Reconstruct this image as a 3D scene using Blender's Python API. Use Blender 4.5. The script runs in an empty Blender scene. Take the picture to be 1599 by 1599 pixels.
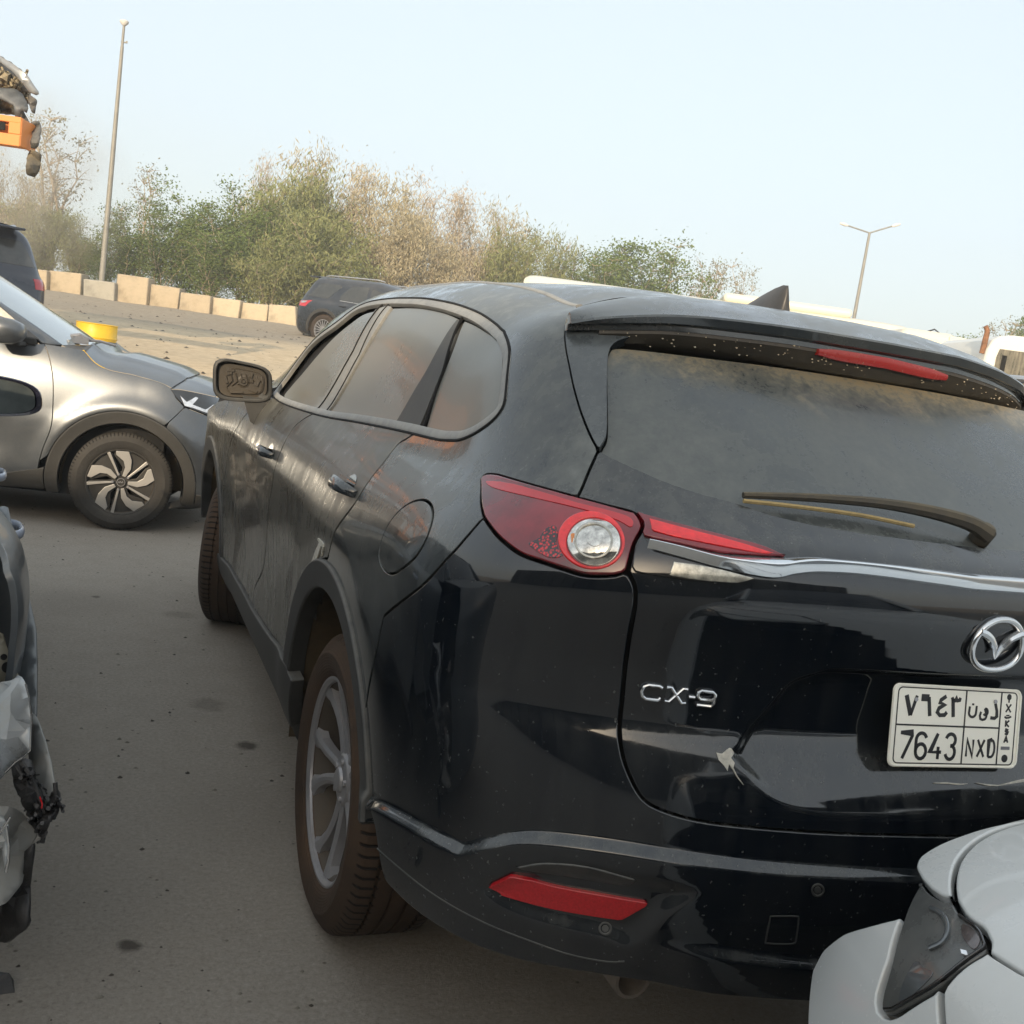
import bpy, bmesh, math, random
import numpy as np
from mathutils import Vector, Matrix, noise as mnoise
from mathutils.geometry import delaunay_2d_cdt

random.seed(7); RNG = np.random.default_rng(7)
SC = bpy.context.scene
COL = SC.collection
R_ = math.radians

# ------------------------------------------------------------------ camera
FPX, PX = 1620.0, 1599.0
CAM = np.array([-1.57, -2.5187, 1.486])
YAW, PITCH, ROLL = -0.3928155, -0.1329172, 0.1424022
_f = np.array([-math.sin(YAW)*math.cos(PITCH), math.cos(YAW)*math.cos(PITCH), math.sin(PITCH)])
_rt = np.array([math.cos(YAW), math.sin(YAW), 0.0]); _up = np.cross(_rt, _f)
RT = _rt*math.cos(ROLL) + _up*math.sin(ROLL); UP = -_rt*math.sin(ROLL) + _up*math.cos(ROLL); FW = _f
cam = bpy.data.cameras.new('camera'); camo = bpy.data.objects.new('camera', cam); COL.objects.link(camo)
cam.sensor_width = 36.0; cam.lens = 36.0*FPX/PX; cam.clip_start = 0.05; cam.clip_end = 6000
M = Matrix.Identity(4)
for i in range(3):
    M[i][0] = RT[i]; M[i][1] = UP[i]; M[i][2] = -FW[i]; M[i][3] = CAM[i]
camo.matrix_world = M
SC.camera = camo

# ------------------------------------------------------------------ light
SUN_EL, SUN_AZ = R_(17), R_(-150)     # azimuth: direction TO the sun, clockwise from +Y
w = bpy.data.worlds.new('World'); SC.world = w; w.use_nodes = True
nt = w.node_tree; bg = nt.nodes['Background']
sky = nt.nodes.new('ShaderNodeTexSky'); sky.sky_type = 'NISHITA'; sky.sun_disc = False
sky.sun_elevation = SUN_EL; sky.sun_rotation = SUN_AZ
sky.air_density = 1.0; sky.dust_density = 4.0; sky.ozone_density = 1.0
hz = nt.nodes.new('ShaderNodeMix'); hz.data_type = 'RGBA'; hz.inputs[0].default_value = .72; hz.inputs[7].default_value = (2.75, 2.98, 3.05, 1)
nt.links.new(sky.outputs[0], hz.inputs[6]); nt.links.new(hz.outputs[2], bg.inputs[0]); bg.inputs[1].default_value = 0.15
sl = bpy.data.lights.new('sun', 'SUN'); sl.energy = 2.3; sl.angle = R_(0.6); sl.color = (1.0, 0.80, 0.56)
so = bpy.data.objects.new('sun', sl); COL.objects.link(so)
sd = Vector((math.sin(SUN_AZ)*math.cos(SUN_EL), math.cos(SUN_AZ)*math.cos(SUN_EL), math.sin(SUN_EL)))
so.rotation_euler = sd.to_track_quat('Z', 'Y').to_euler()
so.location = (-6, -12, 9)
SC.view_settings.view_transform = 'Standard'; SC.view_settings.look = 'None'
SC.view_settings.exposure = 1.18; SC.view_settings.gamma = 1.0

# ------------------------------------------------------------------ pixel helpers (authoring)
def ray(px, py):
    d = FW*FPX + RT*(px-799.5) + UP*(799.5-py)
    return d/np.linalg.norm(d)
def at(px, py, ax, val):
    d = ray(px, py); t = (val-CAM[ax])/d[ax]; return CAM + d*t
def atd(px, py, dist):
    """point on the pixel's ray at a depth (along the view axis)"""
    d = FW*FPX + RT*(px-799.5) + UP*(799.5-py); return CAM + d*(dist/FPX)
def proj(P):
    d = np.asarray(P) - CAM; z = d@FW
    return np.stack([799.5+FPX*(d@RT)/z, 799.5-FPX*(d@UP)/z], -1)

# ------------------------------------------------------------------ materials
MATS = {}
def nodes_mat(name):
    m = bpy.data.materials.new(name); m.use_nodes = True
    t = m.node_tree; b = t.nodes['Principled BSDF']
    MATS[name] = m
    return m, t, b
def N(t, typ, **kw):
    n = t.nodes.new(typ)
    for k, v in kw.items():
        if k.startswith('i_'): n.inputs[k[2:].replace('_', ' ')].default_value = v
        else: setattr(n, k, v)
    return n
def L(t, a, b): t.links.new(a, b)
def ramp(t, src, stops):
    r = t.nodes.new('ShaderNodeValToRGB'); e = r.color_ramp.elements
    while len(e) < len(stops): e.new(0.5)
    for i, (p, c) in enumerate(stops):
        e[i].position = p; e[i].color = (c[0], c[1], c[2], 1) if hasattr(c, '__len__') else (c, c, c, 1)
    t.links.new(src, r.inputs[0]); return r.outputs[0]
def mrange(t, src, a, b, c, d):
    m = t.nodes.new('ShaderNodeMapRange'); m.inputs[1].default_value = a; m.inputs[2].default_value = b
    m.inputs[3].default_value = c; m.inputs[4].default_value = d
    t.links.new(src, m.inputs[0]); return m.outputs[0]
def math_(t, op, a, b=None, clamp=False):
    m = t.nodes.new('ShaderNodeMath'); m.operation = op; m.use_clamp = clamp
    for i, s in enumerate((a, b)):
        if s is None: continue
        if isinstance(s, (int, float)): m.inputs[i].default_value = s
        else: t.links.new(s, m.inputs[i])
    return m.outputs[0]
def mixc(t, fac, a, b):
    m = t.nodes.new('ShaderNodeMix'); m.data_type = 'RGBA'
    for s, i in ((fac, 0), (a, 6), (b, 7)):
        if isinstance(s, (int, float)): m.inputs[i].default_value = s
        elif isinstance(s, tuple): m.inputs[i].default_value = (s[0], s[1], s[2], 1)
        else: t.links.new(s, m.inputs[i])
    return m.outputs[2]
def tex(t, scale, detail=4, rough=.55, stretch=None, dist=0.0):
    tc = t.nodes.new('ShaderNodeTexCoord'); n = t.nodes.new('ShaderNodeTexNoise')
    n.inputs['Scale'].default_value = scale; n.inputs['Detail'].default_value = detail
    n.inputs['Roughness'].default_value = rough; n.inputs['Distortion'].default_value = dist
    if stretch:
        mp = t.nodes.new('ShaderNodeMapping'); mp.inputs['Scale'].default_value = stretch
        t.links.new(tc.outputs['Object'], mp.inputs[0]); t.links.new(mp.outputs[0], n.inputs['Vector'])
    else: t.links.new(tc.outputs['Object'], n.inputs['Vector'])
    return n.outputs['Fac']

def dusty(name, base, dust=(.27, .26, .225), amount=.2, up=.5, rough=.08, drough=.6, metal=0.0, coat=.0,
          streak=.25, patch=.35, spec=.5, speck=0.0, upr=(.05, .8), bump=0.0, flake=0.0, band=None, grain=1.0):
    """paint, glass or plastic with settled dust: more of it on faces that look up, streaks down the sides"""
    m, t, b = nodes_mat(name)
    geo = t.nodes.new('ShaderNodeNewGeometry'); sep = t.nodes.new('ShaderNodeSeparateXYZ')
    L(t, geo.outputs['Normal'], sep.inputs[0])
    upf = mrange(t, sep.outputs[2], upr[0], upr[1], 0, up)
    n1 = tex(t, 2.2, 5, .6); n2 = tex(t, 26, 4, .65, (1, 1, .10)); n3 = tex(t, 75, 6, .7); n4 = tex(t, 7, 6, .65, None, 1.2)
    f = math_(t, 'ADD', upf, amount)
    mod = math_(t, 'ADD', mrange(t, n1, .3, .7, 1-patch, 1+patch), mrange(t, n2, .3, .75, -streak, streak))
    mod = math_(t, 'ADD', mod, mrange(t, n3, .35, .65, -.14*grain, .14*grain))
    mod = math_(t, 'ADD', mod, mrange(t, n4, .35, .65, -.16*grain, .16*grain))
    f = math_(t, 'MULTIPLY', f, mod, True)
    if band:
        g2 = t.nodes.new('ShaderNodeSeparateXYZ'); L(t, geo.outputs['Position'], g2.inputs[0])
        zz = math_(t, 'ADD', g2.outputs[2], mrange(t, n4, .3, .7, -.03, .03))
        bf = math_(t, 'MULTIPLY', mrange(t, zz, band[0], band[1], 0, .6), mrange(t, n3, .35, .65, .4, 1.3)); f = math_(t, 'ADD', f, bf, True)
        dust = mixc(t, math_(t, 'MULTIPLY', bf, 1.6, True), dust, (.25, .205, .13))
    if speck:
        s = tex(t, 120, 2, .5); sp = mrange(t, math_(t, 'ADD', s, mrange(t, n1, .35, .65, -.03, .02)), .70, .735, 0, speck); f = math_(t, 'ADD', f, sp, True)
    if flake:
        vor = t.nodes.new('ShaderNodeTexVoronoi'); vor.inputs['Scale'].default_value = 900
        tc = t.nodes.new('ShaderNodeTexCoord'); L(t, tc.outputs['Object'], vor.inputs['Vector'])
        hs = mrange(t, vor.outputs['Distance'], 0, .7, 1+flake, 1-flake)
        bc = t.nodes.new('ShaderNodeVectorMath'); bc.operation = 'SCALE'; bc.inputs[0].default_value = base; L(t, hs, bc.inputs['Scale'])
        c = mixc(t, f, bc.outputs[0], dust)
    else: c = mixc(t, f, base, dust)
    L(t, c, b.inputs['Base Color'])
    L(t, mrange(t, f, 0, .6, rough, drough), b.inputs['Roughness'])
    b.inputs['Specular IOR Level'].default_value = spec
    if metal: L(t, mrange(t, f, 0, .7, metal, 0), b.inputs['Metallic'])
    if coat:
        L(t, mrange(t, f, 0, .5, coat, coat*.15), b.inputs['Coat Weight']); b.inputs['Coat Roughness'].default_value = .04
    if bump:
        bp = t.nodes.new('ShaderNodeBump'); bp.inputs['Strength'].default_value = bump; bp.inputs['Distance'].default_value = .002
        L(t, n3, bp.inputs['Height']); L(t, bp.outputs[0], b.inputs['Normal'])
    return m
def plain(name, col, rough=.5, metal=0.0, var=.12, scale=12, coat=0, bump=0, spec=.5, trans=0, alpha=1):
    m, t, b = nodes_mat(name)
    n = tex(t, scale, 5, .65)
    k = mrange(t, n, .3, .7, 1-var, 1+var)
    bc = t.nodes.new('ShaderNodeVectorMath'); bc.operation = 'SCALE'; bc.inputs[0].default_value = col; L(t, k, bc.inputs['Scale'])
    L(t, bc.outputs[0], b.inputs['Base Color'])
    L(t, mrange(t, n, .3, .7, max(0, rough*.85), min(1, rough*1.15)), b.inputs['Roughness'])
    b.inputs['Metallic'].default_value = metal; b.inputs['Coat Weight'].default_value = coat
    b.inputs['Specular IOR Level'].default_value = spec; b.inputs['Transmission Weight'].default_value = trans
    b.inputs['Alpha'].default_value = alpha
    if bump:
        bp = t.nodes.new('ShaderNodeBump'); bp.inputs['Strength'].default_value = bump; bp.inputs['Distance'].default_value = .01
        L(t, n, bp.inputs['Height']); L(t, bp.outputs[0], b.inputs['Normal'])
    return m

# ------------------------------------------------------------------ object helpers
def mesh_obj(name, verts, faces, mat, parent=None, smooth=True, normals=None, label=None, mats=None, fmat=None):
    me = bpy.data.meshes.new(name)
    me.from_pydata([tuple(map(float, v)) for v in verts], [], [tuple(int(i) for i in f) for f in faces])
    if mats:
        for m in mats: me.materials.append(m)
        me.polygons.foreach_set('material_index', fmat)
    elif mat: me.materials.append(mat)
    me.polygons.foreach_set('use_smooth', [smooth]*len(me.polygons))
    me.update()
    if normals is not None: me.normals_split_custom_set_from_vertices([tuple(map(float, n)) for n in normals])
    o = bpy.data.objects.new(name, me); COL.objects.link(o)
    if parent is not None: o.parent = parent
    if label: o['label'] = label
    return o
def thing(name, label, cat, loc=(0, 0, 0), rotz=0.0, group=None):
    o = bpy.data.objects.new(name, None); COL.objects.link(o); o.location = loc; o.rotation_euler = (0, 0, rotz)
    o.empty_display_size = .2
    o['label'] = label; o['category'] = cat
    if group: o['group'] = group
    return o
def tag(o, label, cat, group=None):
    o['label'] = label; o['category'] = cat
    if group: o['group'] = group
    return o
def struct(o): o['kind'] = 'structure'; return o

class MB:
    """collects simple shapes into one mesh"""
    def __init__(s): s.v = []; s.f = []; s.fm = []; s.cur = 0
    def add(s, v, f):
        k = len(s.v); s.v += [tuple(map(float, p)) for p in v]; s.f += [tuple(int(i)+k for i in q) for q in f]; s.fm += [s.cur]*len(f)
        return s
    def box(s, c, d, rot=None, bev=0):
        x, y, z = d[0]/2, d[1]/2, d[2]/2
        vs = [Vector((a*x, b_*y, e*z)) for a in (-1, 1) for b_ in (-1, 1) for e in (-1, 1)]
        if rot is not None: vs = [rot @ q for q in vs]
        vs = [q+Vector(c) for q in vs]
        return s.add(vs, [(0, 1, 3, 2), (4, 6, 7, 5), (0, 4, 5, 1), (2, 3, 7, 6), (0, 2, 6, 4), (1, 5, 7, 3)])
    def tube(s, pts, r, n=8, cap=True):
        pts = [Vector(p) for p in pts]; rs = r if hasattr(r, '__len__') else [r]*len(pts)
        vs = []; fs = []
        t0 = (pts[1]-pts[0]).normalized(); a = t0.orthogonal().normalized()
        for i, p in enumerate(pts):
            t_ = (pts[min(i+1, len(pts)-1)]-pts[max(i-1, 0)]).normalized()
            a = (a-t_*a.dot(t_))
            a = a.normalized() if a.length > 1e-6 else t_.orthogonal().normalized()
            b_ = t_.cross(a)
            for k in range(n):
                an = 2*math.pi*k/n; vs.append(p+(a*math.cos(an)+b_*math.sin(an))*rs[i])
        for i in range(len(pts)-1):
            for k in range(n): fs.append((i*n+k, i*n+(k+1) % n, (i+1)*n+(k+1) % n, (i+1)*n+k))
        if cap: fs.append(tuple(range(n-1, -1, -1))); fs.append(tuple((len(pts)-1)*n+k for k in range(n)))
        return s.add(vs, fs)
    def lathe(s, prof, n=48, axis='X', c=(0, 0, 0), close=False):
        """prof: (radius, height along axis)"""
        vs = []; fs = []; m = len(prof)
        for k in range(n):
            an = 2*math.pi*k/n; ca, sa = math.cos(an), math.sin(an)
            for (r, h) in prof:
                p = {'X': (h, r*ca, r*sa), 'Z': (r*ca, r*sa, h), 'Y': (r*sa, h, r*ca)}[axis]
                vs.append((p[0]+c[0], p[1]+c[1], p[2]+c[2]))
        for k in range(n):
            k2 = (k+1) % n
            for i in range(m-1): fs.append((k*m+i, k2*m+i, k2*m+i+1, k*m+i+1))
            if close: fs.append((k*m+m-1, k2*m+m-1, k2*m, k*m))
        return s.add(vs, fs)
    def prism(s, poly, fn, thick):
        """poly 2D, fn maps (x,y,h)->3D"""
        n = len(poly)
        vs = [fn(x, y, 0) for x, y in poly]+[fn(x, y, thick) for x, y in poly]
        fs = [tuple(range(n)), tuple(range(2*n-1, n-1, -1))]+[(i, i+n, (i+1) % n+n, (i+1) % n) for i in range(n)]
        return s.add(vs, fs)
    def obj(s, name, mat, parent=None, smooth=True, label=None, mats=None, angle=40):
        o = mesh_obj(name, s.v, s.f, mat, parent, smooth, None, label, mats, s.fm if mats else None)
        bm = bmesh.new(); bm.from_mesh(o.data); bmesh.ops.recalc_face_normals(bm, faces=bm.faces); bm.to_mesh(o.data); bm.free()
        if smooth:
            try: o.data.set_sharp_from_angle(angle=R_(angle))
            except Exception: pass
        return o
def bevel(o, wd=.01, seg=2, ang=40):
    md = o.modifiers.new('bevel', 'BEVEL'); md.width = wd; md.segments = seg; md.limit_method = 'ANGLE'; md.angle_limit = R_(ang)
    return o

# ------------------------------------------------------------------ smooth tables and curves
def pchip(x, y, xq):
    x = np.asarray(x, float); y = np.asarray(y, float); h = np.diff(x); d = np.diff(y)/h
    m = np.zeros_like(y); m[0] = d[0]; m[-1] = d[-1]
    for i in range(1, len(x)-1):
        if d[i-1]*d[i] > 0:
            w1 = 2*h[i]+h[i-1]; w2 = h[i]+2*h[i-1]; m[i] = (w1+w2)/(w1/d[i-1]+w2/d[i])
    k = np.clip(np.searchsorted(x, xq)-1, 0, len(x)-2); t = (xq-x[k])/h[k]; t = np.clip(t, 0, 1)
    return ((2*t**3-3*t**2+1)*y[k]+(t**3-2*t**2+t)*h[k]*m[k]+(-2*t**3+3*t**2)*y[k+1]+(t**3-t**2)*h[k]*m[k+1])
class Tab:
    def __init__(s, x, y, sig=.012, step=.004):
        s.x0, s.x1 = x[0], x[-1]; n = int((s.x1-s.x0)/step)+2; pad = int(4*sig/step)+3
        q = np.linspace(s.x0, s.x1, n); s.st = q[1]-q[0]
        v = pchip(x, y, q)
        if sig > 0:
            lo = v[0]-(v[1]-v[0])*np.arange(pad, 0, -1); hi = v[-1]+(v[-1]-v[-2])*np.arange(1, pad+1)
            e = np.concatenate([lo, v, hi]); k = np.exp(-.5*(np.arange(-pad, pad+1)*s.st/sig)**2); k /= k.sum()
            v = np.convolve(e, k, 'same')[pad:-pad]
        s.v = v; s.g = np.gradient(v)
    def __call__(s, x):
        t = (np.asarray(x, float)-s.x0)/s.st; t = np.clip(t, 0, len(s.v)-1.001); i = t.astype(int); t = t-i
        a, b, ga, gb = s.v[i], s.v[i+1], s.g[i], s.g[i+1]
        return (2*t**3-3*t**2+1)*a+(t**3-2*t**2+t)*ga+(-2*t**3+3*t**2)*b+(t**3-t**2)*gb
def crom(P, n=8, closed=False, corners=()):
    """Catmull-Rom through points, straight breaks at 'corners' indices"""
    P = np.asarray(P, float); out = []; m = len(P)
    for i in range(m if closed else m-1):
        p1, p2 = P[i % m], P[(i+1) % m]
        p0 = P[i-1] if (closed or i > 0) else 2*p1-p2
        p3 = P[(i+2) % m] if (closed or i+2 < m) else 2*p2-p1
        if i in corners: p0 = 2*p1-p2
        if (i+1) % m in corners: p3 = 2*p2-p1
        for k in range(n):
            t = k/n; out.append(.5*((2*p1)+(-p0+p2)*t+(2*p0-5*p1+4*p2-p3)*t*t+(-p0+3*p1-3*p2+p3)*t**3))
    if not closed: out.append(P[-1])
    return np.array(out)
def resample(P, step, closed=False):
    P = np.asarray(P, float)
    Q = np.vstack([P, P[:1]]) if closed else P
    d = np.r_[0, np.cumsum(np.linalg.norm(np.diff(Q, axis=0), axis=1))]
    n = max(2, int(round(d[-1]/step))+1); s = np.linspace(0, d[-1], n)
    out = np.stack([np.interp(s, d, Q[:, k]) for k in range(Q.shape[1])], 1)
    return out[:-1] if closed else out
def sstep(a, b, x): t = np.clip((x-a)/(b-a), 0, 1); return t*t*(3-2*t)

# ------------------------------------------------------------------ a body surface: rows stacked in height, each row runs along the side and wraps round the tail
class Skin:
    def __init__(s, rows, Y0, Lc, n, plan, drop, zb, bow=.12, mat=None):
        rows = np.array(rows, float)           # s, Z, W, L
        s.rows = rows
        s.Z = Tab(rows[:, 0], rows[:, 1], .006); s.W = Tab(rows[:, 0], rows[:, 2], .022); s.Lr = Tab(rows[:, 0], rows[:, 3], .009)
        s.Y0, s.Lc, s.n, s.plan, s.drop, s.zb, s.bow = Y0, Lc, n, plan, drop, zb, bow
        s.disps = []; s.mat = mat                # mat: 4x4 placing the car, or None
    def base(s, u, v):
        u = np.asarray(u, float); v = np.asarray(v, float)
        mir = u > s.Lc; uu = np.where(mir, 2*s.Lc-u, u)
        Z, W, Lr = s.Z(v), s.W(v), s.Lr(v)
        ys = s.Y0-np.minimum(uu, 0); side = uu < 0
        ph = np.clip(uu, 0, s.Lc)/s.Lc*(math.pi/2)
        c, sn = np.cos(ph), np.sin(ph)
        r = (np.abs(c)**s.n+np.abs(sn)**s.n)**(-1/s.n)
        X = np.where(side, -W*s.plan(ys), -W*r*c*float(s.plan(np.array(s.Y0))))
        Y = np.where(side, ys, s.Y0-(Lr+s.Y0)*r*sn+s.bow*X*X*sn**4)
        k = s.drop(np.where(side, ys, s.Y0))
        Z = np.where(Z > s.zb, s.zb+(Z-s.zb)*k, Z)
        X = np.where(mir, -X, X)
        return np.stack([X, Y, Z], -1)
    def raw_normal(s, u, v, fn):
        e = .003
        a = fn(u+e, v)-fn(u-e, v); b = fn(u, v+e)-fn(u, v-e)
        n = np.cross(a, b); n /= np.linalg.norm(n, axis=-1, keepdims=True)+1e-12
        return n
    def local(s, u, v):
        P = s.base(u, v)
        if s.disps:
            n = s.raw_normal(u, v, s.base)
            um = np.where(u > s.Lc, 2*s.Lc-u, u)
            d = sum(f(um, v, P) for f in s.disps)
            P = P+n*d[..., None]
        return P
    def pos(s, u, v):
        P = s.local(np.asarray(u, float), np.asarray(v, float))
        return P
    def nrm(s, u, v): return s.raw_normal(u, v, s.pos)
    def _w(s, P): return P if s.mat is None else P@s.mat[:3, :3].T+s.mat[:3, 3]
    def trace(s, px, guess=None):
        """(u,v) where the rays of pixels meet the surface"""
        px = np.asarray(px, float)
        if not hasattr(s, '_g'):
            U, V = np.meshgrid(np.linspace(s.u0, s.Lc*2-.2, 150), np.linspace(s.rows[0, 0]+.01, s.rows[-1, 0]-.01, 90))
            U, V = U.ravel(), V.ravel(); P = s._w(s.pos(U, V)); n = s.nrm(U, V)
            if s.mat is not None: n = n@s.mat[:3, :3].T
            vis = ((CAM-P)*n).sum(1)/np.linalg.norm(CAM-P, axis=1) > .04
            s._g = (U[vis], V[vis], proj(P[vis]))
        U, V, G = s._g
        i = np.argmin(((G[None]-px[:, None])**2).sum(2), 1); u, v = U[i].copy(), V[i].copy()
        for it in range(14):
            e = 1e-4
            q = proj(s._w(s.pos(u, v))); r = px-q
            a = (proj(s._w(s.pos(u+e, v)))-q)/e; b = (proj(s._w(s.pos(u, v+e)))-q)/e
            det = a[:, 0]*b[:, 1]-a[:, 1]*b[:, 0]; det = np.where(np.abs(det) < 1e2, 1e2*np.sign(det+1e-9), det)
            du = (r[:, 0]*b[:, 1]-r[:, 1]*b[:, 0])/det; dv = (a[:, 0]*r[:, 1]-a[:, 1]*r[:, 0])/det
            u += np.clip(du, -.08, .08); v += np.clip(dv, -.08, .08)
            v = np.clip(v, s.rows[0, 0], s.rows[-1, 0])
        return np.stack([u, v], 1)
    def uv_yz(s, yz, u0=-.2, v0=.6):
        yz = np.asarray(yz, float); u = np.where(yz[:, 0] > s.Y0, s.Y0-yz[:, 0], .1); v = np.full(len(yz), v0)
        v = np.interp(yz[:, 1], s.rows[:, 1], s.rows[:, 0])
        for it in range(25):
            e = 1e-4; q = s.pos(u, v)[:, 1:]; r = yz-q
            a = (s.pos(u+e, v)[:, 1:]-q)/e; b = (s.pos(u, v+e)[:, 1:]-q)/e
            det = a[:, 0]*b[:, 1]-a[:, 1]*b[:, 0]; det = np.where(np.abs(det) < .02, .02, det)
            u += np.clip((r[:, 0]*b[:, 1]-r[:, 1]*b[:, 0])/det, -.1, .1); v += np.clip((a[:, 0]*r[:, 1]-a[:, 1]*r[:, 0])/det, -.1, .1)
        return np.stack([u, v], 1)

def inpoly(P, Q):
    x, y = P[:, 0][:, None], P[:, 1][:, None]; x1, y1 = Q[:, 0][None], Q[:, 1][None]; x2, y2 = np.roll(Q[:, 0], -1)[None], np.roll(Q[:, 1], -1)[None]
    c = ((y1 > y) != (y2 > y)) & (x < (x2-x1)*(y-y1)/(y2-y1+1e-15)+x1)
    return (c.sum(1) % 2) == 1
def pdist(P, Q, closed=True):
    A = Q; B = np.roll(Q, -1, 0)
    if not closed: A, B = Q[:-1], Q[1:]
    AB = B-A; out = np.full(len(P), 1e9)
    for i in range(0, len(P), 2000):
        D = P[i:i+2000, None]-A[None]; t = np.clip((D*AB[None]).sum(2)/((AB**2).sum(1)[None]+1e-15), 0, 1)
        out[i:i+2000] = np.sqrt(((D-t[..., None]*AB[None])**2).sum(2)).min(1)
    return out
def panel(name, S, out, mat, parent, gap=.0022, off=0.0, depth=.014, res=.022, step=.012, mirror=True, holes=(), edge_r=.0015, disp=None, label=None, guides=()):
    """a sheet-metal panel cut from the surface: outline in (u,v), its edge turned inwards"""
    out = resample(out, step, True)
    ar = .5*np.sum(out[:, 0]*np.roll(out[:, 1], -1)-np.roll(out[:, 0], -1)*out[:, 1])
    if ar < 0: out = out[::-1]
    loops = [out]+[resample(h, step, True) for h in holes]
    for i in range(1, len(loops)):
        h = loops[i]; ar = .5*np.sum(h[:, 0]*np.roll(h[:, 1], -1)-np.roll(h[:, 0], -1)*h[:, 1])
        if ar > 0: loops[i] = h[::-1]
    def inward(Lp, dist):
        t = np.roll(Lp, -1, 0)-np.roll(Lp, 1, 0); n = np.stack([-t[:, 1], t[:, 0]], 1); n /= np.linalg.norm(n, axis=1, keepdims=True)+1e-12
        return Lp+n*dist
    ins = [inward(l, gap+edge_r) for l in loops]
    bb0, bb1 = out.min(0), out.max(0)
    gu = np.arange(bb0[0], bb1[0], res); gv = np.arange(bb0[1], bb1[1], min(res, .016))
    G = np.stack(np.meshgrid(gu, gv), -1).reshape(-1, 2); G = G+RNG.uniform(-.0015, .0015, G.shape)
    ok = inpoly(G, ins[0]) & (pdist(G, ins[0]) > step*.55)
    for h in ins[1:]: ok &= ~inpoly(G, h) & (pdist(G, h) > step*.55)
    G = G[ok]
    if len(guides):
        Q = np.vstack(guides); Q = Q[inpoly(Q, ins[0]) & (pdist(Q, ins[0]) > .004)]
        if len(Q):
            dm = np.full(len(G), 9.)
            for i in range(0, len(G), 1500): dm[i:i+1500] = np.sqrt(((G[i:i+1500, None]-Q[None])**2).sum(2)).min(1)
            G = np.vstack([G[dm > .006], Q])
    pts = np.vstack(ins+[G]); cons = []; k = 0
    for l in ins:
        m = len(l); cons += [(k+i, k+(i+1) % m) for i in range(m)]; k += m
    nb = k
    r = delaunay_2d_cdt([Vector(p) for p in pts], cons, [], 0, 1e-7, False)
    V2 = np.array([tuple(p) for p in r[0]]); T = np.array([f for f in r[2] if len(f) == 3])
    cen = V2[T].mean(1); keep = inpoly(cen, ins[0])
    for h in ins[1:]: keep &= ~inpoly(cen, h)
    T = T[keep]
    P = S.pos(V2[:, 0], V2[:, 1]); n = S.nrm(V2[:, 0], V2[:, 1]); P = P+n*off
    if disp is not None: P = P+n*disp(V2)[:, None]
    a = V2[T]; flip = ((a[:, 1, 0]-a[:, 0, 0])*(a[:, 2, 1]-a[:, 0, 1])-(a[:, 1, 1]-a[:, 0, 1])*(a[:, 2, 0]-a[:, 0, 0])) < 0
    T[flip] = T[flip][:, ::-1]
    if disp is not None:
        fn_ = np.cross(P[T[:, 1]]-P[T[:, 0]], P[T[:, 2]]-P[T[:, 0]]); n = np.zeros_like(P)
        for q in range(3): np.add.at(n, T[:, q], fn_)
        n /= np.linalg.norm(n, axis=1, keepdims=True)+1e-15
    verts = [P]; nor = [n]; faces = [tuple(t) for t in T]; base = len(P)
    # outline rings
    for l, li in zip(loops, ins):
        # positions of boundary verts in output
        Pl = S.pos(li[:, 0], li[:, 1]); nl = S.nrm(li[:, 0], li[:, 1]); Pl = Pl+nl*off
        if disp is not None: Pl = Pl+nl*disp(li)[:, None]
        t = np.roll(Pl, -1, 0)-np.roll(Pl, 1, 0); t /= np.linalg.norm(t, axis=1, keepdims=True)+1e-12
        o = np.cross(t, nl)          # outward from the panel
        r0, r1, r2, r3 = Pl, Pl+o*edge_r*.7-nl*edge_r*.3, Pl+o*edge_r-nl*edge_r, Pl+o*edge_r-nl*depth
        n1 = (nl+o); n1 /= np.linalg.norm(n1, axis=1, keepdims=True)+1e-12
        m = len(l)
        for ra, na in ((r0, nl), (r1, n1), (r2, o), (r3, o)): verts.append(ra); nor.append(na)
        for q in range(3):
            for i in range(m):
                j = (i+1) % m; A, B = base+q*m, base+(q+1)*m
                faces.append((A+i, B+i, B+j, A+j))
        base += 4*m
    verts = np.vstack(verts); nor = np.vstack(nor)
    ob = mesh_obj(name, verts, faces, mat, parent, True, nor, label)
    if mirror:
        v2 = verts*np.array([-1, 1, 1]); n2 = nor*np.array([-1, 1, 1])
        mesh_obj(name, v2, [f[::-1] for f in faces], mat, parent, True, n2, label)
    return ob
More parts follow.
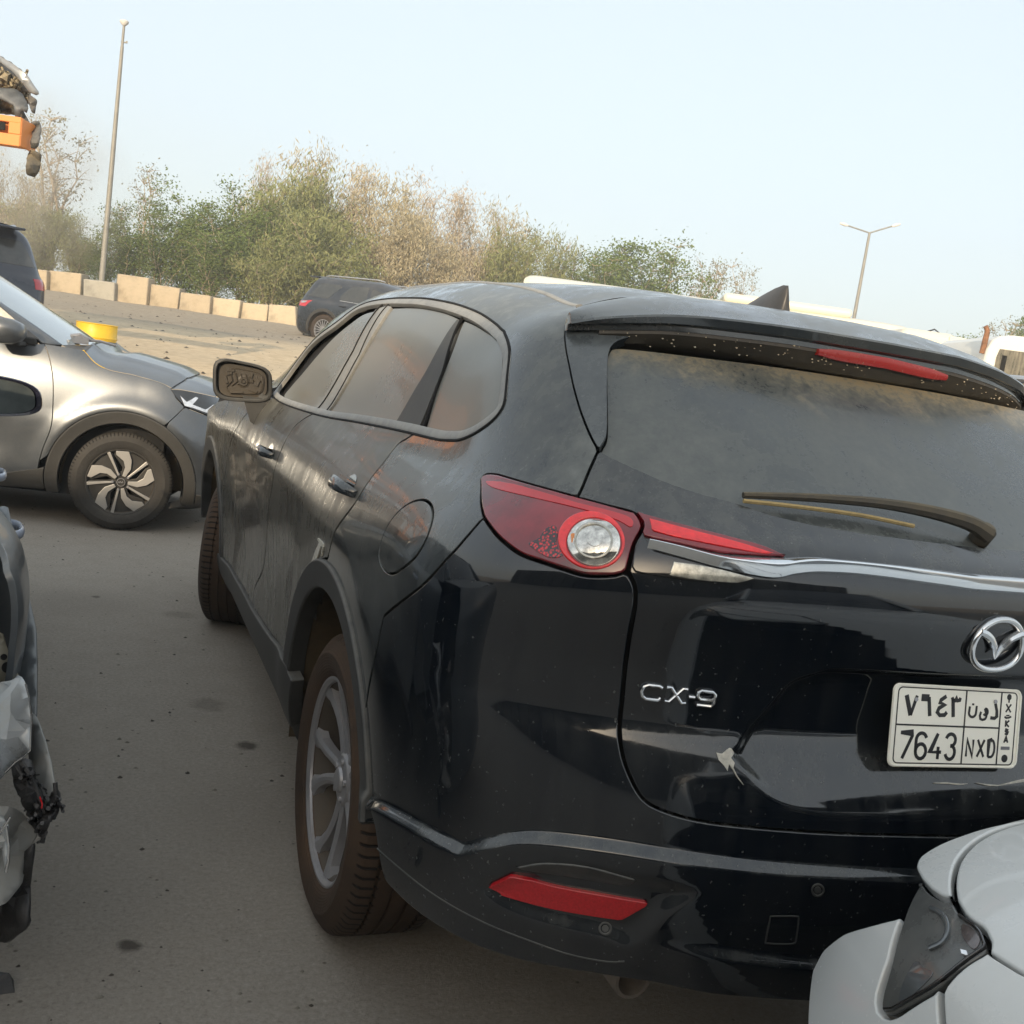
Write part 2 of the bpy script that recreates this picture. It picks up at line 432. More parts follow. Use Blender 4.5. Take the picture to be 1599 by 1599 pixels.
def ribbon(name, S, cv, width, height, mat, parent, off=0.0, closed=False, mirror=True, step=.012, prof=None, label=None):
    """a moulding, seal or bead that follows a curve on the surface"""
    c = resample(cv, step, closed)
    P = S.pos(c[:, 0], c[:, 1]); n = S.nrm(c[:, 0], c[:, 1])
    if closed: t = np.roll(P, -1, 0)-np.roll(P, 1, 0)
    else: t = np.gradient(P, axis=0)
    t /= np.linalg.norm(t, axis=1, keepdims=True)+1e-12; b = np.cross(n, t)
    if prof is None:
        prof = [(-.5, -.004/max(height, 1e-4)*1.0), (-.5, .45), (-.42, .8), (-.2, 1), (.2, 1), (.42, .8), (.5, .45), (.5, -.004/max(height, 1e-4))]
    wd = width if hasattr(width, '__len__') else np.full(len(c), width)
    wd = np.interp(np.linspace(0, 1, len(c)), np.linspace(0, 1, len(wd)), wd)
    rows = [P+b*(x*wd)[:, None]+n*(off+h*height) for x, h in prof]
    V = np.stack(rows, 1).reshape(-1, 3); m = len(prof); F = []
    k = len(c)
    for i in range(k if closed else k-1):
        j = (i+1) % k
        for q in range(m-1): F.append((i*m+q, j*m+q, j*m+q+1, i*m+q+1))
    if not closed: F.append(tuple(range(m))); F.append(tuple((k-1)*m+q for q in range(m))[::-1])
    o = mesh_obj(name, V, F, mat, parent, True, None, label)
    fixn(o)
    if mirror:
        o2 = mesh_obj(name, V*np.array([-1, 1, 1]), [f[::-1] for f in F], mat, parent, True, None, label); fixn(o2)
    return o
def fixn(o, ang=50):
    bm = bmesh.new(); bm.from_mesh(o.data); bmesh.ops.recalc_face_normals(bm, faces=bm.faces); bm.to_mesh(o.data); bm.free()
    try: o.data.set_sharp_from_angle(angle=R_(ang))
    except Exception: pass

# ------------------------------------------------------------------ materials of the vehicles
paint_cx = dusty('black_blue_paint', (.0025, .0060, .0100), (.205, .222, .22), .09, .36, .05, .42, coat=1, streak=.30, patch=.45, speck=.15, upr=(.12, .95))
paint_door = dusty('dusty_door_paint', (.0030, .0055, .0085), (.21, .20, .165), .27, .36, .12, .50, coat=.45, streak=.5, patch=.5, speck=.1, upr=(.12, .9))
paint_side = dusty('dusty_side_paint', (.0025, .0060, .0100), (.195, .205, .19), .15, .38, .05, .40, coat=1, streak=.55, patch=.6, speck=.1, upr=(.12, .9))
paint_gate = dusty('tailgate_paint', (.0014, .0034, .0070), (.175, .180, .165), .030, .24, .04, .5, coat=.9, streak=1.0, patch=.7, speck=.35, upr=(.15, .95))
plastic_dusty = dusty('dusty_black_plastic', (.012, .014, .017), (.20, .195, .175), .14, .34, .42, .7, streak=.3, patch=.4, spec=.35)
trim_dusty = dusty('dusty_window_moulding', (.09, .10, .115), (.33, .325, .30), .60, .30, .28, .55, streak=.15, patch=.2)
glass_side_m = dusty('dusty_side_glass', (.012, .014, .014), (.27, .265, .225), .44, .20, .06, .34, coat=.8, streak=.04, patch=.16, grain=.2)
glass_rear_m = dusty('dusty_rear_glass', (.006, .012, .017), (.190, .198, .180), .20, .27, .07, .40, coat=.8, streak=.20, patch=.5, speck=.05, band=(1.50, 1.575))
spoiler_under = dusty('grimy_spoiler_face', (.010, .010, .010), (.20, .165, .11), .13, .3, .4, .7, streak=.2, patch=.45, speck=.7)
void_m = plain('dark_void', (.004, .004, .004), .9, var=0)
rubber_m = dusty('tyre_rubber', (.012, .012, .012), (.13, .085, .055), .22, .25, .75, .85, streak=.0, patch=.35, spec=.25, bump=.3)
liner_m = dusty('wheel_arch_liner', (.012, .011, .010), (.13, .095, .05), .45, .2, .8, .9, streak=.1, patch=.5, spec=.2, bump=.5)
barrel_m = dusty('grimy_barrel', (.05, .048, .045), (.12, .09, .06), .3, .2, .5, .8, metal=.4, streak=0)
alloy_m = dusty('dusty_alloy', (.40, .41, .44), (.16, .13, .10), .18, .2, .28, .6, metal=.9, streak=.1, patch=.4)
bar_chrome = dusty('bar_chrome', (.80, .83, .86), (.25, .22, .17), .03, .05, .07, .40, metal=1.0, streak=.3, patch=.6)
chrome_m = dusty('chrome', (.72, .74, .76), (.25, .22, .17), .05, .10, .07, .4, metal=1.0, streak=.2, patch=.5)
red_m = plain('red_lens', (.48, .006, .012), .10, var=.10, scale=20, coat=1)
red_bright = plain('bright_red_lens', (.80, .012, .016), .10, var=.20, scale=60, coat=1)
red_dark = plain('smoked_red_lens', (.17, .006, .012), .05, var=.65, scale=7, coat=1)
red_reflex = plain('red_reflector', (.36, .008, .012), .22, var=.25, scale=260, coat=.6)
black_gloss = plain('gloss_black_plastic', (.008, .007, .007), .08, var=.2, coat=1)
clear_m = plain('clear_lens_silver', (.60, .58, .53), .10, metal=.85, var=.55, scale=55, coat=1)
lens_glass = plain('lens_prism', (.42, .40, .34), .15, metal=.6, var=.5, scale=70, coat=1)

# ------------------------------------------------------------------ dark SUV
def cum_rows(r):
    r = np.array(r, float); s = [0]
    for i in range(1, len(r)):
        d = r[i]-r[i-1]; s.append(s[-1]+math.sqrt(d[0]**2+(.5*(abs(d[1])+abs(d[2])))**2))
    return np.column_stack([np.array(s), r])
CXR = cum_rows([(.22, .80, .98), (.28, .895, 1.05), (.34, .932, 1.10), (.44, .950, 1.145), (.55, .958, 1.165), (.66, .965, 1.172),
    (.76, .971, 1.165), (.84, .976, 1.150), (.895, .979, 1.133), (.93, .981, 1.118), (1.00, .983, 1.118), (1.08, .980, 1.130), (1.16, .963, 1.145),
    (1.21, .935, 1.140), (1.25, .905, 1.115), (1.29, .880, 1.068), (1.36, .855, .985), (1.46, .825, .875), (1.56, .790, .765),
    (1.64, .745, .680), (1.69, .680, .635), (1.715, .625, .61), (1.73, .575, .595)])
Y0 = -.35; LC = 1.40
plan_cx = Tab([-1.5, 1.2, 2.2, 2.9, 3.35, 3.65, 3.82, 3.95], [1, 1, .998, 1.012, 1.008, .94, .84, .66], .05)
drop_cx = Tab([-1.5, -.35, -.13, .15, .5, 1.0, 1.3, 1.6, 1.95, 2.4, 2.6, 4.0], [.84, .84, .915, .97, 1, 1, .955, .84, .56, .13, .05, .05], .05)
CX = Skin(CXR, Y0, LC, 3.5, plan_cx, drop_cx, 1.25)
CX.u0 = Y0-3.9
VTOP = CXR[-1, 0]
def vz(z): return float(np.interp(z, CXR[:, 1], CXR[:, 0]))
def hw(y, z, cy): return np.hypot(y-cy, z-.381)
def bulge(u, v, P):
    """wheel-arch swell, door hollow and shoulder"""
    y, z = P[:, 1] if P.ndim == 2 else P[..., 1], P[..., 2]
    d = 0
    for cy in (0.0, 2.93):
        r = np.hypot(y-cy, z-.40); d = d+.014*np.exp(-((r-.58)/.13)**2)*sstep(.30, .5, z)*(u < .55)
    d = d-.013*sstep(.38, .62, z)*(1-sstep(.62, .98, z))*sstep(.45, .85, y)*(1-sstep(2.1, 2.55, y))*(u < 0)
    d = d+.008*np.exp(-((z-1.04)/.05)**2)*sstep(-.3, .5, y)*(u < 0)
    return d
CX.disps.append(bulge)
cv = CX.trace([(584, 1245), (606, 1253), (655, 1279), (706, 1306), (728, 1315), (763, 1306), (831, 1295), (940, 1306), (1075, 1327), (1200, 1342), (1300, 1349), (1430, 1356), (1560, 1360)])
o_ = np.argsort(cv[:, 0]); LEDGE = crom(cv[o_], 6)
def ledge(u, v, P):
    vc = np.interp(u, LEDGE[:, 0], LEDGE[:, 1]); on = sstep(LEDGE[0, 0]-.12, LEDGE[0, 0]+.01, u)
    return on*.017*sstep(0, .022, vc-v)
CX.disps.append(ledge)
REC_ = CX.trace([(1475, 1053), (1319, 1045), (1272, 1052), (1234, 1066), (1203, 1100), (1172, 1134), (1150, 1163), (1141, 1178), (1160, 1203), (1200, 1243), (1250, 1268), (1330, 1280), (1470, 1286)])
REC = np.vstack([REC_, np.stack([2*LC-REC_[::-1, 0], REC_[::-1, 1]], 1)])
REC = crom(REC, 5, True)
vr0, vr1 = REC[:, 1].min(), REC[:, 1].max()
def recess(u, v, P):
    Q = np.stack([np.ravel(u), np.ravel(v)], 1); d = np.zeros(len(Q))
    m = (Q[:, 0] > REC[:, 0].min()-.03) & (Q[:, 1] > vr0-.03) & (Q[:, 1] < vr1+.03)
    if m.any():
        q = Q[m]; s_ = pdist(q, REC)*np.where(inpoly(q, REC), 1, -1)
        d[m] = -.028*sstep(-.002, .022, s_)*sstep(vr0, vr0+.16, q[:, 1])
    return d.reshape(np.shape(u))
CX.disps.append(recess)
FOG = crom(CX.trace([(746, 1386), (772, 1368), (800, 1357), (850, 1347), (920, 1352), (1085, 1388), (1040, 1432), (985, 1478), (930, 1462), (830, 1437), (772, 1412)]), 5, True)
def fog(u, v, P):
    Q = np.stack([np.ravel(u), np.ravel(v)], 1); d = np.zeros(len(Q))
    m = (Q[:, 0] > FOG[:, 0].min()-.03) & (Q[:, 0] < FOG[:, 0].max()+.03) & (Q[:, 1] > FOG[:, 1].min()-.03) & (Q[:, 1] < FOG[:, 1].max()+.03)
    if m.any():
        q = Q[m]; s_ = pdist(q, FOG)*np.where(inpoly(q, FOG), 1, -1)
        d[m] = -.012*sstep(-.006, .030, s_)
    return d.reshape(np.shape(u))
CX.disps.append(fog)
_q = CX.trace([(1030, 1467), (1060, 1469), (1100, 1474), (1180, 1485), (1260, 1493), (1400, 1500)]); LEDGE2 = crom(_q[np.argsort(_q[:, 0])], 6)
def ledge2(u, v, P):
    vc = np.interp(u, LEDGE2[:, 0], LEDGE2[:, 1]); return sstep(LEDGE2[0, 0]-.01, LEDGE2[0, 0]+.10, u)*.013*sstep(0, .020, vc-v)
CX.disps.append(ledge2)
if hasattr(CX, '_g'): del CX._g
def offs(c, d, closed=True):
    c = resample(c, .009, closed); t = np.roll(c, -1, 0)-np.roll(c, 1, 0) if closed else np.gradient(c, axis=0)
    n = np.stack([-t[:, 1], t[:, 0]], 1); n /= np.linalg.norm(n, axis=1, keepdims=True)+1e-12; return c+n*d
_sg = lambda c: 1 if .5*np.sum(c[:, 0]*np.roll(c[:, 1], -1)-np.roll(c[:, 0], -1)*c[:, 1]) > 0 else -1
G_LEDGE = []
_l = resample(np.vstack([[LEDGE[0, 0]-.12, LEDGE[0, 1]+.06], LEDGE, [LC, LEDGE[-1, 1]]]), .010)
for d_ in (.004, 0, -.0055, -.011, -.0165, -.022, -.028):
    q_ = _l+np.array([0, d_]); G_LEDGE += [q_, np.stack([2*LC-q_[:, 0], q_[:, 1]], 1)]
_l = resample(np.vstack([[LEDGE2[0, 0]-.02, LEDGE2[0, 1]], LEDGE2, [LC, LEDGE2[-1, 1]]]), .010)
for d_ in (.004, 0, -.005, -.010, -.015, -.020, -.026):
    q_ = _l+np.array([0, d_]); G_LEDGE += [q_, np.stack([2*LC-q_[:, 0], q_[:, 1]], 1)]
G_FOG = []
for d_ in (-.010, -.004, .002, .008, .014, .020, .026, .032):
    q_ = offs(FOG, d_*_sg(FOG)); G_FOG += [q_, np.stack([2*LC-q_[:, 0], q_[:, 1]], 1)]
G_REC = [offs(REC, d_*_sg(REC)) for d_ in (-.008, -.002, .004, .010, .016, .022)]

def T(*px): return CX.trace(px)
def full(c):
    """complete a left-half curve (ending near the centre line) with its mirror"""
    c = c[c[:, 0] < LC-.005]; e = np.array([[LC, c[-1, 1]+(c[-1, 1]-c[-2, 1])/(c[-1, 0]-c[-2, 0]+1e-9)*(LC-c[-1, 0])*.0]])
    h = np.vstack([c, e]); return np.vstack([h, np.stack([2*LC-c[::-1, 0], c[::-1, 1]], 1)])
def mir(c): return np.stack([2*LC-c[::-1, 0], c[::-1, 1]], 1)
def arc_uv(cy, r, a0, a1, n=26, cz=.381):
    a = np.radians(np.linspace(a0, a1, n)); return CX.uv_yz(np.stack([cy+r*np.cos(a), cz+r*np.sin(a)], 1))
def cat(*a): return np.vstack(a)

suv = thing('dark_suv', 'large dusty black SUV in the middle with red tail lamps and plate 7643 NXD', 'suv')

# shared curves (uv)
G1 = crom(T((913, 484), (898, 493), (888, 503), (884, 514), (883, 536), (889, 570), (897, 608), (905, 636), (914, 661), (924, 684), (934, 702)), 5)
G2 = crom(T((934, 704), (918, 740), (902, 776)), 5)
LTOP = crom(T((902, 776), (850, 762), (800, 748), (775, 741), (758, 741), (751, 747)), 5)
LSIDE = crom(T((751, 747), (751, 780), (756, 809)), 4)
LBOT = crom(T((756, 809), (775, 835), (795, 853), (816, 867), (850, 879), (880, 889), (905, 897), (925, 900), (959, 899), (980, 893)), 5)
BGAP = crom(T((754, 809), (727, 840), (700, 870), (656, 917), (599, 962)), 5)
GSEAM = crom(T((980, 893), (990, 910), (993, 930), (990, 960), (985, 985), (976, 1050), (970, 1113), (968, 1150), (974, 1185), (984, 1212), (996, 1236), (1007, 1250), (1022, 1260), (1060, 1274), (1113, 1285), (1200, 1294), (1300, 1301), (1400, 1304), (1500, 1306)), 5)
RDR = crom(T((647, 677), (635, 685), (619, 696), (590, 733), (556, 783), (525, 826), (517, 850), (512, 872)), 5)
RDF = crom(T((491, 645), (476, 653), (459, 667), (446, 688), (437, 708), (427, 742), (421, 780), (418, 812), (416, 842), (413, 875), (409, 893), (402, 908), (397, 920), (396, 935), (398, 952)), 5)
RBOT = crom(T((398, 952), (411, 972), (427, 995), (447, 1030), (455, 1050)), 4)
FBOT = crom(T((346, 866), (357, 880), (367, 896), (382, 922), (398, 952)), 4)
FFR = crom(T((404, 612), (391, 638), (378, 655), (366, 675), (358, 698), (352, 730), (348, 800), (346, 866)), 5)
DLO = crom(T((430, 622), (491, 646), (560, 659), (647, 677), (700, 687), (722, 685), (750, 671), (777, 648), (789, 620), (795, 561), (793, 535), (785, 517), (769, 503), (722, 479), (686, 470), (650, 466), (606, 467), (563, 477), (525, 504), (478, 545), (434, 604)), 5, True)
def dlo_seg(a, b):
    """indices of the outline nearest to pixels a and b, walked forwards"""
    ua, ub = T(a)[0], T(b)[0]; i = np.argmin(((DLO-ua)**2).sum(1)); j = np.argmin(((DLO-ub)**2).sum(1))
    return DLO[i:j+1] if j >= i else np.vstack([DLO[i:], DLO[:j+1]])
AR_O, AR_I = .572, .492
def ucl(c, val):  # helper corner
    return np.array([val])
uF = Y0-3.0   # foremost station of the side glass frame

# side frame: quarter panel, D pillar and roof rail
front_top = np.array([[Y0-x, VTOP] for x in np.linspace(-.30, 2.45, 40)])
front_dn = np.array([[Y0-2.45, v] for v in np.linspace(VTOP, vz(1.235), 12)])[1:]
frame_out = cat(arc_uv(0, AR_O-.01, 48, 155, 30)[::1][:0], RDR[::1], arc_uv(0, AR_O-.006, 80, 142, 26), BGAP[::-1], LSIDE[::-1], LTOP[::-1], G2[::-1], G1[::-1], front_top, front_dn,
                dlo_seg((434, 604), (434, 604))[:1], dlo_seg((434, 604), (430, 622))[:0])
# walk the window opening backwards: from its front lower corner over the top and round to the rear door cut
dl = DLO[::-1]; ia = np.argmin(((dl-T((434, 604))[0])**2).sum(1)); ib = np.argmin(((dl-T((647, 677))[0])**2).sum(1))
walk = dl[ia:ib+1] if ib >= ia else cat(dl[ia:], dl[:ib+1])
frame_out = cat(RDR, arc_uv(0, AR_O-.006, 72, 142, 30), BGAP[::-1], LSIDE[::-1], LTOP[::-1], G2[::-1], G1[::-1], front_top, front_dn, walk)
fuel = crom(T((592, 867), (599, 835), (616, 806), (638, 787), (660, 781), (673, 790), (675, 812), (664, 845), (645, 874), (616, 895), (600, 889)), 5, True)
panel('quarter_panel', CX, frame_out, paint_side, suv, gap=.003, holes=[fuel])
panel('fuel_door', CX, fuel, paint_side, suv, off=.001)
# doors
b2 = dlo_seg((491, 646), (647, 677)); b1 = dlo_seg((430, 622), (491, 646))
arcR = arc_uv(0, AR_O-.006, 72, 4, 26)
panel('rear_door', CX, cat(b2, RDR, arcR, RBOT[::-1][4:], RDF[::-1]), paint_door, suv, gap=.0035)
panel('front_door', CX, cat(np.array([FFR[0]]), b1, RDF, FBOT[::-1], FFR[::-1]), paint_door, suv, gap=.0035)
# front wing
arcF = arc_uv(2.93, AR_O-.006, 8, 178, 40)
wing = cat(FFR, arcF[::-1][2:], np.array([[Y0-3.52, vz(.46)], [Y0-3.85, vz(.60)], [Y0-3.85, vz(.90)], [Y0-3.5, vz(1.02)], [Y0-3.0, vz(1.12)], [Y0-2.5, vz(1.19)], [FFR[0, 0]-.1, FFR[0, 1]+.01]]))
panel('front_wing', CX, wing, paint_door, suv)
# sill
sill = cat(T((340, 862), (346, 866)), FBOT[3:], RBOT[3:], T((461, 1062), (456, 1147), (430, 1097), (400, 1039), (375, 997), (350, 940), (338, 911)))
panel('sill_moulding', CX, sill, plastic_dusty, suv, off=.012, depth=.04, edge_r=.006)
# arch mouldings
def arch(cy, a0, a1, a2, a3, bumperlip=False):
    o = arc_uv(cy, AR_O, a0, a1, 50); i = arc_uv(cy, AR_I, a2, a3, 50)[::-1]
    return cat(o, i)
panel('arch_moulding', CX, arch(0, -12, 166, -14, 166), plastic_dusty, suv, off=.010, depth=.05, edge_r=.008)
panel('arch_moulding', CX, arch(2.93, 8, 190, 6, 190), plastic_dusty, suv, off=.010, depth=.05, edge_r=.008)
# rear bumper
BB = crom(T((584, 1250), (584, 1290), (589, 1325), (594, 1352), (601, 1376), (620, 1397), (645, 1420), (700, 1457), (775, 1490), (850, 1509), (925, 1521)), 4)
vb = BB[-1, 1]
bot = np.array([[u_, vb-.045*sstep(BB[-1, 0], LC, u_)] for u_ in np.linspace(BB[-1, 0]+.05, LC-.02, 12)])
half_top = cat(BGAP[::-1], LBOT, GSEAM)
ft = full(half_top)
arcB = arc_uv(0, AR_O+.002, 142, 166, 10)
lo = cat(arcB, BB, bot)
loop = cat(ft, mir(lo)[::1], np.array([[LC, bot[-1, 1]]]), lo[::-1])
panel('rear_bumper', CX, loop, paint_gate, suv, mirror=False, res=.016, depth=.03, edge_r=.003, guides=G_LEDGE+G_FOG)
LOWL = crom(T((589, 1325), (620, 1352), (700, 1411), (775, 1449), (830, 1470), (888, 1490), (950, 1502), (975, 1501)), 4)
ribbon('bumper_lip', CX, LOWL, .003, .0012, plastic_dusty, suv)
# tailgate
GB = crom(T((937, 704), (991, 730), (1050, 755), (1100, 771), (1153, 785), (1206, 803), (1300, 824), (1400, 838), (1520, 853)), 5)
tg = cat(full(GB), mir(cat(G2, T((950, 789), (985, 799), (1000, 812), (1003, 826), (988, 850), (980, 888)), GSEAM[2:]))[::1])
tail_half = cat(G2, crom(T((902, 776), (950, 789), (993, 801), (1005, 822), (990, 850), (981, 893)), 4), GSEAM[1:])
tg = cat(full(GB), mir(tail_half)[::-1][:0], full(tail_half)[::-1])
panel('tailgate', CX, tg, paint_gate, suv, mirror=False, res=.015, guides=G_REC)
# glass, its corner fins
GL = crom(T((937, 702), (944, 690), (949, 672), (949, 600), (949, 560), (953, 545), (962, 538), (1000, 540), (1100, 552), (1225, 568), (1381, 592), (1470, 606)), 5)
gl = cat(full(GB)[::1], full(GL)[::-1])
panel('rear_window', CX, gl, glass_rear_m, suv, off=-.012, mirror=False, gap=.000, res=.025)
FIN = crom(T((888, 514), (940, 511), (1023, 510)), 4)
fin_in = crom(T((1023, 522), (985, 527), (963, 534), (953, 546), (950, 565), (949, 600), (949, 672), (944, 690), (936, 702)), 4)
fin = cat(FIN, fin_in, G1[::-1][:-14])
panel('window_fin', CX, fin, paint_cx, suv, off=.002, depth=.022)
suv_root = suv

# inner structure: floor pan, dark cabin box and wheel wells, seen only through gaps and arches
mb = MB()
us = np.concatenate([np.linspace(Y0-3.8, 0, 60), np.linspace(.03, 2*LC-.03, 70), np.linspace(2*LC, 2*LC-Y0+3.8-.0, 60)])
vs_ = np.linspace(.10, VTOP-.06, 26)
def shell_quads():
    V = []; F = []; U, Vv = np.meshgrid(us, vs_, indexing='ij'); uf = U.ravel(); vf = Vv.ravel()
    P = CX.base(uf, vf); n = CX.raw_normal(uf, vf, CX.base); P = P-n*.034
    nv = len(vs_)
    for i in range(len(us)-1):
        for j in range(nv-1):
            q = [i*nv+j, (i+1)*nv+j, (i+1)*nv+j+1, i*nv+j+1]; c = P[q].mean(0)
            if min(math.hypot(c[1]-cy, c[2]-.381) for cy in (0, 2.93)) < .52: continue
            if c[2] < (.56 if c[1] < -.2 else .36): continue
            F.append(q)
    return P, F
P_, F_ = shell_quads()
mesh_obj('inner_shell', P_, F_, void_m, suv, False)
m = MB(); m.box((0, 1.45, .46), (1.2, 4.4, .22)); m.box((0, -.35, .56), (1.1, 1.0, .14)); m.obj('underbody', void_m, suv, False)
for cy in (0, 2.93):
    for sx in (-1, 1):
        m = MB(); vs2 = []; prof = []
        for k in range(25):
            a = math.radians((-10 if cy == 0 else 16)+k*174/24); prof.append((cy+.50*math.cos(a), .39+.50*math.sin(a)))
        rows_ = [(-.945, 0), (-.90, .0), (-.70, .0), (-.58, -.02)]
        V = []; F = []
        for x, dr in rows_:
            for (y, z) in prof: V.append((x*(-sx), cy+(y-cy)*(1+dr), z))
        n_ = len(prof)
        for i in range(len(rows_)-1):
            for k in range(n_-1): F.append((i*n_+k, i*n_+k+1, (i+1)*n_+k+1, (i+1)*n_+k))
        F.append(tuple(3*n_+k for k in range(n_)))
        o = mesh_obj('wheel_arch_liner', V, F, liner_m, suv, True); fixn(o)

# side windows
win = {
 'f': [(441, 617), (465, 628), (487, 636), (522, 588), (556, 530), (585, 482), (565, 488), (545, 502), (520, 523), (495, 550), (470, 580), (451, 602)],
 'r': [(512, 640), (560, 650), (612, 659), (640, 612), (668, 566), (712, 494), (690, 485), (655, 478), (611, 478), (590, 508), (560, 558)],
 'bar': [(612, 660), (650, 666), (672, 612), (700, 543), (717, 497), (711, 495), (666, 568), (640, 612)],
 'q': [(661, 668), (690, 675), (716, 675), (745, 661), (771, 641), (778, 620), (781, 595), (781, 545), (770, 525), (747, 510), (722, 498), (702, 548), (676, 615)],
 'bp': [(488, 637), (511, 640), (560, 557), (589, 507), (610, 477), (604, 475), (586, 481), (556, 530), (521, 590)]}
def loopc(k, cs=(), n=5): return crom(T(*win[k]), n, True, cs)
panel('window_backing', CX, DLO, void_m, suv, off=-.03, gap=.0, res=.05)
panel('side_window', CX, loopc('f', (2, 5)), glass_side_m, suv, off=-.010, gap=0, res=.03)
panel('side_window', CX, loopc('r', (0, 2, 5, 8)), glass_side_m, suv, off=-.010, gap=0, res=.03)
panel('side_window', CX, loopc('q', (0, 10)), glass_side_m, suv, off=-.008, gap=0, res=.03)
panel('window_bar', CX, loopc('bar', (0, 1, 4, 5)), plastic_dusty, suv, off=-.007, gap=.001, res=.03)
panel('window_pillar', CX, loopc('bp', (0, 1, 4, 5, 6)), trim_dusty, suv, off=-.004, gap=.001, res=.03)
dsg = _sg(DLO)
def offset_loop(c, d):
    c = resample(c, .012, True); t = np.roll(c, -1, 0)-np.roll(c, 1, 0); n = np.stack([-t[:, 1], t[:, 0]], 1); n /= np.linalg.norm(n, axis=1, keepdims=True)+1e-12
    return c+n*d
ribbon('window_moulding', CX, offset_loop(DLO, dsg*.0135), .026, .006, trim_dusty, suv, off=-.005, closed=True, prof=[(-.5, -1.5), (-.5, .55), (-.44, .85), (-.1, 1.0), (.3, .95), (.46, .75), (.5, .35), (.5, -1.5)])
ribbon('window_seal', CX, offset_loop(DLO, -dsg*.0015), .006, .003, void_m, suv, closed=True)
ribbon('window_seal', CX, T((606, 474), (560, 552), (509, 640)), .005, .003, void_m, suv, off=-.004)
ribbon('window_seal', CX, T((601, 471), (550, 548), (493, 640)), .004, .003, void_m, suv, off=-.003)
ribbon('window_seal', CX, T((721, 492), (690, 575), (657, 669)), .006, .003, void_m, suv, off=-.005)

# roof
def roof_grid():
    ys = np.linspace(-.385, 1.80, 60); xs = np.linspace(-1, 1, 41); V = []; F = []
    for y in ys:
        e = CX.base(np.array([Y0-y]) if y > Y0 else np.array([0.]), np.array([VTOP]))[0]; W_ = -e[0]-.012; zd = e[2]-.004
        for t in xs: V.append((t*W_, y-.015*(1-t*t)*(y < -.2), zd+(.060-.022*float(sstep(-.3, .4, y)))*(1-abs(t)**4)))
    n = len(xs)
    for i in range(len(ys)-1):
        for k in range(n-1): F.append((i*n+k, i*n+k+1, (i+1)*n+k+1, (i+1)*n+k))
    return V, F
V, F = roof_grid(); o = mesh_obj('roof', V, F, paint_cx, suv); fixn(o)
dc = np.array([[u_, VTOP-.004] for u_ in np.linspace(Y0-2.5, .0, 60)])
ribbon('roof_moulding', CX, dc, .018, .006, trim_dusty, suv, off=-.003)
# windscreen and bonnet, rarely seen
e = CX.base(np.array([Y0-2.3]), np.array([VTOP]))[0]
V = []; F = []
for i in range(9):
    s_ = i/8
    for k in range(21):
        t = -1+k/10; V.append((t*(.56+.20*s_), 1.76+.94*s_+.10*(1-t*t)*s_, 1.612-.44*s_+.045*math.sin(math.pi*s_)-.04*t*t))
for i in range(8):
    for k in range(20): F.append((i*21+k, i*21+k+1, (i+1)*21+k+1, (i+1)*21+k))
mesh_obj('windscreen', V, F, glass_side_m, suv)
V = []; F = []
for i in range(13):
    s_ = i/12; y = 2.55+1.35*s_
    for k in range(25):
        t = -1+k/12; wv = .86-.22*s_**3
        V.append((t*wv, y+.12*(1-t*t)*s_, 1.185-.13*s_-.16*s_**4-.07*abs(t)**3+.015))
for i in range(12):
    for k in range(24): F.append((i*25+k, i*25+k+1, (i+1)*25+k+1, (i+1)*25+k))
mesh_obj('bonnet', V, F, paint_cx, suv)
V = []; F = []
for i in range(9):
    z = .25+.80*i/8
    for k in range(25):
        t = -1+k/12; V.append((t*(.62+.05*math.sin(i/8*3.1)), 3.86+.15*(1-t*t)+.05*math.sin(math.pi*i/8), z))
for i in range(8):
    for k in range(24): F.append((i*25+k, i*25+k+1, (i+1)*25+k+1, (i+1)*25+k))
mesh_obj('front_bumper', V, F, paint_cx, suv)

# spoiler
def xmap(v):
    x, y, z = v
    if x <= .2: return v
    return (float(np.interp(x, [0, .35, .5, .57, .62, .66, .70], [0, .345, .455, .497, .520, .537, .552])), y, z-.020*min(1, (x-.2)/.35))
def cr1(xs, ys): return lambda t: float(pchip(xs, ys, np.array([abs(t)]))[0])
Xs = [0, .2, .4, .5, .57, .62, .66, .70]
fY = cr1(Xs, [-.405, -.403, -.398, -.395, -.40, -.425, -.47, -.555]); fZ = cr1(Xs, [1.712, 1.709, 1.697, 1.680, 1.657, 1.638, 1.622, 1.601])
tY = cr1(Xs, [-.715, -.705, -.672, -.650, -.632, -.617, -.602, -.585]); tZ = cr1(Xs, [1.660, 1.659, 1.653, 1.645, 1.634, 1.624, 1.614, 1.601])
bZ = cr1(Xs, [1.637, 1.637, 1.632, 1.626, 1.617, 1.610, 1.604, 1.598])
fb = CX.trace([(1000, 540), (1100, 552), (1225, 568), (1381, 592), (1500, 612)]); fbP = CX.pos(fb[:, 0], fb[:, 1])
V = []; F = []; ts = np.linspace(-.70, .70, 71)
for t in ts:
    f0 = np.array([fY(t), fZ(t)]); t0 = np.array([tY(t), tZ(t)]); b0 = np.array([tY(t)+.004, bZ(t)])
    pr = [(f0[0], f0[1]-.015), tuple(f0)]
    for s_ in (.12, .3, .5, .7, .87, .96): q = f0*(1-s_)+t0*s_; pr.append((q[0], q[1]+.020*math.sin(math.pi*s_)))
    pr += [(t0[0]+.002, t0[1]+.0015), tuple(t0+np.array([-.002, -.003])), (b0[0]-.003, b0[1]+.002), tuple(b0), (b0[0]+.009, b0[1]-.001), (b0[0]+.011, b0[1]-.003), (b0[0]+.010, b0[1]-.013), (b0[0]+.016, b0[1]-.015)]
    V += [(t, a, b) for a, b in pr]
n_ = len(pr); V = [xmap(v) for v in V]
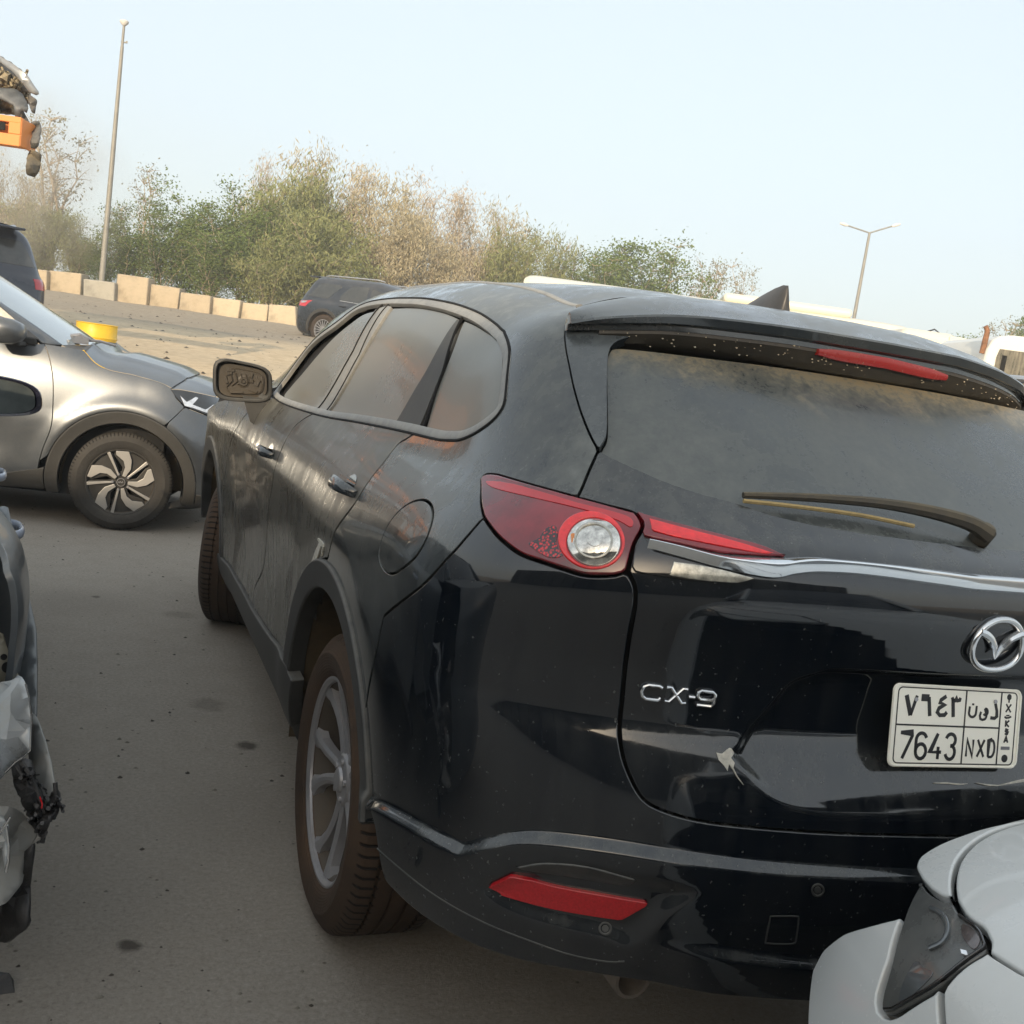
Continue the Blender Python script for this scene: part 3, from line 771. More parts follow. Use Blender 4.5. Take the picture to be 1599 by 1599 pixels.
for i in range(len(ts)-1):
    for k in range(n_-1): F.append((i*n_+k, (i+1)*n_+k, (i+1)*n_+k+1, i*n_+k+1))
F += [tuple(range(n_)), tuple((len(ts)-1)*n_+k for k in range(n_))[::-1]]
o = mesh_obj('roof_spoiler', V, F, paint_cx, suv); fixn(o, 28)
V = []; F = []; ts = np.linspace(-.64, .64, 61)
for t in ts:
    a = (tY(t)+.017, bZ(t)-.012); zb_ = float(np.interp(abs(t), [0, .2, .4, .55, .62, .66], [1.578, 1.577, 1.572, 1.562, 1.552, 1.545])); yb_ = tY(t)+.045+.03*abs(t)
    gy = -.665+.36*t*t*1.0
    pr = [(a[0], a[1]+.004), (a[0]-.002, a[1]-.008), (a[0]-.000, a[1]-.010), (a[0]+.008, (a[1]*.4+zb_*.6)), (yb_-.012, zb_+.004), (yb_, zb_), (yb_+.05, zb_-.004), (yb_+.09, zb_+.02)]
    V += [(t, p, q) for p, q in pr]
n_ = len(pr); V = [xmap(v) for v in V]
for i in range(len(ts)-1):
    for k in range(n_-1): F.append((i*n_+k, (i+1)*n_+k, (i+1)*n_+k+1, i*n_+k+1))
o = mesh_obj('spoiler_underside', V, F, spoiler_under, suv); fixn(o, 35)
sm = [(x, fY(x)+.004, fZ(x)+.001) for x in np.linspace(-.64, .56, 61)]
m = MB(); m.tube([xmap(p) for p in sm], .0035, 6); m.obj('roof_seam', void_m, suv)
m = MB(); rg = random.Random(5)
for _ in range(150):
    t = rg.uniform(-.60, .60); yy = tY(t)+.0165+rg.uniform(0, .006); zz = bZ(t)-.014-rg.random()**1.5*.034; r_ = rg.uniform(.0008, .0022)
    p = xmap((t, yy-.0015, zz)); m.add([(p[0]-r_*1.6, p[1], p[2]), (p[0], p[1]-r_*.6, p[2]+r_*.8), (p[0]+r_*1.6, p[1], p[2]), (p[0], p[1]-r_*.6, p[2]-r_*.8), (p[0], p[1]+.004, p[2])], [(0, 3, 1), (1, 3, 2), (0, 1, 4), (1, 2, 4), (2, 3, 4), (3, 0, 4)])
o = m.obj('dried_mud_spots', plain('dried_mud', (.38, .33, .24), .9, var=.3), suv, False); o['kind'] = 'stuff'
# high brake light
V = []; F = []; ts = np.linspace(-.178, .178, 25)
for t in ts:
    e_ = max(.45, (1-abs(t/.1785)**6)**.6); zc = bZ(t)-.019-.002*abs(t); hh = .003+.0095*e_
    y_ = tY(t)+.0085
    zc -= .016*max(0, t)/.35
    V += [(t, y_+.012, zc+hh), (t, y_-.001, zc+hh-.001), (t, y_-.003, zc), (t, y_+.001, zc-hh+.001), (t, y_+.016, zc-hh)]
for i in range(len(ts)-1):
    for k in range(4): F.append((i*5+k, (i+1)*5+k, (i+1)*5+k+1, i*5+k+1))
F += [(0, 1, 2, 3, 4), tuple(24*5+k for k in (4, 3, 2, 1, 0))]
red_dusty = dusty('dusty_brake_lens', (.24, .004, .008), (.22, .15, .10), .10, .2, .2, .6, coat=.3, streak=.2, patch=.7, speck=.45)
o = mesh_obj('high_brake_light', V, F, red_dusty, suv); fixn(o)

# shark fin antenna
V = []; F = []; L0 = [(-.085, .0, 0), (-.06, .021, .012), (-.02, .03, .026), (.03, .036, .041), (.08, .036, .055), (.12, .030, .064), (.148, .020, .069), (.166, .010, .070)]
m = MB()
ring_ = []
for i, (yy, wv, hv) in enumerate([(.0, .002, .002), (.03, .012, .015), (.07, .021, .032), (.11, .026, .050), (.145, .026, .064), (.170, .022, .071), (.186, .016, .070), (.190, .020, .045), (.192, .028, .012), (.20, .030, .0)]):
    ring_.append([(sx*wv*(1-q)**.7 if q < 1 else 0, -.045-yy*1.38, 1.708-.03*yy+hv*q*1.22+.006) for sx, q in [(-1, 0), (-1, .3), (-1, .6), (-1, .85), (0, 1), (1, .85), (1, .6), (1, .3), (1, 0)]])
V = [p for r in ring_ for p in r]; n_ = 9
for i in range(len(ring_)-1):
    for k in range(n_-1): F.append((i*n_+k, i*n_+k+1, (i+1)*n_+k+1, (i+1)*n_+k))
F.append(tuple((len(ring_)-1)*n_+k for k in range(n_)))
o = mesh_obj('roof_antenna', V, F, dusty('antenna_black', (.012, .013, .016), (.25, .23, .2), .06, .35, .3, .6), suv); fixn(o, 60)

# tail lamps
red_prism, t, b = nodes_mat('prismatic_red'); vo = t.nodes.new('ShaderNodeTexVoronoi'); vo.inputs['Scale'].default_value = 210
tc = t.nodes.new('ShaderNodeTexCoord'); L(t, tc.outputs['Object'], vo.inputs['Vector']); nn = tex(t, 30, 3)
L(t, mixc(t, mrange(t, math_(t, 'MULTIPLY', vo.outputs['Distance'], nn), .10, .30, 0, 1), (.75, .012, .02), (.03, .002, .004)), b.inputs['Base Color'])
b.inputs['Roughness'].default_value = .15; b.inputs['Coat Weight'].default_value = 1
LSPL = crom(T((993, 801), (1004, 822), (990, 850), (980, 892)), 5)
lampo = cat(LSIDE, LBOT[1:], LSPL[::-1][1:], crom(T((993, 801), (950, 789), (902, 776)), 4)[1:], LTOP[1:-1])
lamp = panel('tail_lamp', CX, lampo, red_dark, suv, off=.003, res=.012, edge_r=.004, depth=.03)
def ell(cx, cy, rx, ry, rot=10, n=40):
    a = np.linspace(0, 2*math.pi, n, endpoint=False); c, s_ = math.cos(R_(rot)), math.sin(R_(rot))
    return CX.trace(np.stack([cx+rx*np.cos(a)*c-ry*np.sin(a)*s_, cy+rx*np.cos(a)*s_+ry*np.sin(a)*c], 1))
lp2 = thing_lamp = None
ringo = ell(924, 845, 53, 45); ringi = ell(928, 848, 42, 37)
panel('lamp_ring', CX, ringo, red_bright, suv, off=.0055, gap=0, res=.007, step=.006, edge_r=.0035, depth=.01, holes=[ringi])
cpx = CX.trace([(928, 848)])[0]
rr_ = np.linalg.norm(ringi-cpx, axis=1).mean()
panel('lamp_lens', CX, ell(928, 848, 41.5, 36.5), clear_m, suv, off=.004, gap=0, res=.006, step=.006, edge_r=.002, depth=.01,
      disp=lambda q: .010*np.clip(1-(np.linalg.norm(q-cpx, axis=1)/rr_)**2, 0, 1)**.7)
panel('lamp_lens_rim', CX, ell(928, 848, 30, 27), lens_glass, suv, off=.009, gap=0, res=.006, step=.005, edge_r=.0015, depth=.003, holes=[ell(928, 848, 26, 23)], disp=lambda q: q[:, 0]*0+.004)
panel('lamp_bulb', CX, ell(930, 846, 13, 12), clear_m, suv, off=.0145, gap=0, res=.005, step=.004, edge_r=.001, depth=.004, disp=lambda q: q[:, 0]*0)
panel('lamp_amber', CX, T((893, 838), (899, 836), (900, 850), (894, 852)), plain('amber_bulb', (.7, .22, .03), .3, coat=1), suv, off=.010, gap=0, res=.006, step=.004, edge_r=.0006, depth=.003)
panel('lamp_strip', CX, crom(T((762, 753), (800, 757), (850, 771), (905, 788), (950, 799), (985, 811), (986, 826), (965, 815), (930, 803), (880, 790), (820, 776), (770, 763)), 3, True), red_m, suv, off=.0046, gap=0, res=.01, step=.006, edge_r=.001, depth=.004)
panel('lamp_facet', CX, crom(T((826, 850), (842, 842), (852, 828), (868, 822), (872, 838), (869, 850), (880, 868), (860, 872), (840, 862)), 3, True), red_prism, suv, off=.0044, gap=0, res=.01, step=.006, edge_r=.001, depth=.004)
LT2 = crom(T((994, 801), (1060, 819), (1130, 837), (1190, 853), (1229, 870)), 4)
panel('gate_lamp', CX, cat(LT2, T((1200, 870), (1124, 865), (1060, 851), (1016, 842), (1000, 838), (1006, 820))), red_dark, suv, off=.006, gap=.001, res=.01, edge_r=.003, depth=.02)
panel('gate_lamp_strip', CX, crom(T((1013, 814), (1100, 837), (1165, 854), (1206, 867), (1180, 866), (1100, 851), (1050, 841), (1017, 832)), 3, True, (0, 3, 7)), red_bright, suv, off=.0085, gap=0, res=.01, step=.006, edge_r=.0015, depth=.006)
panel('gate_lamp_housing', CX, cat(T((1001, 838), (1012, 845), (1023, 861), (1070, 873), (1130, 889), (1180, 901), (1160, 910), (1120, 911), (1080, 908), (1040, 902), (1000, 897), (984, 892), (988, 862))), black_gloss, suv, off=.005, gap=.001, res=.01, edge_r=.003, depth=.02)
panel('reversing_lamp', CX, crom(T((1051, 878), (1090, 883), (1130, 891), (1177, 903), (1160, 908), (1143, 910), (1090, 906), (1043, 899)), 3, True, (0, 3, 7)), lens_glass, suv, off=.008, gap=0, res=.01, step=.006, edge_r=.002, depth=.008)
# chrome bar
cu = crom(T((1015, 844), (1060, 853), (1124, 867), (1180, 871), (1228, 872), (1262, 871), (1300, 874), (1400, 884), (1500, 896)), 5)
cl = crom(T((1022, 861), (1070, 874), (1130, 890), (1203, 904), (1240, 898), (1280, 895), (1350, 899), (1450, 912), (1520, 922)), 5)
cmid = lambda q: .010*np.ones(len(q))
fu, fl = full(cu), full(cl)
def chr_d(q):
    a = np.interp(q[:, 0], fu[:, 0], fu[:, 1]); b = np.interp(q[:, 0], fl[:, 0], fl[:, 1]); t = np.clip((q[:, 1]-b)/(a-b+1e-6), 0, 1)
    return .019*np.minimum(t/.62, (1-t)/.38)**.9
uu_ = np.linspace(fu[:, 0].min(), fu[:, 0].max(), 260); va_ = np.interp(uu_, fu[:, 0], fu[:, 1]); vb_ = np.interp(uu_, np.maximum.accumulate(fl[:, 0]), fl[:, 1])
tp = [(-.02, -.010), (0, .003), (.03, .006), (.15, .0085), (.35, .0125), (.55, .0165), (.60, .0172), (.66, .0172), (.80, .0130), (.93, .0085), (.99, .005), (1.01, .002), (1.02, -.010)]
V = []
for t_, h_ in tp:
    vv = vb_+(va_-vb_)*t_; P_c = CX.pos(uu_, vv); n_c = CX.nrm(uu_, .5*(va_+vb_)); V.append(P_c+n_c*h_)
V = np.stack(V, 1).reshape(-1, 3); m_ = len(tp); F = [(i*m_+q, (i+1)*m_+q, (i+1)*m_+q+1, i*m_+q+1) for i in range(len(uu_)-1) for q in range(m_-1)]
F += [tuple(range(m_)), tuple((len(uu_)-1)*m_+q for q in range(m_))[::-1]]
o = mesh_obj('chrome_bar', V, F, bar_chrome, suv); fixn(o, 30)
# reflector, sensors, tow cover
panel('reflector_shelf', CX, crom(T((806, 1354), (850, 1347), (920, 1353), (994, 1373), (982, 1383), (905, 1371), (840, 1361)), 3, True, (0, 3, 4)), plastic_dusty, suv, off=.003, gap=0, res=.012, step=.007, edge_r=.002, depth=.01)
panel('bumper_reflector', CX, crom(T((764, 1381), (799, 1364), (860, 1379), (933, 1393), (1010, 1406), (1012, 1410), (970, 1434), (903, 1424), (840, 1412), (786, 1399)), 4, True, (0, 1, 4, 5, 6, 9)), red_reflex, suv, off=.008, gap=0, res=.012, step=.007, edge_r=.002, depth=.015)
for (sx_, sy_) in ((945, 1450), (1277, 1390)):
    ribbon('parking_sensor', CX, ell(sx_, sy_, 9, 9, 0, 24), .004, .0015, plastic_dusty, suv, closed=True, step=.003)
    panel('parking_sensor', CX, ell(sx_, sy_, 6, 6, 0, 20), plastic_dusty, suv, off=.001, gap=0, res=.006, step=.003, edge_r=.001, depth=.003)
ribbon('tow_cover', CX, crom(T((1203, 1431), (1243, 1431), (1247, 1436), (1243, 1470), (1236, 1474), (1198, 1473), (1196, 1468)), 4, True, (0, 3)), .003, .0008, plastic_dusty, suv, closed=True, step=.004)
# exhaust
P = at(989, 1531, 1, -1.03); m = MB()
m.lathe([(.030, .0), (.036, .0), (.038, .006), (.037, .05), (.030, .16), (.028, .16), (.030, .03)], 28, 'Y', tuple(P), True)
m.obj('exhaust_pipe', dusty('exhaust_metal', (.25, .22, .20), (.12, .10, .07), .3, .3, .35, .7, metal=.9), suv)
m = MB(); m.box((0.05, -.95, .50), (1.0, .16, .05)); m.obj('rear_valance', plastic_dusty, suv, False)

# door handles
def handle(px, s=1.0):
    c = CX.trace([px])[0]; P0 = CX.pos(*[np.array([a]) for a in c])[0]; n = CX.nrm(np.array([c[0]]), np.array([c[1]]))[0]
    t = np.array([0, 1, 0.]); t = t-n*(t@n); t /= np.linalg.norm(t); b = np.cross(t, n)
    V = []; F = []; k = 13; rn = 8
    for i in range(k):
        q = -1+2*i/(k-1); lx = q*.092*s; hw_ = .017*(1-.35*abs(q)**3); off = .036*(1-abs(q)**3.2)+.004; th = .007
        for j in range(rn):
            a = 2*math.pi*j/rn; V.append(P0+t*lx+b*(hw_*math.cos(a))+n*(off+th*math.sin(a)))
    for i in range(k-1):
        for j in range(rn): F.append((i*rn+j, i*rn+(j+1) % rn, (i+1)*rn+(j+1) % rn, (i+1)*rn+j))
    F += [tuple(range(rn)), tuple((k-1)*rn+j for j in range(rn))]
    o = mesh_obj('door_handle', V, F, paint_cx, suv); fixn(o, 60)
    V2 = np.array(V)*np.array([-1, 1, 1]); o = mesh_obj('door_handle', V2, F, paint_cx, suv); fixn(o, 60)
    # finger recess
    lo = [c+np.array([.046*math.cos(a), .026*math.sin(a)+.012]) for a in np.linspace(0, 2*math.pi, 24, endpoint=False)]
    panel('handle_recess', CX, np.array(lo), black_gloss, suv, off=.0015, gap=0, res=.01, step=.008, edge_r=.0008, depth=.002)
handle((543, 763)); handle((421, 708), .95)

# ---- wheels
def tyre_mat(name, R, rim, base, dust, am_, wd_=.255):
    m = dusty(name, base, dust, am_, .25, .75, .9, streak=0, patch=.35, spec=.25); t = m.node_tree; b = t.nodes['Principled BSDF']
    tc = t.nodes.new('ShaderNodeTexCoord'); sp = t.nodes.new('ShaderNodeSeparateXYZ'); L(t, tc.outputs['Object'], sp.inputs[0])
    an = math_(t, 'ARCTAN2', sp.outputs[2], sp.outputs[1]); w1 = math_(t, 'SINE', math_(t, 'MULTIPLY', an, 84)); r2 = math_(t, 'SQRT', math_(t, 'ADD', math_(t, 'MULTIPLY', sp.outputs[1], sp.outputs[1]), math_(t, 'MULTIPLY', sp.outputs[2], sp.outputs[2])))
    cut = math_(t, 'MULTIPLY', mrange(t, w1, .55, .8, 0, 1), mrange(t, r2, R-.022, R-.016, 0, 1)); cut = math_(t, 'MULTIPLY', cut, mrange(t, math_(t, 'ABSOLUTE', math_(t, 'SUBTRACT', sp.outputs[0], wd_/2)), wd_/2-.072, wd_/2-.066, 0, 1))
    w2 = math_(t, 'SINE', math_(t, 'MULTIPLY', an, 22)); w3 = math_(t, 'SINE', math_(t, 'MULTIPLY', an, 57)); band = math_(t, 'MULTIPLY', mrange(t, r2, rim+.035, rim+.038, 0, 1), mrange(t, r2, rim+.058, rim+.061, 1, 0))
    let = math_(t, 'MULTIPLY', math_(t, 'MULTIPLY', mrange(t, w2, .0, .1, 0, 1), mrange(t, w3, -.3, 0, 0, 1)), band)
    rings = math_(t, 'MULTIPLY', mrange(t, math_(t, 'SINE', math_(t, 'MULTIPLY', r2, 900)), .2, .7, 0, .35), mrange(t, r2, rim+.02, R-.03, 1, 0))
    h = math_(t, 'ADD', math_(t, 'SUBTRACT', math_(t, 'MULTIPLY', let, .4), math_(t, 'MULTIPLY', cut, 2.0)), rings)
    bp = t.nodes.new('ShaderNodeBump'); bp.inputs['Strength'].default_value = .9; bp.inputs['Distance'].default_value = .0025; L(t, h, bp.inputs['Height']); L(t, bp.outputs[0], b.inputs['Normal'])
    src = b.inputs['Base Color'].links[0].from_socket; L(t, mixc(t, math_(t, 'MULTIPLY', cut, .85), src, (.006, .006, .006)), b.inputs['Base Color'])
    return m
tyre_cx = tyre_mat('suv_tyre', .381, .262, (.012, .012, .012), (.14, .085, .05), .30)
def make_wheel(parent, R=.381, wd=.255, rim=.262, spokes=10, style='twin', tm=None, am=alloy_m):
    """outer face at x=0 looking to -x; returns list of part objects (tyre, rim, brake disc)"""
    m = MB(); h = wd
    g = .008
    prof = [(rim-.012, .028), (rim+.004, .014), (rim+.012, .006), (rim+.035, -.002), ((R+rim)/2+.005, -.006), (R-.045, -.001), (R-.030, .006), (R-.018, .014), (R-.008, .022)]
    xs = [.030]
    trd = [(R-.003, .030)]
    gx = [.062, .106, .150, .194]
    for c in gx: trd += [(R, c-.0045), (R-g, c-.0035), (R-g, c+.0035), (R, c+.0045)]
    trd += [(R-.003, wd-.030)]
    back = [(a, wd-b) for a, b in prof[::-1]]
    m.lathe(prof+trd+back, 96, 'X', (0, 0, 0), True)
    ty = m.obj('tyre', tm or tyre_cx, parent, True, angle=32)
    # cross cuts on the shoulder blocks
    m = MB()
    for k in range(84):
        a = 2*math.pi*k/84
        for x0, x1 in ((.016, .055), (wd-.055, wd-.016)):
            c = Vector(((x0+x1)/2, (R-.0025)*math.cos(a), (R-.0025)*math.sin(a)))
            rot = Matrix.Rotation(a, 3, 'X') @ Matrix.Rotation(.0, 3, 'Z')
            m.box(c, (x1-x0, .006, .0035), rot) if False else m.box(c, (x1-x0, .0025, .0045), rot.to_3x3())
    # rim barrel and lip
    m = MB(); m.lathe([(rim-.010, .020), (rim-.002, .012), (rim+.004, .012), (rim+.006, .020), (rim-.004, .030), (rim-.012, .034)], 72, 'X', (0, 0, 0), True)
    r1 = m.obj('rim_lip', am, parent, True, angle=35)
    m = MB(); m.lathe([(rim-.012, .030), (rim-.020, .045), (rim-.030, .12), (rim-.022, .22), (rim-.010, .22), (rim-.008, .035)], 72, 'X', (0, 0, 0), True)
    r5 = m.obj('rim_barrel', barrel_m, parent, True, angle=35)
    m = MB(); hub = .035
    if style == 'twin':
        for k in range(spokes):
            a0 = 2*math.pi*k/spokes
            tw = .10 if k % 2 else -.10
            ns = 8; V = []; F = []
            for i in range(ns+1):
                s_ = i/ns; r = hub+(rim-.012-hub)*s_; an = a0+tw*math.sin(s_*math.pi*.9)*1.2; wv = (.018-.004*math.sin(math.pi*s_))*(1+.7*(s_ > .9)*(s_-.9)*10)
                xo = .052-.028*s_+.010*math.sin(math.pi*s_); cc = np.array([0, math.cos(an), math.sin(an)]); tt = np.array([0, -math.sin(an), math.cos(an)])
                for (w_, dx) in ((-1, .030), (-1, .006), (-.35, 0), (.35, 0.0), (1, .006), (1, .030)):
                    V.append(cc*r+tt*wv*w_+np.array([xo+dx, 0, 0]))
            for i in range(ns):
                for j in range(5): F.append((i*6+j, i*6+j+1, (i+1)*6+j+1, (i+1)*6+j))
            m.add(V, F)
    m.lathe([(0, .034), (.024, .034), (.030, .037), (.034, .044), (.062, .048), (.070, .055), (.070, .09), (0, .09)], 40, 'X')
    for k in range(5):
        a = 2*math.pi*k/5+.3; m.lathe([(0, .040), (.008, .040), (.009, .043), (.009, .055)], 10, 'X', (0, .050*math.cos(a), .050*math.sin(a)))
    r2 = m.obj('spokes', am, parent, True, angle=22)
    m = MB(); m.lathe([(.05, .135), (.165, .135), (.165, .150), (.05, .150)], 48, 'X', (0, 0, 0), True); m.box((.15, -.12, .06), (.09, .10, .16))
    r3 = m.obj('brake_disc', plain('brake_iron_%d' % len(MATS), (.07, .055, .045), .6, metal=.5, var=.4), parent)
    m = MB(); m.lathe([(0, .2), (rim-.02, .2)], 48, 'X'); r4 = m.obj('wheel_back', void_m, parent)
    return [ty, r1, r2, r3, r4, r5]
def wheel_at(parent, x, y, z, steer=0.0, side=-1, spin=0.0, **kw):
    e = bpy.data.objects.new('wheel', None); COL.objects.link(e); e.parent = parent; e.empty_display_size = .1
    e.location = (x, y, z); e.rotation_euler = (0, 0, steer if side < 0 else steer+math.pi)
    parts = make_wheel(e, **kw)
    for p in parts: p.rotation_euler = (spin, 0, 0)
    return e
wheel_at(suv, -.945, 0, .379, 0, -1, .12)
wheel_at(suv, -.935, 2.95, .379, R_(-17), -1)
wheel_at(suv, .945, 0, .379, 0, 1)
wheel_at(suv, .915, 2.95, .379, R_(-17), 1)

# ---- mirror with its glass missing
mir_e = bpy.data.objects.new('door_mirror', None); COL.objects.link(mir_e); mir_e.parent = suv; mir_e.location = at(379, 596, 0, -1.03)
mir_e.rotation_euler = (0, 0, R_(-6))
def rr(w_, h_, n=36, p=4.2, sk=0.0):
    out = []
    for k in range(n):
        a = 2*math.pi*k/n; c, s_ = math.cos(a), math.sin(a); r = (abs(c)**p+abs(s_)**p)**(-1/p)
        x = w_*r*c; z = h_*r*s_; x += sk*z; z *= (1-.10*x/w_); out.append((x, z))
    return out
V = []; F = []
secs = [(0.0, 1.0, 0), (-.006, 1.0, 0), (-.010, .97, 0), (-.010, .90, 0), (-.003, .87, 0), (.018, .85, 0)]
n_ = 36
for (dy, sc_, q) in secs:
    for (x, z) in rr(.116, .080, n_, 4.2, -.10): V.append((x*sc_, dy, z*(sc_ if sc_ > .95 else sc_-.02)))
for i in range(len(secs)-1):
    for k in range(n_): F.append((i*n_+k, i*n_+(k+1) % n_, (i+1)*n_+(k+1) % n_, (i+1)*n_+k))
b0 = len(V)
secs2 = [(.03, .99), (.06, .94), (.09, .82), (.11, .62), (.12, .3)]
for (dy, sc_) in secs2:
    for (x, z) in rr(.116, .080, n_, 3.2, -.10): V.append((x*sc_, dy, z*sc_))
for k in range(n_): F.append((k, (k+1) % n_, b0+(k+1) % n_, b0+k))
for i in range(len(secs2)-1):
    for k in range(n_): F.append((b0+i*n_+k, b0+i*n_+(k+1) % n_, b0+(i+1)*n_+(k+1) % n_, b0+(i+1)*n_+k))
F.append(tuple(b0+4*n_+k for k in range(n_)))
o = mesh_obj('mirror_housing', V, F, plastic_dusty, mir_e); fixn(o, 50)
m = MB(); m.prism([(x*.82, z*.80) for x, z in rr(.116, .080, n_, 4.2, -.1)], lambda x, y, h: (x, .02+h, y), .006)
rim_ = rr(.075, .050, 28, 4)
m.prism([(x+.008, z) for x, z in rim_], lambda x, y, h: (x, .012+h, y), .008)
m.tube([(x*.93+.008, .011, z*.93) for x, z in rim_]+[(rim_[0][0]*.93+.008, .011, 0)], .0022, 6)
m.lathe([(.010, .004), (.016, .004), (.018, .010), (.026, .012)], 20, 'Y', (.004, 0, 0)); m.lathe([(0, .002), (.006, .002), (.007, .01)], 12, 'Y', (.004, 0, 0))
for (a, b, c_, d_) in ((-.055, .028, .02, .014), (-.05, .036, .03, .008), (.055, .004, .018, .03), (.045, -.03, .03, .01), (-.02, -.045, .05, .008), (.03, .03, .012, .02), (-.065, 0, .008, .03)):
    m.box((a, .008, b), (c_, .010, d_), Matrix.Rotation(.3*a/.05, 3, 'Y'))
for k in range(7):
    x0 = -.06+.02*k; m.tube([(x0, .008, -.03+.008*k), (x0+.02, .004, .0), (x0+.01, .008, .03)], .0022, 5)
m.obj('mirror_motor', dusty('mirror_works', (.022, .018, .014), (.18, .145, .09), .10, .2, .5, .8, streak=.2, patch=.7), mir_e)
m = MB(); m.tube([(.07, .03, -.055), (.12, .02, -.085), (.20, -.01, -.10)], [.026, .024, .03], 10)
m.prism([(0, 0), (.15, .0), (.15, -.03), (.055, -.11), (.04, -.10)], lambda x, y, h: (.005+x, -.0+h, -.055+y), .02)
m.obj('mirror_arm', plastic_dusty, mir_e)

# ---- wiper
def on(px, off=0.0):
    c = CX.trace([px])[0]; P0 = CX.pos(np.array([c[0]]), np.array([c[1]]))[0]; n = CX.nrm(np.array([c[0]]), np.array([c[1]]))[0]; return P0+n*off, n
wm = dusty('wiper_black', (.012, .012, .012), (.18, .14, .08), .20, .5, .4, .8)
pts = [on((1536, 842), .012)[0], on((1502, 829), .022)[0], on((1440, 813), .024)[0], on((1370, 799), .021)[0], on((1300, 790), .017)[0], on((1225, 784), .014)[0], on((1157, 780), .011)[0]]
c_ = crom(np.array(pts), 4); m = MB(); m.tube(c_, list(np.interp(np.linspace(0, 1, len(c_)), [0, .12, .5, 1], [.019, .0155, .0100, .0058])), 8)
m.obj('wiper_arm', wm, suv)
m = MB(); P0, n0 = on((1532, 838), .0); q = n0
m.tube([P0-q*.01, P0+q*.020, P0+q*.026], [.020, .019, .014], 16); m.obj('wiper_pivot', wm, suv)
pts = [on(p, .006)[0] for p in ((1159, 786), (1200, 790), (1260, 797), (1340, 808), (1424, 825))]; c_ = crom(np.array(pts), 4)
m = MB(); m.tube(c_, .0042, 6); m.obj('wiper_blade', dusty('wiper_blade_dust', (.05, .04, .02), (.42, .31, .14), .8, .3, .7, .9, streak=0, patch=.25), suv)

# ---- emblem, badge, plate
def stroke(mb_, pts, w_, fn, th=.0015, closed=False):
    """flat raised ribbon along 2D points; fn(x,y,h)"""
    P = np.array(pts, float); k = len(P)
    t = np.zeros_like(P)
    for i in range(k):
        a = P[(i+1) % k] if (closed or i < k-1) else P[i]; b = P[i-1] if (closed or i > 0) else P[i]
        t[i] = a-b
    t /= np.linalg.norm(t, axis=1, keepdims=True)+1e-12; n = np.stack([-t[:, 1], t[:, 0]], 1)
    wd = w_ if hasattr(w_, '__len__') else [w_]*k
    V = []; F = []
    for i in range(k):
        # keep width constant at corners
        if (closed or 0 < i < k-1):
            d1 = P[(i+1) % k]-P[i]; d1 /= np.linalg.norm(d1)+1e-12; c = abs(d1@t[i]); sc_ = min(1/max(c, .45), 2)
        else: sc_ = 1
        a = P[i]+n[i]*wd[i]/2*sc_; b = P[i]-n[i]*wd[i]/2*sc_
        V += [fn(a[0], a[1], 0), fn(a[0], a[1], th), fn(b[0], b[1], th), fn(b[0], b[1], 0)]
    for i in range(k if closed else k-1):
        j = (i+1) % k
        for q in range(3): F.append((i*4+q, j*4+q, j*4+q+1, i*4+q+1))
    if not closed: F += [(0, 1, 2, 3), ((k-1)*4+3, (k-1)*4+2, (k-1)*4+1, (k-1)*4)]
    mb_.add(V, F)
def frame_at(px, off=0.0, tilt=None):
    P0, n = on(px, off); r = np.array([1, 0, 0.]); r = r-n*(r@n); r /= np.linalg.norm(r); up_ = np.cross(r, n)*-1
    if up_[2] < 0: up_ = -up_
    return P0, r, up_, n
P0 = on((1555, 1007))[0]; n_v = np.array([0, -.998, -.06]); r_ = np.array([1., 0, 0]); u_ = np.cross(n_v, r_); u_ = u_ if u_[2] > 0 else -u_; P0 = P0+n_v*.006
fe = lambda x, y, h: P0+r_*(x*.93-.003)+u_*y*.95+n_v*(h-.004)
m = MB()
def etube(pts, rad, fl=.5):
    m.tube([fe(x, y, .006) for x, y in pts], rad, 10)
ring = [(.064*math.copysign(abs(math.cos(a))**.92, math.cos(a)), .051*math.sin(a)-.003*math.cos(2*a)) for a in np.linspace(0, 2*math.pi, 49)]
m.tube([fe(x, y, .005) for x, y in ring], .0062, 10, False)
for sx in (-1, 1):
    cvp = crom(np.array([(sx*.057, .028), (sx*.042, .024), (sx*.024, .014), (sx*.009, -.004), (0, -.026)]), 5)
    k_ = len(cvp); m.tube([fe(x, y, .006) for x, y in cvp], list(np.interp(np.linspace(0, 1, k_), [0, .25, .7, 1], [.0075, .0085, .0065, .0012])), 8)
m.obj('brand_emblem', chrome_m, suv)
# badge lettering
P1, r1_, u1_, n1_ = frame_at((1058, 1085), .001)
fb_ = lambda x, y, h: P1+r1_*x+u1_*y+n1_*h
LET = {
 'C': [[(.9, .9), (.75, 1.0), (.28, 1.0), (.08, .85), (.0, .5), (.08, .15), (.25, .0), (.78, .0), (.9, .18)]],
 'X': [[(.0, 1.0), (.22, 1.0), (.80, .0), (1.0, .0)], [(1.0, 1.0), (.80, 1.0), (.22, .0), (.0, .0)]],
 '-': [[(0, .5), (1, .5)]],
 '9': [[(.95, .55), (.80, .42), (.2, .42), (.05, .58), (.05, .85), (.2, 1.0), (.8, 1.0), (.95, .85), (.95, .2), (.80, .0), (.05, .0)]]}
m = MB(); x0 = -.064
for ch, wl in (('C', .0385), ('X', .037), ('-', .011), ('9', .033)):
    for s_ in LET[ch]: m.tube([fb_(x0+a*wl, -.0125+b*.025, .0028) for a, b in s_], .0031, 8)
    x0 += wl+.0035
m.obj('model_badge', chrome_m, suv)

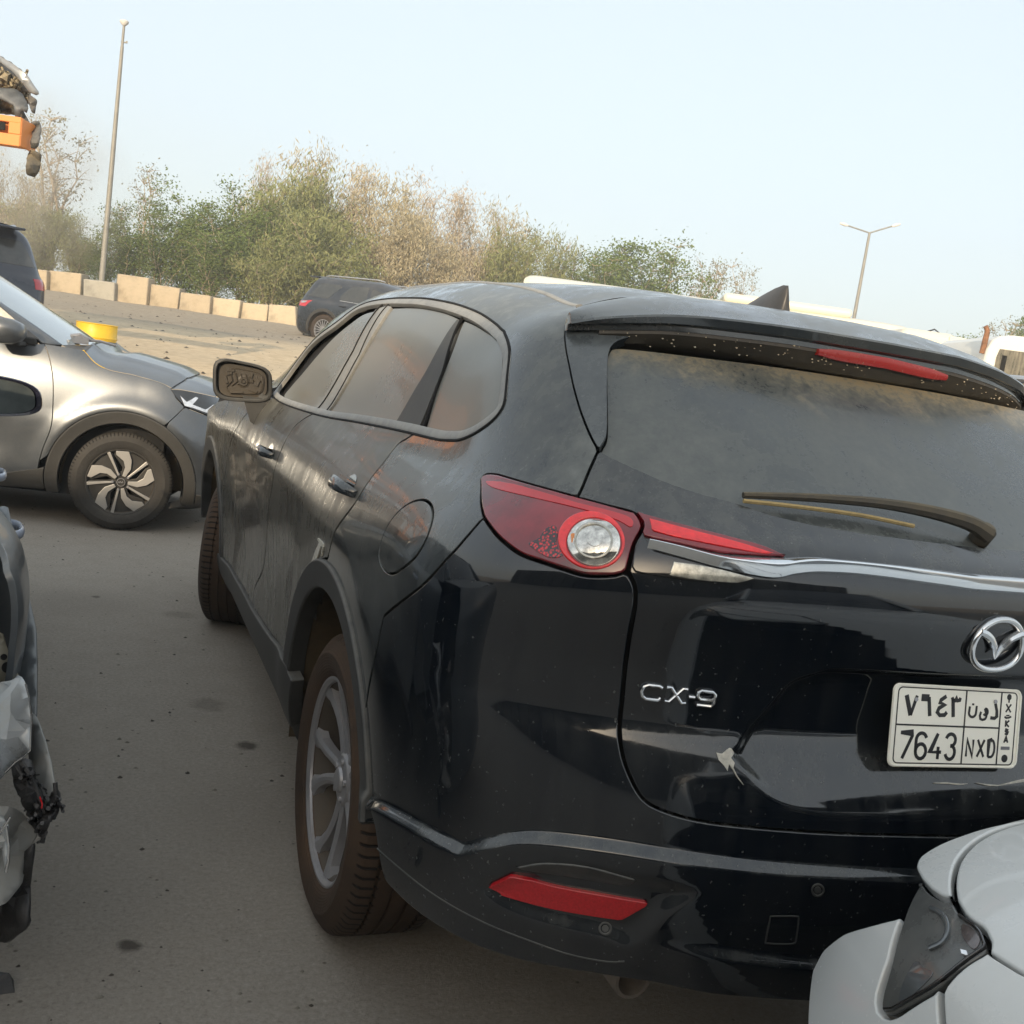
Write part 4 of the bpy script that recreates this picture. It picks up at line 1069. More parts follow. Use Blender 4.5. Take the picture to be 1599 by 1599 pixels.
# number plate: a thing fixed to the tailgate, so a part of the car
def plate_frame():
    pts = {}
    Yt = -1.112
    tl, tr = at(1396, 1066, 1, Yt), at(1597, 1077, 1, Yt); bl, br = at(1383, 1196, 1, Yt-.026), at(1583, 1200, 1, Yt-.026)
    c = (tl+tr+bl+br)/4; r = (tr-tl+br-bl); r[1] = 0; w_ = np.linalg.norm(r)/2; r /= np.linalg.norm(r)
    u = (tl-bl+tr-br); h_ = np.linalg.norm(u)/2; u /= np.linalg.norm(u); u = u-r*(u@r); u /= np.linalg.norm(u)
    return c, r, u, np.cross(r, u), w_, h_
pc, pr_, pu, pn, PW, PH = plate_frame()
if pn[1] > 0: pn = -pn
fp = lambda x, y, h: pc+pr_*x*PW+pu*y*PH+pn*h     # x,y in plate units (-.5...5)
pe = bpy.data.objects.new('number_plate', None); COL.objects.link(pe); pe.parent = suv; pe.empty_display_size = .05
white_plate = dusty('plate_white', (.92, .91, .82), (.40, .36, .27), .04, .1, .30, .5, streak=.15, patch=.5)
black_ink = plain('plate_ink', (.012, .012, .014), .5, var=.3)
grey_ink = plain('plate_grey', (.16, .165, .18), .5, var=.2)
def rrect(w_, h_, r_x, r_y, n=6):
    o = []
    for cx_, cy_, a0 in ((w_-r_x, h_-r_y, 0), (-w_+r_x, h_-r_y, 90), (-w_+r_x, -h_+r_y, 180), (w_-r_x, -h_+r_y, 270)):
        for k in range(n+1): a = R_(a0+90*k/n); o.append((cx_+r_x*math.cos(a), cy_+r_y*math.sin(a)))
    return o
m = MB(); m.prism(rrect(.5, .5, .045, .09), fp, .0018); m.obj('plate_face', white_plate, pe, False)
m = MB(); stroke(m, rrect(.492, .484, .042, .085), .011, lambda x, y, h: fp(x, y, .0018+h), .0018, True); m.obj('plate_rim', white_plate, pe, False)
m = MB(); K = lambda x, y, h: fp(x, y, .0019+h)
LW = .0072
def ps(pts, w_=LW): # scale so stroke width is isotropic in plate units
    # convert to metres first
    stroke(m, [(x*PW, y*PH) for x, y in pts], w_*PW/ .32*1.0, lambda x, y, h: K(x/PW, y/PH, h), .0007)
def loop_line(): stroke(m, [(x*PW, y*PH) for x, y in rrect(.462, .455, .03, .06)], .0022, lambda x, y, h: K(x/PW, y/PH, h), .0006, True)
loop_line()
ps([(-.462, .005), (.335, .005)], .003); ps([(.055, .455), (.055, -.455)], .003); ps([(.335, .455), (.335, -.455)], .003)
def arcp(cx_, cy_, rx, ry, a0, a1, n=14): return [(cx_+rx*math.cos(R_(a0+(a1-a0)*k/n)), cy_+ry*math.sin(R_(a0+(a1-a0)*k/n))) for k in range(n+1)]
D = .0064
# western digits 7 6 4 3
y0, y1 = -.40, -.09
def g7(x, w_): ps([(x, y1), (x+w_, y1), (x+w_, y1-.03), (x+.25*w_, y0)], D)
def g6(x, w_): 
    r = .085; ps(arcp(x+w_/2, y0+r+.005, w_/2, r+.005, 100, 460), D); ps([(x, y0+r)]+[(x, y0+.21)]+arcp(x+w_/2, y0+.225, w_/2, .085, 180, 20), D)
def g4(x, w_): ps([(x+.62*w_, y1), (x, y0+.085), (x+w_, y0+.085)], D); ps([(x+.72*w_, y0+.15), (x+.72*w_, y0)], D)
def g3(x, w_): ps(arcp(x+w_/2, y1-.075, w_/2, .075, 165, -90), D); ps(arcp(x+w_/2, y0+.085, w_/2, .085, 90, -165), D)
g7(-.420, .088); g6(-.302, .078); g4(-.192, .084); g3(-.075, .072)
# western letters N X D
ya, yb = -.36, -.15
LT = .0047
ps([(.088, ya), (.088, yb), (.138, ya), (.138, yb)], LT); ps([(.174, yb), (.226, ya)], LT); ps([(.226, yb), (.174, ya)], LT)
ps([(.262, ya), (.262, yb), (.284, yb)]+arcp(.284, (ya+yb)/2, .026, (yb-ya)/2, 90, -90)+[(.262, ya)], LT)
# eastern digits
ps([(-0.401, .36), (-0.361, .12)], .0092); ps([(-0.322, .36), (-0.361, .12)], .0063)
ps([(-0.288, .34), (-0.231, .34)], .013); ps([(-0.233, .35), (-0.216, .12)], .0078)
ps([(-0.101, .37), (-0.141, .32), (-0.151, .29), (-0.111, .265), (-0.151, .22), (-0.161, .17), (-0.141, .135), (-0.104, .14), (-0.088, .175)], .0070)
ps([(-0.038, .355), (-0.032, .32), (-0.014, .312), (-0.004, .34), (0.008, .312), (0.022, .33), (0.024, .36)], .0059) if False else ps([(-0.056, .36), (-0.048, .325), (-0.030, .322), (-0.022, .35), (-0.014, .322), (0.004, .33), (0.008, .36)], .0063)
ps([(-0.048, .345), (-0.036, .12)], .0078)
# eastern letters
ps([(.088, .26), (.085, .19)]+arcp(.112, .185, .028, .055, 180, 355)+[(.142, .27)], .0046); ps([(.112, .275), (.112, .30)], .0046)
ps([(.180, .20)]+[(.172, .15), (.178, .11), (.195, .10)]+arcp(.205, .155, .02, .05, 270, 360)+[(.215, .24)]+arcp(.215, .20, .018, .04, 100, -140), .0044)
ps([(.290, .31), (.305, .22), (.308, .15), (.292, .125), (.258, .13)], .0063)
# right band: emblem, letters, bar and dot
K0 = lambda x, y, h: fp(x, y, .0019+h)
ps([(.398, .33), (.398, .42)], .0030); ps(arcp(.398, .40, .012, .028, 0, 360), .0033); ps([(.378, .31), (.398, .26), (.418, .21)], .003); ps([(.418, .31), (.398, .26), (.378, .21)], .003)
ps([(.372, .15), (.385, .135), (.405, .14), (.425, .155)], .0035); ps([(.385, .165), (.410, .170)], .0025)
ps([(.385, .025), (.385, .105)], .0033); ps([(.412, .105), (.388, .065), (.412, .025)], .0033)
ps([(.411, -.015), (.390, -.008), (.386, -.028), (.410, -.048), (.406, -.070), (.385, -.065)], .0033)
ps([(.383, -.175), (.398, -.098), (.413, -.175)], .0033); ps([(.388, -.150), (.408, -.150)], .0035)
m.prism([(x+.398, y-.375) for x, y in arcp(0, 0, .024, .048, 0, 345, 23)], lambda x, y, h: K0(x, y, h), .0007)
m.obj('plate_lettering', black_ink, pe, False)
m = MB(); m.prism([(.362, -.225), (.432, -.225), (.432, -.265), (.362, -.265)], lambda x, y, h: K0(x, y, h), .0007); m.obj('plate_bar', grey_ink, pe, False)
for x, y in ((-.330, .315), (.285, .335)):
    m = MB(); m.prism([(x+a, y+b) for a, b in arcp(0, 0, .012, .024, 0, 340, 17)], lambda x, y, h: fp(x, y, .0022+h), .0022); m.obj('plate_screw', alloy_m, pe, False)
# scratches with bare primer
prim = plain('bare_primer', (.50, .48, .42), .6, var=.3, scale=90)
def scratch(px, w_, name='paint_chip', n=5):
    c = T(*px); ribbon(name, CX, c, w_, .0006, prim, suv, mirror=False, step=.003, off=.003)
scratch([(1458, 1223), (1476, 1223), (1498, 1225), (1509, 1224)], [.0015, .003, .0025, .001])
scratch([(1523, 1223), (1540, 1226), (1556, 1227), (1580, 1222), (1597, 1219)], [.001, .003, .002, .004, .006])
panel('paint_chip', CX, T((1118, 1175), (1127, 1177), (1134, 1171), (1140, 1167), (1146, 1176), (1141, 1183), (1147, 1191), (1144, 1203), (1138, 1193), (1136, 1204), (1130, 1195), (1122, 1187)), prim, suv, off=.0012, gap=0, res=.008, step=.003, mirror=False, edge_r=.0003, depth=.001)
scratch([(1141, 1195), (1150, 1212), (1160, 1225)], [.0025, .0015, .0005])
scratch([(502, 848), (498, 860), (490, 877), (484, 889), (478, 903), (473, 922), (470, 938)], [.020, .028, .015, .010, .012, .007, .003])
scratch([(498, 842), (506, 852), (503, 868)], [.006, .012, .005])

# ================================================================== ground
fh = np.array([FW[0], FW[1]]); fh /= np.linalg.norm(fh); rh = np.array([fh[1], -fh[0]])
TD = Tab([-300, 9.0, 9.6, 10.6, 12, 16, 20, 26, 30, 40, 900], [0, 0, .10, .62, .90, 1.2, 1.42, 1.62, 1.9, 2.0, 2.0], .45, .1)
def DW(x, y): d = np.array([x-CAM[0], y-CAM[1]]); return d@fh, d@rh
def ground_z(x, y):
    D, W = DW(x, y); D2 = D+.25*math.sin(W*.35+1)+.12*math.sin(W*1.1)*(D > 9)
    z = float(TD(D2))
    if D2 > 9.3: z += (.05*mnoise.noise(Vector((x*.5, y*.5, 0)))+.018*mnoise.noise(Vector((x*2.1, y*2.1, 3))))*min(1, (D2-9.3)/2)
    return z
def on_ground(px, py, D0=8):
    """point of the terrain under a pixel"""
    d = ray(px, py); t = 2.0
    for i in range(4000):
        p = CAM+d*t
        if p[2] <= ground_z(p[0], p[1]): return p
        t += .03
    return p
Ds = np.concatenate([np.linspace(-60, -8, 14), np.linspace(-6, 8, 22), np.linspace(8.5, 34, 120), np.linspace(36, 90, 28), np.array([120, 200, 400, 900, 2500])])
Ws = np.concatenate([[-2500, -800, -300, -120, -60], np.linspace(-40, 40, 150), [60, 120, 300, 800, 2500]])
V = []; F = []
for D in Ds:
    for W in Ws:
        x, y = CAM[0]+fh[0]*D+rh[0]*W, CAM[1]+fh[1]*D+rh[1]*W; V.append((x, y, ground_z(x, y)))
n_ = len(Ws)
for i in range(len(Ds)-1):
    for k in range(n_-1): F.append((i*n_+k, i*n_+k+1, (i+1)*n_+k+1, (i+1)*n_+k))
gm_, t, b = nodes_mat('ground_dirt_and_asphalt')
geo = t.nodes.new('ShaderNodeNewGeometry'); 
def dotn(vec, off):
    d = t.nodes.new('ShaderNodeVectorMath'); d.operation = 'DOT_PRODUCT'; L(t, geo.outputs['Position'], d.inputs[0]); d.inputs[1].default_value = vec
    return math_(t, 'ADD', d.outputs['Value'], off)
gD = dotn((fh[0], fh[1], 0), -float(CAM[:2]@fh)); gW = dotn((rh[0], rh[1], 0), -float(CAM[:2]@rh))
nb = tex(t, .35, 4, .6); nf = tex(t, 70, 8, .85); nm = tex(t, 7, 6, .7); nl = tex(t, 1.1, 4, .6)
gDn = math_(t, 'ADD', gD, mrange(t, nl, .3, .7, -.35, .35))
sandf = mrange(t, gDn, 8.7, 9.3, 0, 1)
asph = ramp(t, nf, [(.30, (.135, .119, .100)), (.47, (.275, .248, .213)), (.60, (.345, .313, .270)), (.72, (.56, .52, .46))])
asph = mixc(t, mrange(t, nb, .35, .65, 0, .40), asph, (.31, .27, .22))
asph = mixc(t, mrange(t, nm, .45, .70, 0, .35), asph, (.21, .187, .155))
vor = t.nodes.new('ShaderNodeTexVoronoi'); vor.inputs['Scale'].default_value = 2.3; vor.inputs['Randomness'].default_value = 1
L(t, geo.outputs['Position'], vor.inputs['Vector'])
nzs = tex(t, 14, 3, .6); vd = math_(t, 'ADD', vor.outputs['Distance'], mrange(t, nzs, .3, .7, -.02, .02))
asph = mixc(t, mrange(t, vd, .02, .06, .75, 0), asph, (.07, .06, .05))
vor2 = t.nodes.new('ShaderNodeTexVoronoi'); vor2.inputs['Scale'].default_value = 11; L(t, geo.outputs['Position'], vor2.inputs['Vector'])
asph = mixc(t, mrange(t, vor2.outputs['Distance'], .03, .075, .8, 0), asph, (.08, .066, .052))
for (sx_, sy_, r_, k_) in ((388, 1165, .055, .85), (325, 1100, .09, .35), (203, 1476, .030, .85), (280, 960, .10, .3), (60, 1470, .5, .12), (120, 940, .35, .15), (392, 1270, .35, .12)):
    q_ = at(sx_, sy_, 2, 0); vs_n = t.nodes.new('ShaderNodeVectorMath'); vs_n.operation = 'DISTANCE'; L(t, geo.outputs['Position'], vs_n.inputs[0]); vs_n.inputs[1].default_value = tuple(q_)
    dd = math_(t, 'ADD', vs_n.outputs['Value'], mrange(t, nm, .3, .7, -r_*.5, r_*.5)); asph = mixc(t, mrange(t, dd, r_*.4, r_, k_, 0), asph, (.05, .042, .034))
sand = ramp(t, nm, [(.3, (.43, .34, .225)), (.55, (.56, .455, .31)), (.75, (.63, .53, .38))])
sand = mixc(t, mrange(t, nf, .55, .8, 0, .5), sand, (.30, .235, .16))
grey_ground = ramp(t, nm, [(.3, (.20, .175, .145)), (.7, (.29, .26, .215))])
wv = math_(t, 'ADD', math_(t, 'MULTIPLY', gW, .8), mrange(t, nl, .3, .7, -1.2, 1.2))
rf = mrange(t, math_(t, 'ADD', gD, wv), 9.0, 6.2, 0, 1)      # left of the sand: darker and greyer
rf2 = mrange(t, gD, 19.0, 21.5, 0, .75)
sand = mixc(t, math_(t, 'MAXIMUM', rf, rf2), sand, grey_ground)
c = mixc(t, sandf, asph, sand)
L(t, c, b.inputs['Base Color']); b.inputs['Roughness'].default_value = .92; b.inputs['Specular IOR Level'].default_value = .25
bp = t.nodes.new('ShaderNodeBump'); bp.inputs['Strength'].default_value = .5; bp.inputs['Distance'].default_value = .012
L(t, math_(t, 'ADD', nf, math_(t, 'MULTIPLY', nm, .6)), bp.inputs['Height']); L(t, bp.outputs[0], b.inputs['Normal'])
ground = struct(mesh_obj('ground', V, F, gm_)); fixn(ground, 180)

# unseen dark block added behind the camera to shade the foreground and darken reflections
sdh = np.array([math.sin(SUN_AZ), math.cos(SUN_AZ)]); sdp = np.array([sdh[1], -sdh[0]])
caster_m = plain('shade_caster_dark', (.10, .092, .080), .85, var=.35, scale=1.3)
m = MB(); c0 = CAM[:2]+sdh*13.0; a_ = math.atan2(sdp[1], sdp[0])
rot = Matrix.Rotation(a_, 3, 'Z')
m.box((c0[0]+sdh[0]*4, c0[1]+sdh[1]*4, 3.15), (46, 8, 6.3), rot)
for k in range(-22, 23, 2): m.box((c0[0]+sdp[0]*k, c0[1]+sdp[1]*k, 3.1), (.25, .24, 6.2), rot)
wb = m.obj('shade_caster', caster_m, None, False); wb['kind'] = 'structure'

# ================================================================== other vehicles
def place(origin, yaxis):
    y = np.array([yaxis[0], yaxis[1], 0.]); y /= np.linalg.norm(y); x = np.array([y[1], -y[0], 0.]); Mx = np.eye(4)
    Mx[:3, 0] = x; Mx[:3, 1] = y; Mx[:3, 3] = origin; return Mx
def root_at(name, label, cat_, Mx, group=None):
    th = thing(name, label, cat_, tuple(Mx[:3, 3]), math.atan2(Mx[1, 1], Mx[0, 1])-math.pi/2, group); return th

# ---- silver crossover, nose to the right; the skin's wrapped end is its nose
kd = np.array([.985, -.174]); kd /= np.linalg.norm(kd)
con = at(182, 829, 2, 0); My = place((0, 0, 0), -kd); org = con+My[:3, 0]*.865
MK = place(org, -kd)
silver = root_at('silver_crossover', 'silver compact crossover with black arch trim standing crosswise behind the black SUV', 'car', MK)
KR = cum_rows([(.17, .76, .60), (.24, .845, .72), (.32, .872, .78), (.45, .880, .83), (.56, .884, .845), (.64, .888, .835), (.72, .890, .80), (.79, .886, .755), (.92, .870, .70), (1.03, .845, .62),
    (1.12, .805, .52), (1.18, .75, .40), (1.22, .66, .28), (1.235, .5, .12)])
planK = Tab([-1, 3.6], [1, 1], 0); dropK = Tab([-.9, -.3, .0, .25, .6, 3.6], [.78, .88, 1.0, 1.12, 1.30, 1.34], .08)
KS = Skin(KR, -.05, 1.25, 3.0, planK, dropK, .80, bow=.10, mat=MK); KS.u0 = -3.2; KLC = 1.25
def kb(u, v, P):
    y, z = P[..., 1], P[..., 2]; r = np.hypot(y, z-.345); d = .020*np.exp(-((r-.52)/.07)**2)*(u < .8)*sstep(.2, .35, z)
    return d-.022*sstep(.3, .55, z)*(1-sstep(.6, .82, z))*sstep(.65, 1.0, y)
KS.disps.append(kb)
def TK(*p): return KS.trace(p)
paint_silver = dusty('silver_paint', (.105, .122, .145), (.30, .28, .23), .10, .12, .28, .5, metal=.85, coat=.9, streak=.05, patch=.3, flake=.25)
clad = dusty('grey_cladding', (.022, .022, .022), (.15, .145, .13), .15, .2, .55, .8, streak=.1, patch=.3, spec=.3)
kp = dict(mirror=False, res=.035, step=.02)
dg = crom(TK((69, 537), (78, 562), (83, 598), (82, 648), (78, 672), (68, 697), (61, 720), (58, 738)), 5)
def arcK(r, a0, a1, n=40):
    a = np.radians(np.linspace(a0, a1, n)); return KS.uv_yz(np.stack([r*np.cos(a), .345+r*np.sin(a)], 1))
bt = crom(TK((69, 537), (97, 541), (131, 547)), 4)
hl_line = crom(TK((131, 547), (147, 565), (166, 576), (190, 582), (214, 587), (249, 597), (268, 606)), 5)
hlamp = crom(TK((266, 608), (285, 609), (320, 616), (357, 625), (358, 630), (352, 643), (341, 654), (333, 652), (309, 643), (290, 635), (276, 622)), 3, True, (0, 3, 6))
bg = TK((288, 636), (276, 648), (264, 659))
_pb = KS.pos(bg[-1:, 0], bg[-1:, 1])[0]; angb = math.degrees(math.atan2(_pb[2]-.345, _pb[1]))
panel('wing', KS, cat(bt, hl_line, TK((275, 622), (288, 636)), bg[1:], arcK(.500, angb-1, 16), dg[::-1][5:]), paint_silver, silver, **kp)
front_door = cat(dg, TK((40, 742), (0, 738), (-120, 735), (-260, 730), (-260, 560), (-120, 530), (0, 533), (40, 537)))
panel('front_door', KS, front_door, paint_silver, silver, **kp)
o1 = arcK(.500, -14, 196, 60); i1 = arcK(.412, -16, 196, 60)
panel('arch_moulding', KS, cat(o1, i1[::-1]), clad, silver, off=.012, depth=.05, edge_r=.008, **kp)
nose = cat(bg[::-1], TK((309, 644), (333, 653), (341, 655), (352, 645)), np.array([[KLC, TK((352, 645))[0, 1]], [KLC+.9, TK((352, 645))[0, 1]], [KLC+.9, .10], [KLC, .10]]), arcK(.498, 190, angb+1, 16))
panel('front_bumper', KS, nose, paint_silver, silver, **kp)
panel('headlamp', KS, hlamp, dusty('headlamp_glass', (.010, .012, .015), (.3, .3, .28), .02, .03, .04, .3, coat=1, streak=.1), silver, off=.004, mirror=False, res=.02, step=.008, edge_r=.003, depth=.02)
lens_w = plain('headlamp_silver', (.75, .76, .78), .18, metal=.7, var=.3, scale=40, coat=1)
for poly in ([(281, 618), (291, 628), (305, 620), (309, 622), (300, 632), (320, 640), (332, 632), (336, 636), (322, 645), (300, 637), (288, 634)], [(335, 652), (350, 638), (355, 640), (342, 655)]):
    panel('lamp_reflector', KS, TK(*poly), lens_w, silver, off=.008, mirror=False, gap=0, res=.02, step=.006, edge_r=.001, depth=.006)
panel('lower_cladding', KS, cat(arcK(.5, 6, -12, 6), TK((0, 758), (-120, 756), (-260, 752), (-260, 730), (-120, 735), (0, 738))), clad, silver, off=.006, depth=.05, edge_r=.006, **kp)
panel('lower_cladding', KS, cat(arcK(.5, 192, 184, 4), np.array([[KLC, .16], [KLC+.9, .16], [KLC+.9, .02], [.35, .02]])), clad, silver, off=.008, depth=.05, edge_r=.006, **kp)
# bonnet: sheet from the shut line across the car, with its raised rib
def toK(P): return (np.asarray(P)-MK[:3, 3])@MK[:3, :3]
hc = resample(hl_line, .03); hp = KS.pos(hc[:, 0], hc[:, 1])
fr = KS.pos(*np.stack([np.interp(np.linspace(0, 1, 14), np.linspace(0, 1, len(hlamp[:14])), hlamp[:14, k]) for k in (0, 1)]))
hp = np.vstack([hp, fr])
V = []; F = []; nt_ = 33
for i, p in enumerate(hp):
    W_ = abs(p[0])
    for k in range(nt_):
        t_ = k/(nt_-1)                      # 0 at the near edge, 1 at the far edge
        x = -W_+2*W_*t_; e_ = 1-abs(2*t_-1)**2.6; fwd = .10*(1-(2*t_-1)**2)*(1 if i > len(hp)*.6 else max(0, (i-len(hp)*.3)/(len(hp)*.3)))
        rib = .014*math.exp(-((abs(x)-.50)/.045)**2)
        V.append((x, p[1]-fwd, p[2]+float(np.interp(p[1], [-.6, -.4, -.2, .1, .33], [.03, .06, .10, .125, .055]))*e_+rib*(1-.6*i/len(hp))+.002))
for i in range(len(hp)-1):
    for k in range(nt_-1): F.append((i*nt_+k, i*nt_+k+1, (i+1)*nt_+k+1, (i+1)*nt_+k))
V_h0 = V[:nt_]
o = mesh_obj('bonnet', V, F, paint_silver, silver); fixn(o, 60)
# upper body: door window line, pillar, windscreen, roof; built in the car's own frame
def Kat(px, py, xs): 
    """point on the car's vertical plane x = xs under a pixel"""
    n = MK[:3, 0]; o_ = MK[:3, 3]+n*xs; d = ray(px, py); t_ = ((o_-CAM)@n)/(d@n); return toK(CAM+d*t_)
A = [Kat(*q) for q in ((66, 537, -.80), (45, 521, -.78), (20, 501, -.76), (0, 484, -.745), (-60, 438, -.70), (-130, 388, -.66))]
B = [Kat(*q) for q in ((97, 538, -.74), (62, 513, -.72), (30, 491, -.70), (0, 471, -.69), (-62, 427, -.65), (-130, 380, -.61))]
Bm = [Kat(*q) for q in ((128, 531, .05), (90, 502, .05), (50, 471, .05), (0, 432, .05), (-62, 386, .05), (-130, 338, .05))]
Bq = crom(np.array(B), 4); Aq = crom(np.array(A), 4); Bmq = Bq+np.array([0, -.09, .012])
V = []; F = []
for a, b_ in zip(Aq, Bq):
    for s_ in (0, .25, .5, .75, 1): q = a*(1-s_)+b_*s_; V.append(tuple(q+np.array([-.012*math.sin(math.pi*s_), 0, .0])))
for i in range(len(Aq)-1):
    for k in range(4): F.append((i*5+k, (i+1)*5+k, (i+1)*5+k+1, i*5+k+1))
o = mesh_obj('windscreen_pillar', V, F, paint_silver, silver); fixn(o, 60)
o.modifiers.new('s', 'SOLIDIFY').thickness = .03
V = []; F = []
for b_, m_ in zip(Bq, Bmq):
    for k in range(15):
        t_ = 2*k/14-1; w0 = b_[0]; V.append((w0*-t_, b_[1]+(m_[1]-b_[1])*(1-t_*t_), b_[2]+(m_[2]-b_[2])*(1-t_*t_)-.003))
for i in range(len(Bq)-1):
    for k in range(14): F.append((i*15+k, i*15+k+1, (i+1)*15+k+1, (i+1)*15+k))
wsm, t, b = nodes_mat('windscreen_glass'); b.inputs['Base Color'].default_value = (.10, .14, .15, 1); b.inputs['Roughness'].default_value = .06
b.inputs['Coat Weight'].default_value = 1; L(t, ramp(t, tex(t, 5, 4), [(.3, (.16, .20, .21)), (.7, (.26, .30, .30))]), b.inputs['Base Color'])
o = mesh_obj('windscreen', V, F, wsm, silver); fixn(o, 80)
# side glass with belt line, roof
Gs = [Kat(*q) for q in ((62, 530, -.80), (40, 528, -.805), (0, 526, -.81), (-150, 520, -.83), (-260, 516, -.83), (-260, 400, -.72), (-150, 372, -.70), (-75, 415, -.71), (0, 477, -.745), (28, 503, -.77))]
m = MB(); m.add(Gs, [tuple(range(len(Gs)))]); m.obj('side_window', dusty('dark_side_glass', (.012, .013, .014), (.2, .19, .17), .12, .1, .07, .4, coat=.6), silver, False)
rl = Kat(-150, 352, -.64)
m = MB(); m.box((0, rl[1]+.75, rl[2]-.02), (1.28, 1.6, .06)); o = m.obj('roof', paint_silver, silver, False); bevel(o, .03, 3)
m = MB(); m.box((0, 1.35, .52), (1.55, 3.2, .62)); m.box((0, .0, .60), (1.1, 1.0, .35)); m.box((0, 1.6, .86), (1.4, 2.2, .2)); m.obj('inner_shell', void_m, silver, False)
# cowl with loose wiper parts
V = []; F = []; h0 = np.array(V_h0)
for k in range(15):
    t_ = 1-2*k/14; bp_ = np.array([Bq[0][0]*t_, Bq[0][1]-.09*(1-t_*t_), Bq[0][2]+.012*(1-t_*t_)-.004]); hq = np.array([np.interp(k/14, np.linspace(0, 1, len(h0)), h0[:, j]) for j in range(3)])
    for s_ in (-.25, 0, .35, .7, 1.0, 1.12): V.append(bp_*(1-s_)+hq*s_-np.array([0, 0, .016*(0 < s_ < 1)+.006*(s_ > 1)]))
for k in range(14):
    for j in range(5): F.append((k*6+j, (k+1)*6+j, (k+1)*6+j+1, k*6+j+1))
o = mesh_obj('cowl', V, F, plastic_dusty, silver); fixn(o, 60)
m = MB(); a = Kat(125, 531, -.45); m.box(a, (.07, .10, .05), Matrix.Rotation(.5, 3, 'Z')); m.tube([a, a+np.array([.05, -.12, .01]), a+np.array([.14, -.22, -.01])], .010, 6); m.tube([a+np.array([0, .06, .02]), a+np.array([-.02, .0, .035]), a+np.array([.02, -.06, .01])], .016, 6)
m.obj('wiper_linkage', alloy_m, silver)
# mirror
mc = Kat(14, 517, -.99); V = []; F = []
secs = [(-.10, .86, .02), (-.085, .97, .006), (-.04, 1.0, 0), (.03, .93, 0), (.08, .70, 0), (.10, .35, 0)]
sec2 = []
for dy, sc_, q in secs:
    for (x, z) in rr(.125, .085, 28, 3.0): V.append((mc[0]+x*sc_, mc[1]-dy*1.0, mc[2]+z*sc_))
for i in range(5):
    for k in range(28): F.append((i*28+k, i*28+(k+1) % 28, (i+1)*28+(k+1) % 28, (i+1)*28+k))
F += [tuple(range(28)), tuple(5*28+k for k in range(28))]
o = mesh_obj('door_mirror', V, F, paint_silver, silver); fixn(o, 50)
m = MB(); m.box((mc[0]+.09, mc[1]-.0, mc[2]-.075), (.20, .15, .028)); m.box((mc[0]+.20, mc[1]-.02, mc[2]-.05), (.08, .22, .05)); o = m.obj('mirror_foot', clad, silver, False); bevel(o, .01)
# wheel
def kia_wheel(parent):
    R, rim = .345, .229
    for p in make_wheel(parent, R, .215, rim, 0, 'none', tyre_k, dark_alloy): p.location = (0, 0, 0)
    m = MB(); mb_ = MB()
    for k in range(5):
        a = R_(64+72*k)
        def fr_(x, y, h): # x radial, y tangential
            return (.022-h, x*math.cos(a)-y*math.sin(a), x*math.sin(a)+y*math.cos(a))
        po = lambda L_: [(r*math.cos(R_(-q)), r*math.sin(R_(-q))) for r, q in L_]
        m.prism(po([(.046, 12), (.112, 15), (.170, 26), (.222, 37), (.222, 59), (.196, 60), (.150, 44), (.108, 36), (.046, 40)]), fr_, .008)
        m.prism(po([(.048, -12), (.120, -5), (.224, -3.2), (.224, 2.6), (.120, 2.2), (.048, 3)]), fr_, .006)
    o = m.obj('spoke_faces', mach, parent, False); bevel(o, .002, 2)
    m = MB()
    for k in range(5):
        a = R_(64+72*k)
        def fr_(x, y, h): return (.066-h, x*math.cos(a)-y*math.sin(a), x*math.sin(a)+y*math.cos(a))
        m.prism([(r*math.cos(R_(-q)), r*math.sin(R_(-q))) for r, q in [(.03, -30), (.112, -9), (.228, -5.5), (.228, 24), (.228, 62), (.190, 64), (.104, 46), (.03, 60)]], fr_, .030)
    o = m.obj('spoke_backs', dark_alloy, parent, False); bevel(o, .004, 2)
    m = MB(); m.lathe([(0, .016), (.026, .016), (.030, .020), (.030, .05)], 30, 'X'); m.obj('hub_cap', dark_alloy, parent)
    m = MB()
    for k in range(5):
        a = R_(90+50+72*k); m.lathe([(0, .012), (.007, .012), (.010, .018), (.010, .05)], 12, 'X', (0, .057*math.cos(a), .057*math.sin(a)))
    m.lathe([(.0255, .0145), (.0285, .0145), (.0285, .018), (.0255, .018)], 30, 'X', (0, 0, 0), True)
    z_ = lambda x, y, h: (.0155-h, -x, y)
    stroke(m, [(-.019, -.005), (-.012, .005), (-.009, -.005), (-.002, .006), (.002, -.005), (.010, .006), (.014, -.005)], .003, lambda x, y, h: (.0155-h, -x, y), .0015)
    m.obj('wheel_nut', alloy_m, parent)
tyre_k = tyre_mat('grey_tyre_rubber', .345, .229, (.016, .016, .016), (.13, .12, .105), .20, .215)
dark_alloy = dusty('dark_alloy', (.020, .021, .023), (.16, .145, .12), .15, .2, .35, .7, metal=.3, streak=0, spec=.4)
mach = dusty('machined_alloy', (.50, .49, .47), (.22, .2, .17), .12, .15, .32, .6, metal=.85, streak=0)
e = bpy.data.objects.new('wheel', None); COL.objects.link(e); e.parent = silver; e.location = (-.872, 0, .345); e.rotation_euler = (0, 0, R_(7)); kia_wheel(e)
for (x, y, rz) in ((-.872, 2.61, 0), (.872, 0, math.pi), (.872, 2.61, math.pi)):
    e2 = e.copy(); COL.objects.link(e2); e2.location = (x, y, .345); e2.rotation_euler = (0, 0, rz)
    for ch in list(e.children): c_ = ch.copy(); COL.objects.link(c_); c_.parent = e2
